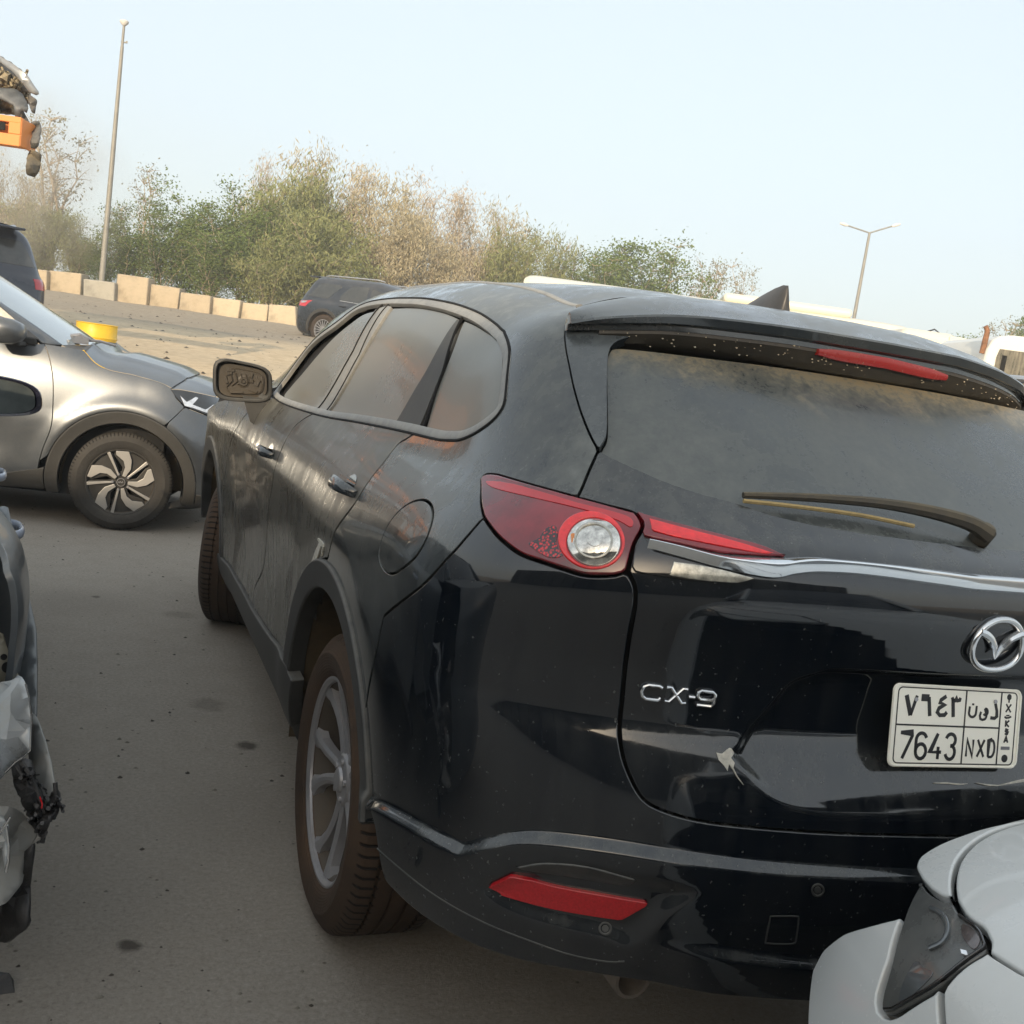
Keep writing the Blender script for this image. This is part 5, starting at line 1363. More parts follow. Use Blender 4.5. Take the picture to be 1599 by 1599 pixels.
for sy_ in (0,):
    prof = [(.405*math.cos(R_(-8+k*196/20)), .345+.405*math.sin(R_(-8+k*196/20))) for k in range(21)]
    V = [(x, y, z) for x in (-.87, -.60) for (y, z) in prof]; F = [(k, k+1, 21+k+1, 21+k) for k in range(20)]; F.append(tuple(range(21, 42)))
    o = mesh_obj('wheel_arch_liner', V, F, liner_m, silver); fixn(o)

# ---- white car, nose towards the SUV, at the lower right
hd = np.array([-.12, .993]); hd /= np.linalg.norm(hd)
MW = place((.19, -1.925, 0), -hd)
white = root_at('white_car', 'white car with smoked headlamp poking in at the lower right corner', 'car', MW)
WR = cum_rows([(.16, .74, .62), (.24, .82, .74), (.36, .855, .815), (.50, .868, .845), (.62, .872, .850), (.70, .868, .828), (.77, .862, .80), (.84, .850, .755), (.895, .828, .70), (.935, .785, .61), (.962, .70, .48), (.978, .58, .33), (.985, .40, .12)])
WS = Skin(WR, .10, 1.15, 2.6, Tab([-1, 3.6], [1, 1], 0), Tab([-1, 3.6], [1, 1], 0), .98, bow=.06, mat=MW); WS.u0 = -.5
_tr = WS.trace
U_, V__ = np.meshgrid(np.linspace(-.2, 3.4, 170), np.linspace(.02, WR[-1, 0]-.02, 80)); U_, V__ = U_.ravel(), V__.ravel()
Pg = WS._w(WS.pos(U_, V__)); ng = WS.nrm(U_, V__)@MW[:3, :3].T; vis = (((CAM-Pg)*ng).sum(1)/np.linalg.norm(CAM-Pg, axis=1) > .05) & ((Pg-CAM)@FW > .4)
WS._g = (U_[vis], V__[vis], proj(Pg[vis]))
def TW(*p): return WS.trace(p)
paint_white = dusty('white_paint', (.58, .60, .60), (.42, .40, .34), .08, .15, .16, .5, coat=.8, streak=.08, patch=.3, speck=.12)
wp = dict(mirror=False, res=.02, step=.01)
shut = crom(TW((1490, 1403), (1488, 1372), (1500, 1337), (1540, 1303), (1599, 1283), (1660, 1275)), 5)
lipo = cat(TW((1490, 1403), (1470, 1398), (1450, 1385), (1436, 1370), (1427, 1352), (1432, 1338), (1450, 1325), (1500, 1303), (1560, 1286), (1599, 1278), (1660, 1270)), shut[::-1])
hoodo = cat(shut, TW((1760, 1330), (1760, 1560), (1650, 1540), (1599, 1521), (1541, 1485), (1542, 1468), (1533, 1447), (1505, 1428), (1494, 1410)))
lampo_ = crom(TW((1437, 1371), (1424, 1387), (1404, 1432), (1385, 1500), (1369, 1558), (1371, 1580), (1384, 1588), (1402, 1582), (1470, 1540), (1538, 1489), (1541, 1470), (1531, 1446), (1503, 1426), (1490, 1405), (1469, 1400), (1449, 1386)), 4, True)
fendo = cat(TW((1541, 1487), (1599, 1523), (1650, 1542), (1740, 1600), (1760, 1720), (1600, 1720), (1478, 1640), (1470, 1545)))
bumo = cat(TW((1466, 1545), (1474, 1640), (1500, 1760), (1300, 1800), (1262, 1700), (1260, 1600), (1262, 1560), (1268, 1515), (1285, 1482), (1318, 1456), (1350, 1446), (1408, 1432), (1388, 1500), (1368, 1560), (1371, 1582), (1384, 1591), (1402, 1585)))
WUV = {'lip': lipo, 'hood': hoodo, 'lamp': lampo_, 'fend': fendo, 'bum': bumo}
panel('bonnet_lip', WS, lipo, paint_white, white, gap=.002, edge_r=.004, **wp)
panel('bonnet', WS, hoodo, paint_white, white, gap=.003, edge_r=.004, **wp)
panel('headlamp', WS, lampo_, dusty('smoked_headlamp', (.010, .013, .016), (.20, .20, .185), .20, .12, .06, .40, coat=1, streak=.1, patch=.7), white, off=-.003, gap=.0035, mirror=False, res=.02, step=.008, edge_r=.004, depth=.03)
panel('lamp_insert', WS, TW((1500, 1483), (1511, 1486), (1512, 1493), (1502, 1491)), lens_w, white, off=.002, gap=0, mirror=False, res=.02, step=.004, edge_r=.0006, depth=.003)
ribbon('lamp_trim', WS, crom(TW((1380, 1575), (1400, 1570), (1470, 1528), (1530, 1482), (1534, 1466), (1524, 1448), (1497, 1428)), 4), .003, .0012, black_gloss, white, mirror=False, step=.006)
lg = plain('lamp_inner_grey', (.10, .11, .115), .2, metal=.4, coat=1)
ribbon('lamp_ring', WS, crom(TW((1452, 1416), (1472, 1428), (1479, 1450), (1470, 1470), (1450, 1480)), 4), .006, .0010, lg, white, mirror=False, step=.005)
panel('lamp_insert', WS, crom(TW((1502, 1440), (1520, 1450), (1530, 1466), (1520, 1480), (1508, 1470), (1500, 1455)), 3, True), plain('lamp_inner_warm', (.12, .10, .095), .15, metal=.6, var=.5, scale=50, coat=1), white, off=-.0018, gap=0, mirror=False, res=.02, step=.005, edge_r=.0006, depth=.003)
panel('lamp_insert', WS, crom(TW((1400, 1560), (1425, 1500), (1440, 1510), (1455, 1520), (1420, 1555)), 3, True), lg, white, off=-.0020, gap=0, mirror=False, res=.02, step=.005, edge_r=.0006, depth=.003)
panel('wing', WS, fendo, paint_white, white, gap=.002, edge_r=.003, **wp)
panel('front_bumper', WS, bumo, paint_white, white, gap=.002, edge_r=.003, **wp)
m = MB(); m.box((0, 1.4, .5), (1.5, 3.4, .5)); m.obj('inner_shell', void_m, white, False)

def local_of(th, P):
    Mi = np.array(th.matrix_basis.inverted()); P = np.asarray(P, float); return P@Mi[:3, :3].T+Mi[:3, 3]
def crumple(name, px, depth, mat, parent, amp=.02, freq=6, thick=.004, res=14, seed=0, fine=.25):
    """bent sheet: outline seen at the pixels, at its own distance, buckled in depth"""
    px = np.array(px, float); k = len(px); dp = np.array(depth if hasattr(depth, '__len__') else [depth]*k, float)
    P3 = resample(np.column_stack([px, dp]), res*.6, True); o = P3[:, :2]
    bb0, bb1 = o.min(0), o.max(0); G = np.stack(np.meshgrid(np.arange(bb0[0], bb1[0], res), np.arange(bb0[1], bb1[1], res)), -1).reshape(-1, 2)
    G = G+RNG.uniform(-res*.3, res*.3, G.shape); 
    if len(G): G = G[inpoly(G, o) & (pdist(G, o) > res*.4)]
    pts = np.vstack([o, G]) if len(G) else o
    r = delaunay_2d_cdt([Vector(p) for p in pts], [(i, (i+1) % len(o)) for i in range(len(o))], [], 0, 1e-6, False)
    V2 = np.array([tuple(p) for p in r[0]]); T_ = np.array([f for f in r[2] if len(f) == 3]); T_ = T_[inpoly(V2[T_].mean(1), o)]
    V = []
    for q in V2:
        d2 = ((P3[:, :2]-q)**2).sum(1)+4; w_ = 1/d2**1.5; d = (w_@P3[:, 2])/w_.sum()
        s_ = d/FPX; nz = 1.6*(.5-abs(mnoise.noise(Vector((q[0]*s_*freq, q[1]*s_*freq, seed*7.1)))*2.2))+fine*mnoise.noise(Vector((q[0]*s_*freq*4, q[1]*s_*freq*4, seed)))
        V.append(atd(q[0], q[1], d+amp*nz))
    ob = mesh_obj(name, local_of(parent, V), T_, mat, parent, True); fixn(ob, 24)
    md = ob.modifiers.new('s', 'SOLIDIFY'); md.thickness = thick; md.offset = 0
    return ob
def tangle(name, px, depth, mat, parent, n=14, r=.006, spread=8, L_=25, seed=1):
    rg = random.Random(seed); m = MB()
    for k in range(n):
        a = rg.choice(px); p = [a[0]+rg.uniform(-spread, spread), a[1]+rg.uniform(-spread, spread)]; pts = []; an = rg.uniform(0, 6.28)
        for j in range(5): pts.append(atd(p[0], p[1], depth+rg.uniform(-.05, .05))); an += rg.uniform(-1.1, 1.1); p = [p[0]+L_/4*math.cos(an), p[1]+L_/4*math.sin(an)]
        m.tube(local_of(parent, pts), r*rg.uniform(.6, 1.5), 6)
    return m.obj(name, mat, parent)

# ---- wrecked pale saloon at the left edge
hx = np.array([-.115, .993]); hx /= np.linalg.norm(hx)
rgt = np.array([hx[1], -hx[0]]); s0 = np.array([-1.765, .60])-rgt*.895
MX = place((s0[0]-hx[0]*.62, s0[1]-hx[1]*.62, 0), hx)
wreck = root_at('wrecked_saloon', 'grey saloon at the left edge with torn crushed rear corner and black door mirror', 'car', MX)
XR = cum_rows([(.20, .80, .50), (.28, .85, .60), (.40, .868, .66), (.55, .880, .68), (.68, .893, .68), (.78, .895, .66), (.86, .885, .62), (.92, .865, .56), (.97, .82, .50), (1.02, .78, .40), (1.12, .74, .2), (1.25, .69, .0), (1.36, .64, -.2)])
XS = Skin(XR, .35, 1.0, 3.0, Tab([-1, .2, .75, 1.2, 3.6], [1.055, 1.05, 1.003, 1, 1], .06), Tab([-1, 3.6], [1, 1], 0), .98, bow=.0, mat=MX); XS.u0 = -3.0
def xdent(u, v, P):
    y, z = P[..., 1], P[..., 2]; r = np.array([mnoise.noise(Vector((float(a)*3.2, float(b)*3.2, 2.))) for a, b in zip(np.ravel(y), np.ravel(z))]).reshape(np.shape(y))
    return .035*r*(1-sstep(-.2, .7, y))-.02*sstep(.3, .5, z)*(1-sstep(.5, .7, z))
XS.disps.append(xdent)
paint_wreck = dusty('slate_paint', (.095, .115, .135), (.28, .26, .22), .16, .25, .25, .55, metal=.35, coat=.7, streak=.2, patch=.45)
def xu(y, z):  # right-hand side uv from y, z
    q = XS.uv_yz(np.array([[y, z]]))[0]; return [2*XS.Lc-q[0], q[1]]
def xpoly(*p): return np.array([xu(*q) for q in p])
xp = dict(mirror=False, res=.05, step=.03)
panel('rear_door', XS, xpoly((.35, .90), (.22, .80), (.30, .62), (.45, .40), (.55, .28), (1.25, .27), (1.25, .92), (1.22, .96), (.5, .96)), paint_wreck, wreck, **xp)
panel('front_door', XS, xpoly((1.25, .96), (1.25, .27), (2.25, .27), (2.30, .90), (2.2, .94)), paint_wreck, wreck, **xp)
panel('rear_quarter', XS, cat(xpoly((.50, .96), (.35, .90), (.22, .80), (.30, .62), (.40, .45), (.30, .40)), np.array([[2*XS.Lc-.25, XR[3, 0]], [2*XS.Lc-.30, XR[7, 0]], [2*XS.Lc-.2, XR[8, 0]]])), paint_wreck, wreck, **xp)
panel('front_wing', XS, xpoly((2.3, .92), (2.27, .27), (3.2, .4), (3.2, .85)), paint_wreck, wreck, **xp)
panel('sill', XS, xpoly((.4, .29), (2.3, .27), (2.3, .20), (.4, .20)), clad, wreck, off=.004, **xp)
m = MB(); m.box((0, 1.5, .55), (1.45, 2.6, .5)); m.obj('inner_shell', void_m, wreck, False)
def xhandle(px):
    Pw = local_of(wreck, [at(px[0], px[1], 1, 0)])[0]
    # point where the body side meets that height band
    d = ray(*px); best = None
    for t_ in np.linspace(1.5, 6, 900):
        p = toX(CAM+d*t_)
        if p[0] <= .925: best = p; break
    return best
toX = lambda P: (np.asarray(P)-MX[:3, 3])@MX[:3, :3]
for i, (yy, zz) in enumerate(((.66, .855), (1.58, .87))):
    q = xu(yy, zz); P0 = XS.pos(np.array([q[0]]), np.array([q[1]]))[0]; m = MB(); V = []; F = []
    for a in range(13):
        s_ = -1+a/6; 
        for j in range(8):
            an = 2*math.pi*j/8; V.append((P0[0]+.040*(1-abs(s_)**3)+.002+.008*math.cos(an), P0[1]+s_*.105, P0[2]+.018*(1-.3*abs(s_))*math.sin(an)))
    for a in range(12):
        for j in range(8): F.append((a*8+j, a*8+(j+1) % 8, (a+1)*8+(j+1) % 8, (a+1)*8+j))
    F += [tuple(range(8)), tuple(12*8+j for j in range(8))]
    o = mesh_obj('door_handle', V, F, plain('handle_pale_%d' % i, (.42, .46, .55), .25, coat=.8), wreck); fixn(o, 60)
# mirror seen from behind
mc = atd(10, 620, 4.55); lm = local_of(wreck, [mc])[0]
def mirror_shell(par, c, sx, sz, name, mat, gmat, yaw=0):
    e = bpy.data.objects.new('door_mirror', None); COL.objects.link(e); e.parent = par; e.location = c; e.rotation_euler = (0, 0, yaw); e.empty_display_size = .1
    V = []; F = []; n_ = 40
    for dy, sc_ in ((.006, .85), (-.004, .87), (-.006, .97), (0, 1.0), (.03, 1.0), (.06, .93), (.09, .75), (.105, .4)):
        for (x, z) in rr(sx, sz, n_, 3.2, -.12): V.append((x*sc_, dy, z*sc_*(1-.08*x/sx)))
    for i in range(7):
        for k in range(n_): F.append((i*n_+k, i*n_+(k+1) % n_, (i+1)*n_+(k+1) % n_, (i+1)*n_+k))
    F.append(tuple(7*n_+k for k in range(n_))); o = mesh_obj(name, V, F, mat, e); fixn(o, 50)
    m = MB(); m.prism([(x*.86-.006, z*.86*(1-.08*x/sx)) for x, z in rr(sx, sz, n_, 3.2, -.12)], lambda x, y, h: (x, .003+h, y), .004); o = m.obj('mirror_glass', gmat, e, False)
    return e
mg, t, b = nodes_mat('mirror_glass'); b.inputs['Metallic'].default_value = .35; b.inputs['Roughness'].default_value = .08
L(t, ramp(t, tex(t, 8, 4), [(.35, (.07, .085, .09)), (.7, (.13, .15, .15))]), b.inputs['Base Color'])
blk_mir = plain('dark_mirror_shell', (.010, .010, .022), .25, coat=.6)
me_ = mirror_shell(wreck, tuple(lm+np.array([-.02, 0, -.0])), .165, .088, 'mirror_housing', blk_mir, mg, R_(4))
m = MB(); m.tube([(-.13, .03, -.04), (-.22, .03, -.06)], .03, 8); m.obj('mirror_arm', blk_mir, me_)
# torn metal of the rear corner
bare = dusty('torn_pale_panel', (.42, .46, .50), (.36, .31, .22), .12, .3, .22, .5, metal=.2, coat=.6, streak=.2, patch=.8)
inner_metal = dusty('pale_inner_panel', (.36, .34, .27), (.30, .25, .16), .3, .3, .35, .6, streak=.3, patch=.6)
foam = dusty('torn_black_plastic', (.012, .013, .016), (.12, .11, .10), .10, .2, .45, .7, streak=0, patch=.8, bump=1.0)
dullgrey = dusty('dull_bumper_skin', (.29, .30, .30), (.24, .22, .18), .3, .2, .45, .7, streak=.1, patch=.4)
crumple('rear_quarter_skin', [(-60, 800), (12, 790), (30, 870), (46, 935), (57, 985), (58, 1050), (57, 1118), (40, 1180), (-60, 1180)], [2.9, 2.9, 2.75, 2.6, 2.5, 2.42, 2.34, 2.34, 2.4], paint_wreck, wreck, .03, 3, seed=1)
crumple('inner_panel', [(-60, 985), (4, 988), (14, 1020), (27, 1052), (36, 1062), (-60, 1090)], 2.33, inner_metal, wreck, .02, 7, seed=2)
m = MB()
for (x, y, r_) in ((12, 1042, .0125), (6, 1026, .007)):
    P = local_of(wreck, [atd(x, y, 2.300)])[0]; e1 = local_of(wreck, [CAM])[0]-P; e1 /= np.linalg.norm(e1); m.tube([P-e1*.01, P+e1*.006], r_, 18)
m.obj('panel_hole', void_m, wreck)
crumple('torn_panel', [(-70, 1072), (0, 1066), (20, 1062), (29, 1054), (38, 1062), (45, 1085), (49, 1120), (48, 1172), (38, 1180), (24, 1190), (0, 1218), (-70, 1260)], [2.15, 2.15, 2.2, 2.24, 2.22, 2.14, 2.1, 2.1, 2.12, 2.12, 2.1, 2.1], bare, wreck, .045, 6, seed=5)
crumple('bumper_skin', [(44, 1108), (58, 1120), (70, 1155), (80, 1190), (85, 1225), (82, 1262), (62, 1255), (48, 1205), (45, 1170)], [2.3, 2.28, 2.2, 2.15, 2.12, 2.12, 2.14, 2.2, 2.24], dullgrey, wreck, .015, 5, seed=9)
crumple('bumper_foam', [(22, 1196), (32, 1186), (46, 1190), (56, 1222), (66, 1250), (74, 1266), (84, 1232), (90, 1240), (88, 1268), (78, 1282), (72, 1300), (66, 1312), (62, 1298), (50, 1286), (40, 1258), (26, 1226)], 2.10, foam, wreck, .05, 14, .012, 7, 3, .8)
tangle('torn_fibre', [(40, 1215), (60, 1265), (70, 1290), (84, 1250)], 2.07, foam, wreck, 22, .003, 12, 22, 4)
crumple('bumper_corner', [(-70, 1255), (0, 1258), (24, 1262), (48, 1282), (60, 1300), (50, 1318), (36, 1335), (38, 1362), (34, 1380), (10, 1410), (-70, 1440)], [2.05, 2.05, 2.08, 2.1, 2.1, 2.1, 2.1, 2.08, 2.06, 2.02, 2.0], dullgrey, wreck, .04, 6, seed=12)
crumple('torn_strip', [(-50, 1290), (2, 1272), (13, 1290), (10, 1312), (12, 1360), (8, 1360), (4, 1322), (-50, 1370)], 2.0, bare, wreck, .03, 10, seed=14)
crumple('under_tray', [(-60, 1425), (0, 1412), (36, 1368), (40, 1328), (54, 1316), (52, 1350), (47, 1385), (44, 1432), (46, 1440), (40, 1452), (24, 1462), (12, 1472), (-60, 1462)], 2.12, foam, wreck, .03, 8, .01, seed=17, fine=.1)
tr_ = lambda pts, D_: [tuple(p) for p in local_of(wreck, [atd(x, y, D_) for x, y in pts])]
m = MB(); m.tube(tr_([(40, 1068), (46, 1090), (49, 1120), (48, 1150), (47, 1172), (36, 1182), (24, 1190), (8, 1206)], 2.085), .0022, 6); m.obj('edge_highlight', chrome_m, wreck)  # bright chrome tube added as a highlight along the torn edge
m = MB()
for pts in ([(26, 1196), (40, 1218), (52, 1246), (66, 1284)], [(34, 1190), (50, 1216), (60, 1240), (70, 1270)], [(50, 1222), (58, 1262), (64, 1306)], [(86, 1222), (88, 1244), (80, 1270), (70, 1296), (66, 1316)]): m.tube(tr_(pts, 2.06), .0045, 6)
m.obj('bumper_bracket', foam, wreck)
m = MB(); m.tube(tr_([(62, 1244), (66, 1256), (65, 1262)], 2.02), .0014, 6); m.obj('red_wire', red_m, wreck)
m = MB(); m.tube(tr_([(10, 1290), (14, 1320), (13, 1345), (9, 1362)], 1.98), .003, 6); m.tube(tr_([(0, 1300), (10, 1286), (16, 1276)], 1.98), .0025, 6); m.obj('edge_highlight', chrome_m, wreck)  # same added bright highlight, along the torn strip
dbf = thing('plastic_fragment', 'small black plastic fragment lying on the asphalt at the bottom left', 'debris', tuple(at(-4, 1548, 2, 0.0)))
m = MB(); m.add([(-.03, -.02, .002), (.035, -.01, .0), (.03, .03, .004), (-.02, .035, .03), (.02, .01, .035), (-.04, .0, .028)], [(0, 1, 2, 3), (0, 5, 4, 1), (1, 4, 2), (2, 4, 3), (3, 4, 5), (0, 3, 5)]); m.obj('fragment', foam, dbf, False)

red_far = plain('far_red_lens', (.40, .012, .02), .15, var=.15, coat=1)
# ---- generic SUV used for the three far ones
def far_suv(name, label, Mx, paint, kind='a', spokes='many'):
    root = root_at(name, label, 'suv', Mx)
    Rw = cum_rows([(.24, .80, .92), (.30, .88, 1.0), (.40, .93, 1.05), (.55, .955, 1.08), (.70, .965, 1.08), (.85, .970, 1.05), (.98, .962, 1.03), (1.06, .935, 1.01), (1.10, .905, .98), (1.20, .87, .93), (1.38, .82, .80), (1.55, .76, .68), (1.64, .70, .62), (1.70, .62, .58), (1.73, .55, .55)])
    S = Skin(Rw, -.35, 1.4, 4.2, Tab([-1.5, 1.5, 2.8, 3.3, 3.75], [1, 1, .98, .92, .72], .05), Tab([-1.5, 1.2, 1.6, 2.0, 2.5, 4], [1, 1, .9, .55, .05, .02], .05), 1.10, bow=.10); S.u0 = -4
    us = np.concatenate([np.linspace(-.35-3.75, 0, 110), np.linspace(.04, 2.76, 44), np.linspace(2.8, 2.8+.35+3.75, 110)]); vs = np.linspace(0, Rw[-1, 0], 46)
    U, Vv = np.meshgrid(us, vs, indexing='ij'); P = S.base(U.ravel(), Vv.ravel()); F = []; n_ = len(vs)
    for i in range(len(us)-1):
        for j in range(n_-1):
            q = [i*n_+j, (i+1)*n_+j, (i+1)*n_+j+1, i*n_+j+1]; c = P[q].mean(0)
            if min(math.hypot(c[1]-cy, c[2]-.39) for cy in (0, 2.9)) < .46: continue
            F.append(q)
    o = mesh_obj('body', P, F, paint, root); fixn(o, 180)
    e0 = S.base(np.array([us[0]]), np.array([vs[-1]]))
    V = []; F = []
    ys = np.linspace(-.60, 1.9, 26)
    for y in ys:
        e = S.base(np.array([-.35-y]) if y > -.35 else np.array([.0]), np.array([vs[-1]]))[0]; W_ = -e[0]+.01; dy = 0 if y > -.35 else y+.35
        for t_ in np.linspace(-1, 1, 17): V.append((t_*W_, e[1]+dy, e[2]+.04*(1-t_**4)-.002))
    for i in range(25):
        for k in range(16): F.append((i*17+k, i*17+k+1, (i+1)*17+k+1, (i+1)*17+k))
    o = mesh_obj('roof', V, F, paint, root); fixn(o)
    V = []; F = []
    for i in range(11):
        y = 2.35+1.4*i/10
        for k in range(13):
            t_ = -1+k/6; V.append((t_*(.86-.2*(i/10)**3), y+.12*(1-t_*t_)*i/10, 1.10-.12*i/10-.2*(i/10)**4-.05*abs(t_)**3))
    for i in range(10):
        for k in range(12): F.append((i*13+k, i*13+k+1, (i+1)*13+k+1, (i+1)*13+k))
    o = mesh_obj('bonnet', V, F, paint, root); fixn(o)
    def yz(*p): return S.uv_yz(np.array(p))
    g = dusty('far_glass_%d' % len(MATS), (.012, .018, .022), (.22, .21, .19), .10, .15, .06, .4, coat=.6)
    kw = dict(off=.004, gap=0, res=.08, step=.03, edge_r=.003, depth=.01)
    if kind == 'a': polys = [[(-.62, 1.20), (.02, 1.18), (.34, 1.50), (.30, 1.56), (-.30, 1.56)], [(.40, 1.18), (1.16, 1.15), (1.16, 1.57), (.66, 1.57), (.38, 1.28)], [(1.26, 1.15), (2.2, 1.12), (1.75, 1.42), (1.26, 1.56)]]
    else: polys = [[(-.60, 1.21), (.10, 1.17), (.10, 1.53), (-.10, 1.53), (-.38, 1.42)], [(.22, 1.16), (1.16, 1.15), (1.16, 1.55), (.22, 1.52)], [(1.26, 1.15), (2.2, 1.12), (1.75, 1.42), (1.26, 1.56)]]
    for pz in polys: panel('side_window', S, crom(yz(*pz), 3, True, tuple(range(len(pz)))), g, root, **kw)
    silver_t = plain('bright_trim_%d' % len(MATS), (.5, .5, .5), .3, metal=.8)
    ribbon('window_trim', S, yz((.40, 1.165), (1.2, 1.135), (2.2, 1.10)), .018, .008, silver_t, root)
    # tail lamp
    vl = lambda z: float(np.interp(z, Rw[:, 1], Rw[:, 0]))
    panel('tail_lamp', S, crom(np.array([[.10, vl(1.10)], [.30, vl(1.08)], [.62, vl(1.05)], [.60, vl(.93)], [.30, vl(.92)]] if kind == 'a' else [[-.06, vl(1.085)], [.25, vl(1.08)], [.75, vl(1.07)], [.75, vl(.93)], [.20, vl(.92)], [.04, vl(.97)]]), 3, True, (0, 1, 2, 3, 4, 5)), red_far, root, **kw)
    panel('lamp_insert', S, np.array([[.28, vl(1.065)], [.52, vl(1.05)], [.50, vl(1.00)], [.34, vl(1.01)]] if kind == 'a' else [[.08, vl(1.06)], [.26, vl(1.06)], [.26, vl(1.015)], [.13, vl(1.01)]]), clear_m, root, off=.009, gap=0, res=.08, step=.03, edge_r=.001, depth=.008)
    panel('rear_window', S, np.array([[.62, vl(1.22)], [.74, vl(1.56)], [2.06, vl(1.56)], [2.18, vl(1.22)]]), g, root, mirror=False, **kw)
    for cy in (0, 2.9):
        a = np.radians(np.linspace(-10, 190, 40)); oo = S.uv_yz(np.stack([cy+.53*np.cos(a), .39+.53*np.sin(a)], 1)); ii = S.uv_yz(np.stack([cy+.455*np.cos(a), .39+.455*np.sin(a)], 1))
        panel('arch_moulding', S, cat(oo, ii[::-1]), clad, root, off=.010, gap=0, depth=.05, edge_r=.006, res=.08, step=.03)
    hd_ = S.pos(*yz((.55, 1.03)).T)[0]
    for sx in (-1, 1):
        m = MB(); m.box((sx*(-hd_[0]+.03), .55, 1.03), (.03, .20, .035)); o = m.obj('door_handle', paint, root, False); bevel(o, .01)
        m = MB(); m.tube([(sx*.60, -.3, 1.745), (sx*.60, -.2, 1.775), (sx*.62, 1.3, 1.79), (sx*.61, 1.5, 1.76)], .018, 8); m.obj('roof_rail', silver_t, root)
    m = MB()
    for i, (yy, wv, hv) in enumerate([(-.30, .002, .0), (-.36, .02, .03), (-.44, .03, .065), (-.48, .02, .07), (-.50, .03, .0)]):
        pass
    m.add([(-.03, -.30, 1.755), (.03, -.30, 1.755), (.03, -.50, 1.755), (-.03, -.50, 1.755), (0, -.47, 1.84), (0, -.44, 1.84)], [(0, 1, 5), (1, 2, 4, 5), (2, 3, 4), (3, 0, 5, 4)]); m.obj('roof_antenna', black_gloss, root, False)
    # spoiler lip
    m = MB(); m.box((0, -.70, 1.715), (1.25, .22, .035)); o = m.obj('roof_spoiler', paint, root, False); bevel(o, .012)
    m = MB(); m.box((0, 1.4, .45), (1.5, 4.2, .35)); m.obj('underbody', void_m, root, False)
    e = bpy.data.objects.new('wheel', None); COL.objects.link(e); e.parent = root; e.location = (-.94, 0, .39)
    m = MB(); R, rim = .39, .265
    m.lathe([(rim, .01), (rim+.03, -.002), (R-.03, .002), (R-.008, .02), (R, .04), (R, .22), (R-.02, .25), (rim, .24)], 40, 'X', (0, 0, 0), True); m.obj('tyre', rubber_m, e)
    m = MB(); m.lathe([(rim, .012), (rim-.012, .012), (rim-.02, .03), (rim-.03, .2), (rim, .2)], 40, 'X', (0, 0, 0), True); m.lathe([(0, .02), (.05, .02), (.055, .05), (0, .05)], 20, 'X')
    ns = 18 if spokes == 'many' else 6
    for k in range(ns):
        a = 2*math.pi*k/ns; m.box((.035, .155*math.cos(a), .155*math.sin(a)), (.03, .22, .018 if ns > 8 else .05), Matrix.Rotation(a, 3, 'X'))
    m.obj('rim', alloy_m, e)
    m = MB(); m.lathe([(0, .07), (rim-.01, .07)], 32, 'X'); m.obj('wheel_back', void_m, e)
    for (x, y, rz) in ((-.94, 2.9, 0), (.94, 0, math.pi), (.94, 2.9, math.pi)):
        e2 = e.copy(); COL.objects.link(e2); e2.location = (x, y, .39); e2.rotation_euler = (0, 0, rz)
        for ch in list(e.children): c_ = ch.copy(); COL.objects.link(c_); c_.parent = e2
    for sx in (-1, 1):
        for cy in (0, 2.9):
            m = MB(); prof = [(cy+.455*math.cos(R_(-8+k*196/16)), .39+.455*math.sin(R_(-8+k*196/16))) for k in range(17)]
            V = [(sx*x, y, z) for x in (.93, .62) for (y, z) in prof]; F = [(k, k+1, 18+k, 17+k) for k in range(16)]; F.append(tuple(range(17, 34))); o = mesh_obj('wheel_arch_liner', V, F, liner_m, root); fixn(o)
    return root
rh3 = np.array([rh[0], rh[1]]); 
def spot(px, py, D):
    """terrain point straight under the pixel's direction at depth D"""
    P = atd(px, py, D); return np.array([P[0], P[1], ground_z(P[0], P[1])])
navy = dusty('dusty_slate_blue_paint', (.012, .022, .045), (.20, .19, .18), .04, .2, .22, .55, metal=.3, coat=.6, streak=.1, patch=.4)
charc = dusty('dusty_charcoal_paint', (.010, .018, .030), (.20, .19, .18), .05, .2, .25, .55, metal=.3, coat=.5, streak=.1, patch=.4)
# beyond the mirror: right rear wheel under pixel (502,517)
h1 = rh*.90-fh*.43; wc = atd(503, 515, 26.3); x1 = np.array([h1[1], -h1[0]])
o1_ = np.array([wc[0], wc[1]])-x1*.94
z1 = wc[2]-.39
pal = far_suv('slate_suv', 'dusty slate blue SUV parked by the concrete blocks beyond the door mirror', place((o1_[0], o1_[1], z1), h1), charc, 'a', 'many')
# left edge: rear right corner of a dark blue SUV
h2 = -rh*.62+fh*.78; c2 = atd(62, 443, 14.5); x2 = np.array([h2[1], -h2[0]])
p2 = np.array([c2[0], c2[1]])-x2*.86+h2*.80
dur = far_suv('dark_blue_suv', 'dark blue SUV at the left edge above the silver crossover, red tail lamp showing', place((p2[0], p2[1], c2[2]-1.02), h2), navy, 'b', 'few')
# right neighbour
rb = far_suv('navy_suv', 'navy SUV on the far side of the black SUV at the right edge', place((3.05, .15, 0), np.array([0., 1.])), navy, 'b', 'few')

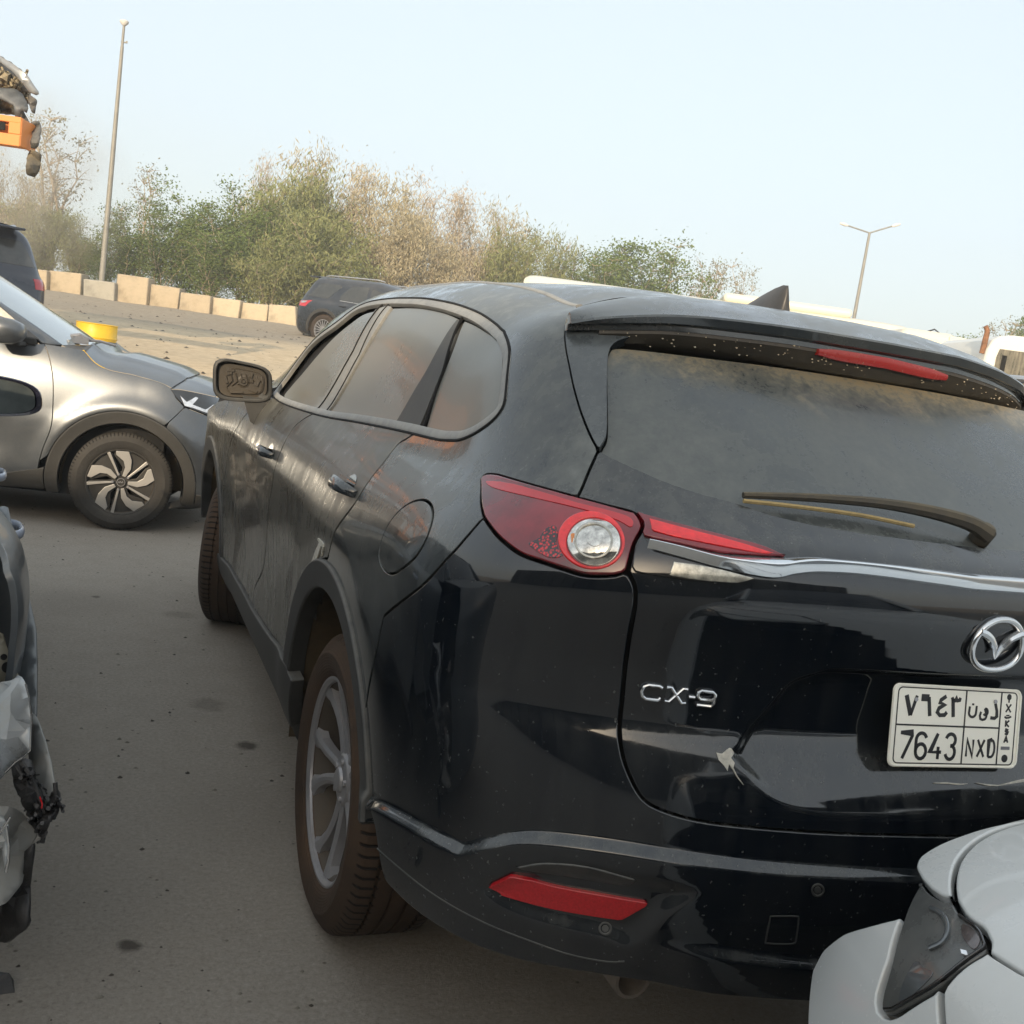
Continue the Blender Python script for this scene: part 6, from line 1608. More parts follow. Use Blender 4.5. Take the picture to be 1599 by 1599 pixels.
# ---- coach
cream = dusty('cream_paint', (.70, .68, .58), (.50, .44, .32), .12, .1, .35, .6, coat=.3, streak=.2, patch=.3)
bl, br = atd(815, 432, 33.5), atd(1446, 531, 32.5)
zt = (bl[2]+br[2])/2+.30; dirb = (br-bl)[:2]; LB = np.linalg.norm(dirb); dirb /= LB
gz = ground_z((bl[0]+br[0])/2, (bl[1]+br[1])/2); HB = zt-gz
MBs = place((bl[0], bl[1], gz), dirb)       # y axis along the coach towards its front, x axis to its right (towards us)
sgn = 1 if (MBs[:2, 0]@(CAM[:2]-bl[:2])) > 0 else -1
coach = root_at('cream_coach', 'long cream coach with dark windows standing behind the black SUV', 'bus', MBs)
wB = 2.5; x_far = -sgn*wB
def brow(y, inset): # cross-section ring at station y
    cx_ = x_far/2; w_ = wB/2-inset; pts = []
    for (a, b_) in ((-1, .35), (-1, 1.1), (-.995, HB*.62), (-.97, HB*.80), (-.93, HB*.90), (-.84, HB*.965), (-.6, HB*.992), (0, HB), (.6, HB*.992), (.84, HB*.965), (.93, HB*.90), (.97, HB*.80), (.995, HB*.62), (1, 1.1), (1, .35)):
        pts.append((cx_+a*w_, y, b_ if b_ < HB*.8 else b_-inset*.9))
    return pts
V = []; F = []; st = [(0.0, .30), (.06, .12), (.20, .03), (.45, 0), (LB-1.3, 0), (LB-.7, .03), (LB-.30, .12), (LB-.08, .30), (LB, .5)]
for y, i_ in st: V += brow(y, i_)
for i in range(len(st)-1):
    for k in range(14): F.append((i*15+k, i*15+k+1, (i+1)*15+k+1, (i+1)*15+k))
F += [tuple(range(15)), tuple((len(st)-1)*15+k for k in range(15))]
o = mesh_obj('body', V, F, cream, coach); fixn(o, 30)
gB = dusty('coach_glass', (.012, .014, .013), (.2, .19, .15), .10, .1, .08, .4, coat=.5)
xs_ = .012 if sgn > 0 else -.012
for k in range(7):
    y0_ = .5+k*(LB-2.3)/7; y1_ = y0_+(LB-2.3)/7-.06
    m = MB(); m.add([(xs_, y0_, HB*.50), (xs_, y1_, HB*.50), (xs_-sgn*.035, y1_, HB*.80), (xs_-sgn*.035, y0_, HB*.80), (xs_-sgn*.05, y0_, HB*.50), (xs_-sgn*.05, y1_, HB*.50), (xs_-sgn*.09, y1_, HB*.80), (xs_-sgn*.09, y0_, HB*.80)], [(0, 1, 2, 3), (4, 7, 6, 5), (0, 4, 5, 1), (1, 5, 6, 2), (2, 6, 7, 3), (3, 7, 4, 0)]); m.obj('window', gB, coach, False)
m = MB(); m.add([(xs_, LB-1.72, HB*.50), (xs_, LB-1.0, HB*.50), (xs_-sgn*.10, LB-.35, HB*.50), (xs_-sgn*.14, LB-.42, HB*.66), (xs_-sgn*.04, LB-.9, HB*.80), (xs_-sgn*.04, LB-1.72, HB*.80)], [(0, 1, 2, 3, 4, 5)]); o = m.obj('window', gB, coach, False); o.modifiers.new('s', 'SOLIDIFY').thickness = .03
m = MB(); m.box((x_far/2, LB+.0, HB*.60), (2.0, .06, HB*.34)); m.obj('windscreen', gB, coach, False)
m = MB(); m.box((x_far/2, LB*.665, HB+.10), (1.7, 4.1, .30)); o = m.obj('roof_unit', cream, coach, False); bevel(o, .14, 4)
m = MB(); m.tube([(xs_-sgn*.1, LB-.25, HB*.90), (xs_+sgn*.15, LB+.15, HB*.97), (xs_+sgn*.22, LB+.45, HB*.90), (xs_+sgn*.22, LB+.45, HB*.70)], .025, 8)
m.obj('mirror_arm', black_gloss, coach)
m = MB(); m.box((xs_+sgn*.22, LB+.42, HB*.76), (.20, .10, .40)); o = m.obj('door_mirror', plain('coach_mirror_back', (.10, .16, .19), .3), coach, False); bevel(o, .03)
for y_ in (2.2, LB-2.6):
    m = MB(); m.lathe([(.28, -.0), (.46, .0), (.48, .05), (.48, .28), (.28, .28)], 30, 'X', (0 if sgn < 0 else -.27, y_, .48), True); m.obj('wheel', rubber_m, coach)

# ---- cream tipper with raised headboard, then white truck cab
tp = atd(1478, 560, 24.); tgz = ground_z(tp[0], tp[1]); MT = place((tp[0], tp[1], tgz), rh)
tip = root_at('cream_tipper', 'dirty cream tipper truck with overhanging cab guard between coach and white cab', 'truck', MT)
def loc(px, py, D): return local_of(tip, [atd(px, py, D)])[0]
a0, a1 = loc(1440, 515, 24), loc(1478, 520, 24)
m = MB(); cz = .5*(a0[2]+a1[2]); w_ = a1[1]-a0[1]+.25; m.box((-1.1, (a0[1]+a1[1])/2-.1, cz/2+.3), (2.2, w_+.5, cz-.6)); o = m.obj('cab', cream, tip, False); bevel(o, .18, 4)
b0_, b1_ = loc(1478, 522, 24), loc(1534, 540, 24)
m = MB(); m.box((-1.1, (b0_[1]+b1_[1])/2, b0_[2]-.12), (2.3, b1_[1]-b0_[1]-.1, .16)); m.box((-1.1, b1_[1]-.12, b1_[2]-.0), (2.3, .35, .12)); m.box((.0, b0_[1]+.35, b0_[2]-.2), (.10, .5, .06)); o = m.obj('cab_guard', cream, tip, False); bevel(o, .02)
m = MB(); m.box((-1.1, b0_[1]+.32, b0_[2]-1.25), (2.3, .75, 2.1)); m.box((.05, b0_[1]+.42, b0_[2]-.8), (.08, .16, 1.1), Matrix.Rotation(.25, 3, 'X')); o = m.obj('tipper_body', cream, tip, False); bevel(o, .03)
m = MB(); m.box((.10, b0_[1]+.42, b0_[2]-.72), (.06, .20, .26), Matrix.Rotation(.3, 3, 'X')); m.obj('bracket', liner_m, tip, False)
m = MB(); m.box((-1.1, b0_[1], .7), (1.0, 6, .3)); m.obj('chassis', liner_m, tip, False)
for y_ in (-1.2, 1.9):
    m = MB(); m.lathe([(.28, 0), (.5, 0), (.52, .05), (.52, .28), (.28, .28)], 28, 'X', (-.3, y_, .5), True); m.obj('wheel', rubber_m, tip)

D3 = 14.0; wp_ = atd(1570, 600, D3); wz = ground_z(wp_[0], wp_[1]); MV = place((wp_[0], wp_[1], wz), rh)
cabt = root_at('white_truck', 'white truck cab with dusty side window at the right edge', 'truck', MV)
def loc2(px, py, D=D3): return local_of(cabt, [atd(px, py, D)])[0]
A_ = [loc2(*q) for q in ((1530, 600), (1535, 565), (1540, 545), (1548, 531), (1560, 525), (1580, 524), (1640, 531), (1720, 545), (1735, 600), (1740, 640), (1600, 640))]
V = [(.0, p[1], p[2]) for p in A_]+[(-1.9, p[1], p[2]) for p in A_]; n_ = len(A_)
Wn = [loc2(*q) for q in ((1549, 589), (1553, 558), (1558, 545), (1640, 556), (1690, 570), (1690, 622), (1600, 604))]
F = [tuple(range(n_)), tuple(range(2*n_-1, n_-1, -1))]+[(i, i+n_, (i+1) % n_+n_, (i+1) % n_) for i in range(n_)]
white_far = dusty('white_truck_paint', (.72, .72, .68), (.5, .46, .36), .06, .1, .3, .6, coat=.3)
o = mesh_obj('cab', V, F, white_far, cabt, False); fixn(o, 30); bevel(o, .05, 3)
m = MB(); V = [(.008, p[1], p[2]) for p in Wn]+[(-.03, p[1], p[2]) for p in Wn]; k_ = len(Wn); m.add(V, [tuple(range(k_)), tuple(range(2*k_-1, k_-1, -1))]+[(i, i+k_, (i+1) % k_+k_, (i+1) % k_) for i in range(k_)])
o = m.obj('side_window', dusty('dusty_truck_glass', (.03, .034, .03), (.34, .31, .24), .35, .1, .15, .5, coat=.3, streak=.9, patch=.4), cabt, False)
m = MB(); c_ = loc2(1563, 575); m.box((.012, c_[1], c_[2]), (.02, .06, .34)); m.obj('window_bar', void_m, cabt, False)
e0 = loc2(1538, 552); e1 = loc2(1542, 512); rust = plain('rusty_pipe', (.22, .11, .06), .8, var=.5, scale=20)
m = MB(); m.tube([(-.1, e0[1]-.02, e0[2]), (-.1, e0[1]-.01, (e0[2]+e1[2])/2), (-.1, e1[1]+.01, e1[2]-.06), (-.1, e1[1]+.0, e1[2]-.02), (-.1, e1[1]-.03, e1[2]+.02)], [.036, .038, .036, .033, .03], 14); m.obj('exhaust_stack', rust, cabt)
m = MB(); q_ = loc2(1600, 640); m.box((-1, q_[1]+.5, (q_[2])/2+.15), (1.9, 3.4, max(.4, q_[2]-.2))); m.obj('lower_body', white_far, cabt, False)
for y_ in (-.3, 2.2):
    m = MB(); m.lathe([(.25, 0), (.44, 0), (.46, .05), (.46, .25), (.25, .25)], 28, 'X', (-.2, q_[1]+.5+y_-.8, .46), True); m.obj('wheel', rubber_m, cabt)

# ---- orange carrier deck with a crushed car on it
orange = dusty('orange_paint', (.80, .27, .055), (.42, .33, .22), .10, .2, .5, .7, streak=.3, patch=.4)
DO = 10.; oc = atd(30, 229, DO); og = ground_z(oc[0]-3, oc[1])
MO = place((oc[0], oc[1], og), fh)      # y: away from us, x: to the right
deck = root_at('orange_carrier', 'orange carrier deck raised at the top left corner with a crushed car on it', 'truck', MO)
zb_ = oc[2]-og; hgt = .275
m = MB()
m.box((-2.6, .03, zb_+.055), (5.2, .06, .11)); m.box((-2.6, .03, zb_+hgt-.03), (5.2, .06, .06)); m.box((-.06, .03, zb_+.165), (.12, .06, .11)); m.box((-3.0, .03, zb_+.165), (4.2, .05, .11))
m.box((-2.62, .17, zb_+.13), (5.2, .22, .22)); m.box((-.01, .165, zb_+.135), (.03, .31, .262)); m.box((-4.2, 1.2, zb_+.10), (3.6, 2.1, .2))
o = m.obj('deck_beam', orange, deck, False); bevel(o, .008)
m = MB(); m.box((-.50, .0, zb_+.17), (.70, .012, .075)); m.obj('beam_slot', void_m, deck, False)
for (x, y) in ((-5.0, .3), (-5.0, 2.0)):
    m = MB(); m.box((x, y, zb_/2), (.16, .16, zb_)); m.obj('deck_post', orange, deck, False)
m = MB(); m.box((-6.2, 1.1, 1.0), (4.4, 2.2, .35)); m.obj('chassis', orange, deck, False)
m = MB(); m.tube([(-4.6, .0, 1.2), (-2.9, -.0, zb_+.0)], .09, 8); m.tube([(-7.5, .1, 1.0), (-4.4, .1, zb_+2.2), (-1.8, .1, zb_+3.3-.0)], .11, 8) if False else None; m.obj('deck_strut', orange, deck)
for (x, y) in ((-7.2, .0), (-5.6, .0), (-7.2, 1.95), (-5.6, 1.95)):
    m = MB(); m.lathe([(.25, 0), (.46, 0), (.48, .05), (.48, .25), (.25, .25)], 28, 'Y', (x, y, .48), True); m.obj('wheel', rubber_m, deck)
cr = root_at('crushed_car', 'crushed dark car with gaping bonnet lying on the orange carrier deck', 'car', place((oc[0]-rh[0]*1.6+fh[0]*1.1, oc[1]-rh[1]*1.6+fh[1]*1.1, oc[2]+hgt), fh))
dk = dusty('crushed_dark_paint', (.022, .024, .03), (.3, .26, .2), .12, .3, .3, .6, coat=.4, streak=.2, patch=.5)
slv = dusty('crushed_bonnet_paint', (.30, .32, .34), (.3, .27, .22), .1, .3, .3, .5, metal=.4, coat=.5)
engm = dusty('engine_dirt', (.035, .032, .026), (.34, .28, .18), .35, .4, .6, .9, streak=0, patch=.8, bump=1)
crumple('bonnet', [(-60, 52), (0, 88), (25, 103), (45, 120), (52, 132), (62, 146), (58, 149), (46, 144), (40, 135), (20, 112), (0, 97), (-60, 62)], DO+.15, slv, cr, .05, 2, .03, 8, 1)
crumple('bonnet_lining', [(-60, 64), (0, 97), (22, 113), (40, 133), (47, 145), (36, 143), (20, 128), (0, 112), (-60, 86)], DO+.35, dk, cr, .06, 3, .02, 9, 2)
crumple('engine', [(-60, 96), (0, 112), (14, 113), (28, 118), (36, 128), (46, 135), (45, 146), (44, 160), (34, 148), (26, 140), (0, 137), (-60, 130)], DO+.4, engm, cr, .25, 6, .05, 5, 3, .8)
tangle('hoses', [(5, 120), (15, 125), (25, 122), (8, 130)], DO+.2, engm, cr, 22, .012, 9, 14, 8)
crumple('front_panel', [(-60, 130), (0, 138), (24, 139), (36, 148), (44, 165), (42, 176), (34, 172), (30, 186), (24, 184), (22, 165), (0, 154), (-60, 148)], DO+.25, plain('crushed_grey_plastic', (.09, .10, .11), .5, var=.4), cr, .08, 3, .02, 6, 4)
crumple('radiator', [(-60, 146), (0, 153), (22, 163), (24, 178), (-60, 172)], DO+.5, engm, cr, .2, 8, .03, 6, 5, .8)
crumple('torn_wing', [(44, 146), (56, 155), (58, 158), (54, 178), (50, 175), (44, 160)], DO+.2, dk, cr, .1, 5, .012, 5, 6)
crumple('wing_liner', [(30, 168), (36, 172), (43, 185), (50, 200), (52, 208), (48, 206), (40, 202), (34, 200), (31, 190)], DO+.3, dk, cr, .1, 5, .012, 5, 7)
crumple('hanging_bumper', [(48, 192), (56, 189), (63, 192), (64, 204), (61, 226), (56, 232), (48, 230), (47, 222), (51, 212)], DO+.2, plain('grey_bumper_plastic', (.11, .11, .105), .6, var=.5), cr, .08, 4, .02, 5, 8)
crumple('hanging_flap', [(50, 233), (65, 242), (61, 267), (54, 276), (42, 272), (40, 266), (43, 243)], DO+.15, dusty('muddy_flap', (.05, .05, .048), (.3, .25, .16), .35, .2, .7, .9, patch=.9), cr, .06, 4, .02, 6, 9)
m = MB(); m.box((-1.6, .6, .55), (3.2, 1.5, .75)); m.obj('body', dk, cr, False)

# ---- concrete blocks
def concrete(name, col):
    m, t, b = nodes_mat(name); n1 = tex(t, 1.5, 6, .65); n2 = tex(t, 14, 5, .7)
    c = ramp(t, n1, [(.30, tuple(x*.62 for x in col)), (.5, col), (.72, tuple(min(1, x*1.12) for x in col))])
    c = mixc(t, mrange(t, n2, .55, .75, 0, .35), c, tuple(x*.55 for x in col)); L(t, c, b.inputs['Base Color']); b.inputs['Roughness'].default_value = .9
    bp = t.nodes.new('ShaderNodeBump'); bp.inputs['Strength'].default_value = .5; bp.inputs['Distance'].default_value = .02; L(t, n2, bp.inputs['Height']); L(t, bp.outputs[0], b.inputs['Normal']); return m
cA = concrete('sandy_concrete', (.40, .335, .24)); cB = concrete('grey_concrete', (.33, .315, .27)); cC = concrete('pale_concrete', (.47, .40, .29))
blocks = [((54, 420), (73, 422), (52, 460), (72, 462), cA, 'sandy concrete block half hidden behind the dark blue SUV'),
 ((76, 422), (127, 427), (76, 463), (125, 467), cA, 'stained concrete block just right of the dark blue SUV'),
 ((130, 435), (179, 441), (130, 467), (178, 474), cB, 'low grey concrete block at the foot of the tall lamp pole'),
 ((183, 427), (232, 434), (179, 472), (228, 480), cA, 'tallest concrete block, tilted, right of the lamp pole'),
 ((234, 443), (281, 450), (229, 480), (276, 490), cA, 'concrete block with dark soot patch next to the tallest block'),
 ((282, 456), (329, 462), (278, 494), (326, 500), cA, 'brownish concrete block fifth from the dark blue SUV'),
 ((331, 464), (376, 469), (327, 501), (370, 508), cC, 'pale concrete block with a broken upper left corner'),
 ((376, 472), (419, 476), (371, 508), (415, 514), cC, 'pale concrete block second from the slate SUV'),
 ((420, 475), (461, 478), (417, 513), (464, 520), cC, 'pale concrete block touching the rear of the slate SUV'),
 ((466, 510), (484, 513), (466, 521), (484, 524), cC, 'small concrete lump under the tail of the slate SUV')]
for i, (tl, tr, bl_, br_, mt, lb) in enumerate(blocks):
    Dk = 30.2+.25*math.sin(i*2.1); c4 = [atd(q[0], q[1], Dk) for q in (bl_, br_, tr, tl)]; ctr = (c4[0]+c4[1])/2
    gz_ = ctr[2]-.03
    V = [(p-ctr)[:] for p in c4]; V = [tuple(v) for v in V]; back = [(v[0]+fh[0]*.55, v[1]+fh[1]*.55, v[2]) for v in V]
    V = [(v[0], v[1], v[2]-(.06 if k < 2 else 0)) for k, v in enumerate(V)]
    o = mesh_obj('concrete_block', V+[(b[0], b[1], b[2]-(.06 if k < 2 else 0)) for k, b in enumerate(back)], [(0, 1, 2, 3), (7, 6, 5, 4), (0, 4, 5, 1), (1, 5, 6, 2), (2, 6, 7, 3), (3, 7, 4, 0)], mt, None, False)
    o.location = tuple(ctr); fixn(o, 30); bevel(o, .028, 2); tag(o, lb, 'concrete block', 'concrete blocks along the yard edge')

# ---- yellow drum
yp = atd(152, 505, 12.0); yg = ground_z(yp[0], yp[1]); yel = plain('yellow_paint', (.72, .47, .02), .45, var=.12, scale=5, coat=.2)
th = thing('yellow_drum', 'yellow open drum standing on the dirt beyond the silver bonnet', 'drum', (yp[0], yp[1], yg-.03))
hh_ = yp[2]-yg+.03; rd = 31/1620*12.0
m = MB(); m.lathe([(rd, 0), (rd, .02), (rd-.006, .03), (rd-.006, hh_*.33), (rd+.005, hh_*.36), (rd-.006, hh_*.39), (rd-.006, hh_*.66), (rd+.005, hh_*.69), (rd-.006, hh_*.72), (rd-.006, hh_-.012), (rd+.003, hh_-.004), (rd, hh_), (rd-.012, hh_-.004), (rd-.016, hh_-.05), (rd-.016, .02), (0, .02)], 40, 'Z'); m.obj('drum_body', yel, th)
m = MB(); m.lathe([(0, hh_-.05), (rd-.017, hh_-.05)], 32, 'Z'); m.obj('drum_content', liner_m, th)

# ---- lamp poles
polem = plain('weathered_galvanised', (.24, .235, .21), .6, metal=.2, var=.2, scale=3)
lampm = plain('lamp_head_pale', (.62, .62, .60), .4, var=.1)
pb = atd(159, 437, 34); pt = atd(190, 48, 34); gz_ = ground_z(pb[0], pb[1]); base = np.array([pb[0], pb[1], gz_]); H_ = pt[2]-gz_
th = thing('lamp_pole', 'tall tapering lamp pole rising behind the low grey concrete block', 'lamp post', tuple(base))
m = MB(); m.tube([(0, 0, 0), (0, 0, H_*.5), (0, 0, H_-.75)], [.098, .076, .052], 14); m.tube([(0, 0, H_-.76), (0, 0, H_-.08)], .04, 10); m.obj('pole', polem, th)
m = MB(); m.tube([(-.05*rh[0], -.05*rh[1], H_-.62), (.13*rh[0], .13*rh[1], H_-.62)], .022, 8); m.box((.13*rh[0], .13*rh[1], H_-.60), (.06, .06, .06)); m.obj('bracket', polem, th)
m = MB(); m.lathe([(0, H_-.12), (.05, H_-.12), (.13, H_-.04), (.14, H_+.02), (.08, H_+.06), (0, H_+.07)], 20, 'Z'); m.obj('lamp_head', lampm, th)
DP = 62; p0 = atd(1332, 480, DP); p1 = atd(1358, 363, DP); gz_ = ground_z(p1[0], p1[1]); H_ = p1[2]-gz_
th = thing('lamp_pole', 'distant two-armed street lamp rising behind the cream coach', 'lamp post', (p1[0], p1[1], gz_))
m = MB(); m.tube([(0, 0, 0), (0, 0, H_)], [.15, .075], 12); m.obj('pole', polem, th)
for px_, py_, s_ in ((1323, 352, -1), (1394, 353, 1)):
    q = atd(px_, py_, DP)-np.array([p1[0], p1[1], gz_]); m = MB(); m.tube([(0, 0, H_-.03), tuple(q)], .045, 8); m.obj('lamp_arm', polem, th)
    m = MB(); d_ = q/np.linalg.norm(q-np.array([0, 0, H_])); v_ = (q-np.array([0, 0, H_])); v_ /= np.linalg.norm(v_); m.tube([tuple(q-v_*.05), tuple(q+v_*.12), tuple(q+v_*.45)], [.05, .10, .07], 8); m.obj('lamp_head', lampm, th)

# ---- the rest of the two cars that are only partly in the picture
def fill_body(S, root, paint, polys, u_min, clear=False, near=.006, du=.03, nv=40):
    U1 = np.arange(u_min, 2*S.Lc-u_min, du); V1 = np.linspace(0, S.rows[-1, 0], nv); U, Vv = np.meshgrid(U1, V1, indexing='ij'); P = S.pos(U.ravel(), Vv.ravel()); n_ = len(V1)
    Uc = (U[:-1, :-1]+du/2).ravel(); Vc = (Vv[:-1, :-1]+Vv[1:, 1:]).ravel()/2; C = np.stack([Uc, Vc], 1); Pc = S.pos(Uc, Vc)
    ok = np.ones(len(C), bool)
    for q in polys: ok &= ~(inpoly(C, q) | (pdist(C, q) < near))
    if clear:   # the near corner is already made of its own panels
        q = proj(S._w(Pc)); ok &= ~((q[:, 0] < 1640) & (q[:, 1] < 1680) & (q[:, 0] > 1000) & (Uc > .7) & (Uc < 3.2))
    F = []
    for k in np.nonzero(ok)[0]:
        i, j = divmod(k, n_-1); c = Pc[k]
        if any(math.hypot(c[1]-cy, c[2]-.33) < .40 for cy in root_wheels): continue
        F.append((i*n_+j, (i+1)*n_+j, (i+1)*n_+j+1, i*n_+j+1))
    o = mesh_obj('body', P, F, paint, root); return o
def sheet(name, rows, mat, root, crown=.03, n=13):
    """cross-car sheet through (y, half width, z) stations"""
    V = []; F = []
    for (y, W_, z) in rows:
        for k in range(n): t_ = 2*k/(n-1)-1; V.append((t_*W_, y, z+crown*(1-t_*t_)))
    for i in range(len(rows)-1):
        for k in range(n-1): F.append((i*n+k, i*n+k+1, (i+1)*n+k+1, (i+1)*n+k))
    o = mesh_obj(name, V, F, mat, root); fixn(o, 60); return o
def cabin(root, st, paint, gl):
    """st: (y, half width at belt, belt z, half width at roof, roof z)"""
    for sx in (-1, 1):
        V = []; F = []
        for (y, wb, zb_, wt, zt_) in st:
            for s_ in (0, .5, 1): V.append((sx*(wb+(wt-wb)*s_+.015*math.sin(math.pi*s_)), y, zb_+(zt_-zb_)*s_))
        for i in range(len(st)-1):
            for k in range(2): F.append((i*3+k, i*3+k+1, (i+1)*3+k+1, (i+1)*3+k))
        o = mesh_obj('side_window', V, F, gl, root); fixn(o, 40)
        m = MB()
        for i in (1, len(st)//2, len(st)-2): a = st[i]; m.tube([(sx*(a[1]+.004), a[0], a[2]), (sx*(a[3]+.004), a[0]+.0, a[4])], .026, 6)
        m.tube([(sx*(a[3]+.0), a[0], a[4]) for a in st], .03, 6); m.obj('window_frame', paint, root)
    sheet('roof', [(a[0], a[3]+.01, a[4]) for a in st[1:-1]], paint, root, .04)
    sheet('windscreen', [(a[0], a[3]+.01 if q else a[1]-.02, a[4] if q else a[2]) for a, q in ((st[0], 0), (st[1], 1))], gl, root, .03)
    sheet('rear_window', [(a[0], a[3]+.01 if q else a[1]-.02, a[4] if q else a[2]) for a, q in ((st[-2], 1), (st[-1], 0))], gl, root, .03)
def simple_wheel(root, x, y, R=.33):
    m = MB(); s_ = 1 if x > 0 else -1
    m.lathe([(.21, -.0*s_), (R-.03, .005*-s_), (R-.005, -.02*s_), (R, -.04*s_), (R, -.18*s_), (R-.02, -.20*s_), (.21, -.20*s_)], 36, 'X', (x, y, R), True); m.obj('tyre', rubber_m, root)
    m = MB(); m.lathe([(0, -.03*s_), (.05, -.02*s_), (.20, -.03*s_), (.212, -.01*s_), (.212, -.12*s_)], 36, 'X', (x, y, R)); m.obj('rim', alloy_m, root)
glz = dusty('plain_tinted_glass', (.012, .014, .016), (.2, .2, .18), .08, .12, .06, .4, coat=.6)
root_wheels = (0.0, 2.6)
fill_body(WS, white, paint_white, list(WUV.values()), -3.5, True, .004, .015, 90)
sheet('bonnet_centre', [(-.10, .42, .955), (.0, .52, .968), (.3, .60, .995), (.75, .66, 1.02)], paint_white, white, .02)
sheet('boot_lid', [(3.2, .70, 1.03), (3.62, .70, .98), (3.66, .72, .60), (3.66, .72, .25)], paint_white, white, .02)
cabin(white, [(.72, .78, .98, .62, 1.04), (1.45, .80, .98, .58, 1.40), (2.1, .80, .98, .58, 1.44), (2.75, .80, .98, .56, 1.40), (3.25, .76, .98, .62, 1.04)], paint_white, glz)
for x in (-.85, .85):
    for y in root_wheels: simple_wheel(white, x, y)
root_wheels = (0.35, 3.05)
xpols = [xpoly((.35, .90), (.22, .80), (.30, .62), (.45, .40), (.55, .28), (1.25, .27), (2.30, .27), (3.2, .4), (3.2, .85), (2.2, .94), (1.22, .96), (.5, .96)), np.array([[2*XS.Lc-.45, 0], [2*XS.Lc-.45, XR[9, 0]], [2*XS.Lc+.3, XR[9, 0]], [2*XS.Lc+.3, 0]]), cat(xpoly((.50, .96), (.35, .90), (.22, .80), (.30, .62), (.40, .45), (.30, .40)), np.array([[2*XS.Lc-.25, XR[3, 0]], [2*XS.Lc-.30, XR[7, 0]], [2*XS.Lc-.2, XR[8, 0]]]))]
XSd = XS.disps; XS.disps = []
_rows_keep = XS.rows.copy(); XS.rows = XS.rows.copy(); XS.rows = XS.rows[:9]
fill_body(XS, wreck, paint_wreck, xpols, -3.0)
XS.disps = XSd; XS.rows = _rows_keep
sheet('boot_lid', [(-.42, .62, .93), (-.2, .70, .97), (.10, .74, .97)], paint_wreck, wreck, .03)
sheet('bonnet', [(2.3, .78, .96), (2.8, .76, .93), (3.3, .70, .84), (3.5, .62, .70), (3.56, .60, .30)], paint_wreck, wreck, .04)
cabin(wreck, [(.05, .76, .95, .62, .99), (.60, .80, .95, .58, 1.36), (1.2, .80, .95, .58, 1.42), (1.75, .80, .95, .57, 1.38), (2.40, .77, .95, .62, .98)], paint_wreck, glz)
for x in (-.86,): 
    for y in root_wheels: simple_wheel(wreck, x, y)
simple_wheel(wreck, .82, 3.05)

# ================================================================== trees
def leafmat(name, c1, c2, tr=.25):
    m, t, b = nodes_mat(name)
    oi = t.nodes.new('ShaderNodeObjectInfo'); n = tex(t, 1.6, 4, .7); n2 = tex(t, 12, 2)
    f = math_(t, 'ADD', mrange(t, n, .35, .65, 0, .7), mrange(t, n2, .3, .7, -.2, .4), True)
    L(t, mixc(t, f, c1, c2), b.inputs['Base Color']); b.inputs['Roughness'].default_value = .75; b.inputs['Specular IOR Level'].default_value = .2
    tl = t.nodes.new('ShaderNodeBsdfTranslucent'); L(t, mixc(t, f, c1, c2), tl.inputs['Color'])
    mx = t.nodes.new('ShaderNodeMixShader'); mx.inputs[0].default_value = tr
    out = t.nodes['Material Output']; L(t, b.outputs[0], mx.inputs[1]); L(t, tl.outputs[0], mx.inputs[2]); L(t, mx.outputs[0], out.inputs[0]); return m
lf_green = leafmat('green_foliage', (.085, .135, .035), (.20, .25, .080))
lf_olive = leafmat('olive_foliage', (.17, .195, .075), (.32, .33, .155))
lf_dry = leafmat('dry_foliage', (.34, .30, .19), (.50, .45, .32))
lf_pale = leafmat('pale_dry_twigs', (.40, .34, .27), (.58, .52, .44))
lf_gum = leafmat('grey_green_foliage', (.16, .165, .105), (.33, .32, .23))
bark = plain('pale_bark', (.33, .27, .19), .9, var=.3, scale=4)
def branchwork(rg, H, spread, n1, up=.8, r0=.09, wig=.10, base=.15):
    """tapering trunk and limbs; returns tubes and tip clusters"""
    tubes = []; tips = []
    for k in range(n1):
        a = rg.uniform(0, 6.28); z0 = H*base*rg.uniform(.1, 1.2); L_ = H*rg.uniform(.55, 1.0)-z0*.5; lean = spread*rg.uniform(.15, 1.0)
        p = Vector((rg.uniform(-.12, .12), rg.uniform(-.12, .12), 0 if k < 3 else z0*.6)); pts = [p.copy()]; seg = 7
        for j in range(seg):
            s_ = (j+1)/seg; tgt = Vector((math.cos(a)*lean*s_**1.2, math.sin(a)*lean*s_**1.2, p.z*0+z0+L_*s_))
            q = tgt+Vector((rg.uniform(-1, 1), rg.uniform(-1, 1), rg.uniform(-.4, .4)))*wig*H*.35; pts.append(q)
        rr0 = r0*rg.uniform(.5, 1); tubes.append((pts, [rr0*(1-.86*i/seg) for i in range(seg+1)]))
        for j in range(2, seg+1):
            for _ in range(2+j//2):
                a2 = rg.uniform(0, 6.28); l2 = H*.16*rg.uniform(.4, 1.1)*(1.15-.4*j/seg); d = Vector((math.cos(a2), math.sin(a2), rg.uniform(.0, up*1.6))).normalized()
                e = pts[j]+d*l2; mid = pts[j]+d*l2*.5+Vector((0, 0, .05*l2)); tubes.append(([pts[j], mid, e], [rr0*.28, rr0*.18, rr0*.07])); tips.append((e, d, pts[j]))
    return tubes, tips
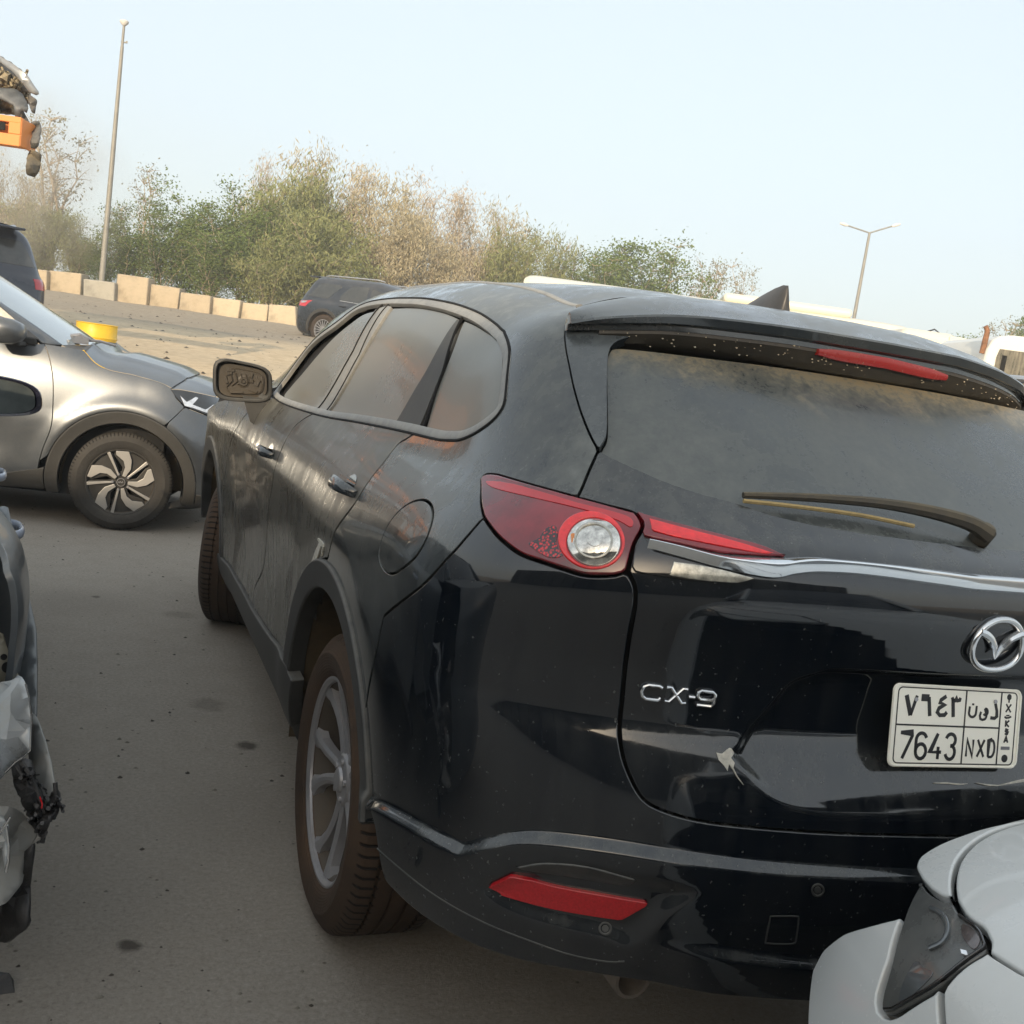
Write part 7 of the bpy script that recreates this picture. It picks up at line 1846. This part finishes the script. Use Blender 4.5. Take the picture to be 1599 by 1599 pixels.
def tree_proto(seed, kind, H):
    rg = random.Random(seed); mt = MB(); V = []; F = []
    def leaf(c, sx, sy, droop=None):
        ax = Vector((rg.gauss(0, 1), rg.gauss(0, 1), rg.gauss(0, 1) if droop is None else droop)).normalized(); b_ = ax.orthogonal().normalized(); b_.rotate(Matrix.Rotation(rg.uniform(0, 6.28), 3, ax))
        k = len(V); V.extend([tuple(c-ax*sx), tuple(c+b_*sy), tuple(c+ax*sx), tuple(c-b_*sy)]); F.append((k, k+1, k+2, k+3))
    cfg = {'green': dict(sp=H*.42, n=13, up=.5, lm=lf_green, per=36, ls=.062, sc=.30), 'olive': dict(sp=H*.30, n=13, up=1.2, lm=lf_olive, per=34, ls=.045, sc=.24),
           'dry': dict(sp=H*.24, n=12, up=1.6, lm=lf_dry, per=32, ls=.037, sc=.22), 'pale': dict(sp=H*.22, n=11, up=2.0, lm=lf_pale, per=22, ls=.028, sc=.20),
           'gum': dict(sp=H*.30, n=6, up=.9, lm=lf_gum, per=12, ls=.055, sc=.24)}[kind]
    tubes, tips = branchwork(rg, H, cfg['sp'], cfg['n'], cfg['up'], .10 if kind == 'gum' else .055)
    for pts, rs in tubes: mt.tube(pts, rs, 5, False)
    for e, d, o_ in tips:
        dens = rg.uniform(.35, 1.5); cl = cfg['sc']*rg.uniform(.5, 1.3)
        for _ in range(int(cfg['per']*dens)):
            s_ = rg.random(); c = o_.lerp(e, .3+.8*s_)+Vector((rg.gauss(0, cl), rg.gauss(0, cl), rg.gauss(0, cl*(.8 if kind in ('green', 'gum') else 1.5))))
            if c.z < .05: c.z = .05+rg.random()*.4
            L_ = cfg['ls']*rg.uniform(.6, 1.5)
            if kind in ('dry', 'pale', 'olive'): leaf(c, L_*2.6, L_*.42, rg.choice((1.5, 2.5)))
            else: leaf(c, L_, L_*.5)
    tm_ = mt.obj('trunk_proto', bark, None, True)
    fm = mesh_obj('crown_proto', V, F, cfg['lm'], None, False)
    md = (tm_.data, fm.data); bpy.data.objects.remove(tm_); bpy.data.objects.remove(fm); return md
PROTO = {}
for kd_, ns in (('green', 3), ('olive', 3), ('dry', 3), ('pale', 2), ('gum', 2)):
    PROTO[kd_] = [tree_proto(100+17*i+hash_, kd_, 6.0) for i, hash_ in zip(range(ns), (3, 8, 13))]
tcount = 0
def tree(px, ytop, D, kind, label, wid=1.0, base=None):
    global tcount
    top = atd(px, ytop, D); g = ground_z(top[0], top[1]); H = top[2]-g
    pr = PROTO[kind][tcount % len(PROTO[kind])]; tcount += 1
    th = thing('tree', label, 'tree', (top[0], top[1], g), random.uniform(0, 6.28), 'trees beyond the concrete blocks')
    s_ = H/6.1
    for nm, d in (('trunk', pr[0]), ('crown', pr[1])):
        o = bpy.data.objects.new(nm, d); COL.objects.link(o); o.parent = th; o.scale = (s_*wid, s_*wid, s_)
    return th
TR = [
 (-40, 250, 40, 'dry', 'brown dusty tree behind the crushed car at the left edge', 1.2),
 (30, 285, 41, 'dry', 'brown tree half lost in smoke above the dark blue SUV', 1.2),
 (100, 192, 44, 'gum', 'tall thin gum tree with sparse leaves left of the tall lamp pole', 1.0),
 (62, 330, 39, 'olive', 'low olive bush just right of the dark blue SUV', 1.7),
 (128, 350, 39, 'olive', 'scrubby olive bush at the foot of the tall gum tree', 1.6),
 (232, 272, 46, 'gum', 'thin see-through tree poking up just right of the tall lamp pole', .8),
 (168, 372, 38, 'green', 'small green bush behind the tall lamp pole', 1.2),
 (207, 332, 38, 'green', 'dense green tree behind the tilted tallest block', 1.1),
 (258, 340, 37.5, 'green', 'dense green tree behind the soot-stained block', 1.2),
 (300, 325, 39, 'green', 'green tree in the middle of the green group', 1.1),
 (347, 298, 40, 'green', 'tallest of the dense green trees', 1.1),
 (330, 370, 37, 'green', 'low green bush in front of the tallest green tree', 1.4),
 (392, 330, 38, 'green', 'yellowish green tree at the right end of the green group', 1.3),
 (414, 270, 44, 'pale', 'pale wispy bare tree above the yellowish green tree', .9),
 (440, 305, 40, 'olive', 'olive tree left of the slate SUV roof', 1.3),
 (478, 290, 41, 'olive', 'tall olive-brown tree straight above the tail of the slate SUV', 1.3),
 (508, 266, 43, 'dry', 'tallest brown tree above the slate SUV', 1.2),
 (546, 282, 43, 'pale', 'tall feathery pale tree above the slate SUV roof', 1.2),
 (520, 350, 38, 'olive', 'low olive bush right behind the slate SUV', 1.9),
 (430, 385, 37, 'olive', 'low olive scrub over the pale blocks', 1.9),
 (600, 303, 42, 'dry', 'round-topped brown tree right of the feathery pale tree', 1.35),
 (632, 340, 40, 'dry', 'short brown tree before the pale bare tree', 1.3),
 (680, 306, 45, 'pale', 'pale whitish bare tree above the black SUV roof', 1.3),
 (722, 322, 45, 'pale', 'smaller pale bare tree next to the whitish one', 1.2),
 (690, 385, 41, 'dry', 'low brown tree under the whitish bare tree', 1.5),
 (768, 343, 46, 'dry', 'brown tree over the highest part of the black roof', 1.1),
 (800, 380, 45, 'olive', 'olive tree over the left end of the coach', 1.2),
 (826, 364, 50, 'gum', 'light grey-green tree over the left end of the coach roof', 1.2),
 (866, 388, 50, 'olive', 'small olive tree left of the pair of grey trees', 1.1),
 (905, 383, 52, 'gum', 'grey-green tree in the middle above the coach roof', 1.2),
 (950, 408, 50, 'green', 'low green tree above the coach roof', 1.2),
 (985, 396, 52, 'green', 'green tree left of the rounded green one', 1.1),
 (1035, 390, 52, 'green', 'rounded green tree above the middle of the coach', 1.2),
 (1080, 424, 54, 'gum', 'small grey tree left of the slim cypress-like one', 1.3),
 (1112, 405, 54, 'gum', 'slim upright tree left of the shark fin antenna', .7),
 (1162, 421, 56, 'gum', 'lone slim small tree just left of the shark fin antenna', .7),
 (1562, 503, 40, 'gum', 'sparse dark tree behind the white truck cab', 1.0),
 (1520, 536, 34, 'green', 'green bush seen below the cream tipper guard', 1.3),
 (1625, 500, 42, 'green', 'green tree at the right edge behind the white truck cab', 1.0)]
for a in TR: tree(a[0], a[1], a[2], a[3], a[4], a[5])

# scattered stones and clods on the dirt and asphalt
stm = plain('grey_stone', (.16, .145, .12), .9, var=.4, scale=9); stb = plain('dark_clod', (.05, .042, .034), .9, var=.4)
V = []; F = []
def clod(mb_, x, y, r):
    g = ground_z(x, y); rg = random
    vs2 = [(x+r*a*rg.uniform(.6, 1.2), y+r*b_*rg.uniform(.6, 1.2), g+r*c*rg.uniform(.5, 1)) for a, b_, c in ((1, 0, .1), (.4, .9, .1), (-.6, .7, .1), (-1, -.2, .1), (-.3, -.9, .1), (.7, -.7, .1), (.1, .1, .8), (-.2, .3, .7))]
    mb_.add(vs2, [(0, 1, 6), (1, 7, 6), (1, 2, 7), (2, 3, 7), (3, 4, 7), (4, 6, 7), (4, 5, 6), (5, 0, 6)])
mA, mB_ = MB(), MB()
for _ in range(420):
    D = random.uniform(1.2, 8.5); W = random.uniform(-.52, -.05)*D-.1; x, y = CAM[0]+fh[0]*D+rh[0]*W, CAM[1]+fh[1]*D+rh[1]*W; clod(random.choice((mA, mB_)), x, y, random.choice((.003, .004, .006, .009, .004)))
for _ in range(700):
    D = random.uniform(9.3, 29); W = random.uniform(-.52, .1)*D; x, y = CAM[0]+fh[0]*D+rh[0]*W, CAM[1]+fh[1]*D+rh[1]*W; clod(random.choice((mA, mB_)), x, y, random.choice((.01, .02, .03, .045, .015)))
o = mA.obj('gravel', stm, None, False); o['kind'] = 'stuff'; o['label'] = 'loose grey grit scattered over the asphalt and dirt'
o = mB_.obj('dirt_clods', stb, None, False); o['kind'] = 'stuff'; o['label'] = 'dark crumbs of dirt scattered over the asphalt'

# drifting smoke at the far left
sp_ = atd(45, 300, 34); m = MB(); V = []; F = []
bm = bmesh.new(); bmesh.ops.create_icosphere(bm, subdivisions=3, radius=1)
me = bpy.data.meshes.new('smoke'); bm.to_mesh(me); bm.free(); smk = bpy.data.objects.new('smoke', me); COL.objects.link(smk)
smk.location = tuple(sp_); smk.scale = (3.6, 3.0, 4.2); smk['kind'] = 'stuff'; smk['label'] = 'thin brown smoke drifting up behind the dark blue SUV'
vm = bpy.data.materials.new('smoke_volume'); vm.use_nodes = True; t = vm.node_tree; t.nodes.clear(); out = t.nodes.new('ShaderNodeOutputMaterial'); pv = t.nodes.new('ShaderNodeVolumePrincipled')
pv.inputs['Color'].default_value = (.78, .70, .60, 1); tc = t.nodes.new('ShaderNodeTexCoord'); nz = t.nodes.new('ShaderNodeTexNoise'); nz.inputs['Scale'].default_value = 1.6; nz.inputs['Detail'].default_value = 4; nz.inputs['Distortion'].default_value = 1.0
L(t, tc.outputs['Object'], nz.inputs['Vector']); ln = t.nodes.new('ShaderNodeVectorMath'); ln.operation = 'LENGTH'; L(t, tc.outputs['Object'], ln.inputs[0])
L(t, math_(t, 'MULTIPLY', mrange(t, nz.outputs['Fac'], .42, .75, 0, .55), mrange(t, ln.outputs['Value'], .35, .98, 1, 0)), pv.inputs['Density']); L(t, pv.outputs[0], out.inputs['Volume'])
me.materials.append(vm)
HAZE = True
if HAZE:
    m = MB(); m.box((CAM[0]+fh[0]*28, CAM[1]+fh[1]*28, 8.5), (220, 150, 21), Matrix.Rotation(math.atan2(rh[1], rh[0]), 3, 'Z')); hzm = bpy.data.materials.new('haze_air'); hzm.use_nodes = True; t = hzm.node_tree; t.nodes.clear()
    out = t.nodes.new('ShaderNodeOutputMaterial'); pv = t.nodes.new('ShaderNodeVolumePrincipled'); pv.inputs['Color'].default_value = (.99, .98, .95, 1); pv.inputs['Density'].default_value = .0032; pv.inputs['Anisotropy'].default_value = .2
    L(t, pv.outputs[0], out.inputs['Volume']); o = m.obj('haze', hzm, None, False); o['kind'] = 'stuff'; o['label'] = 'dusty haze filling the air of the yard'
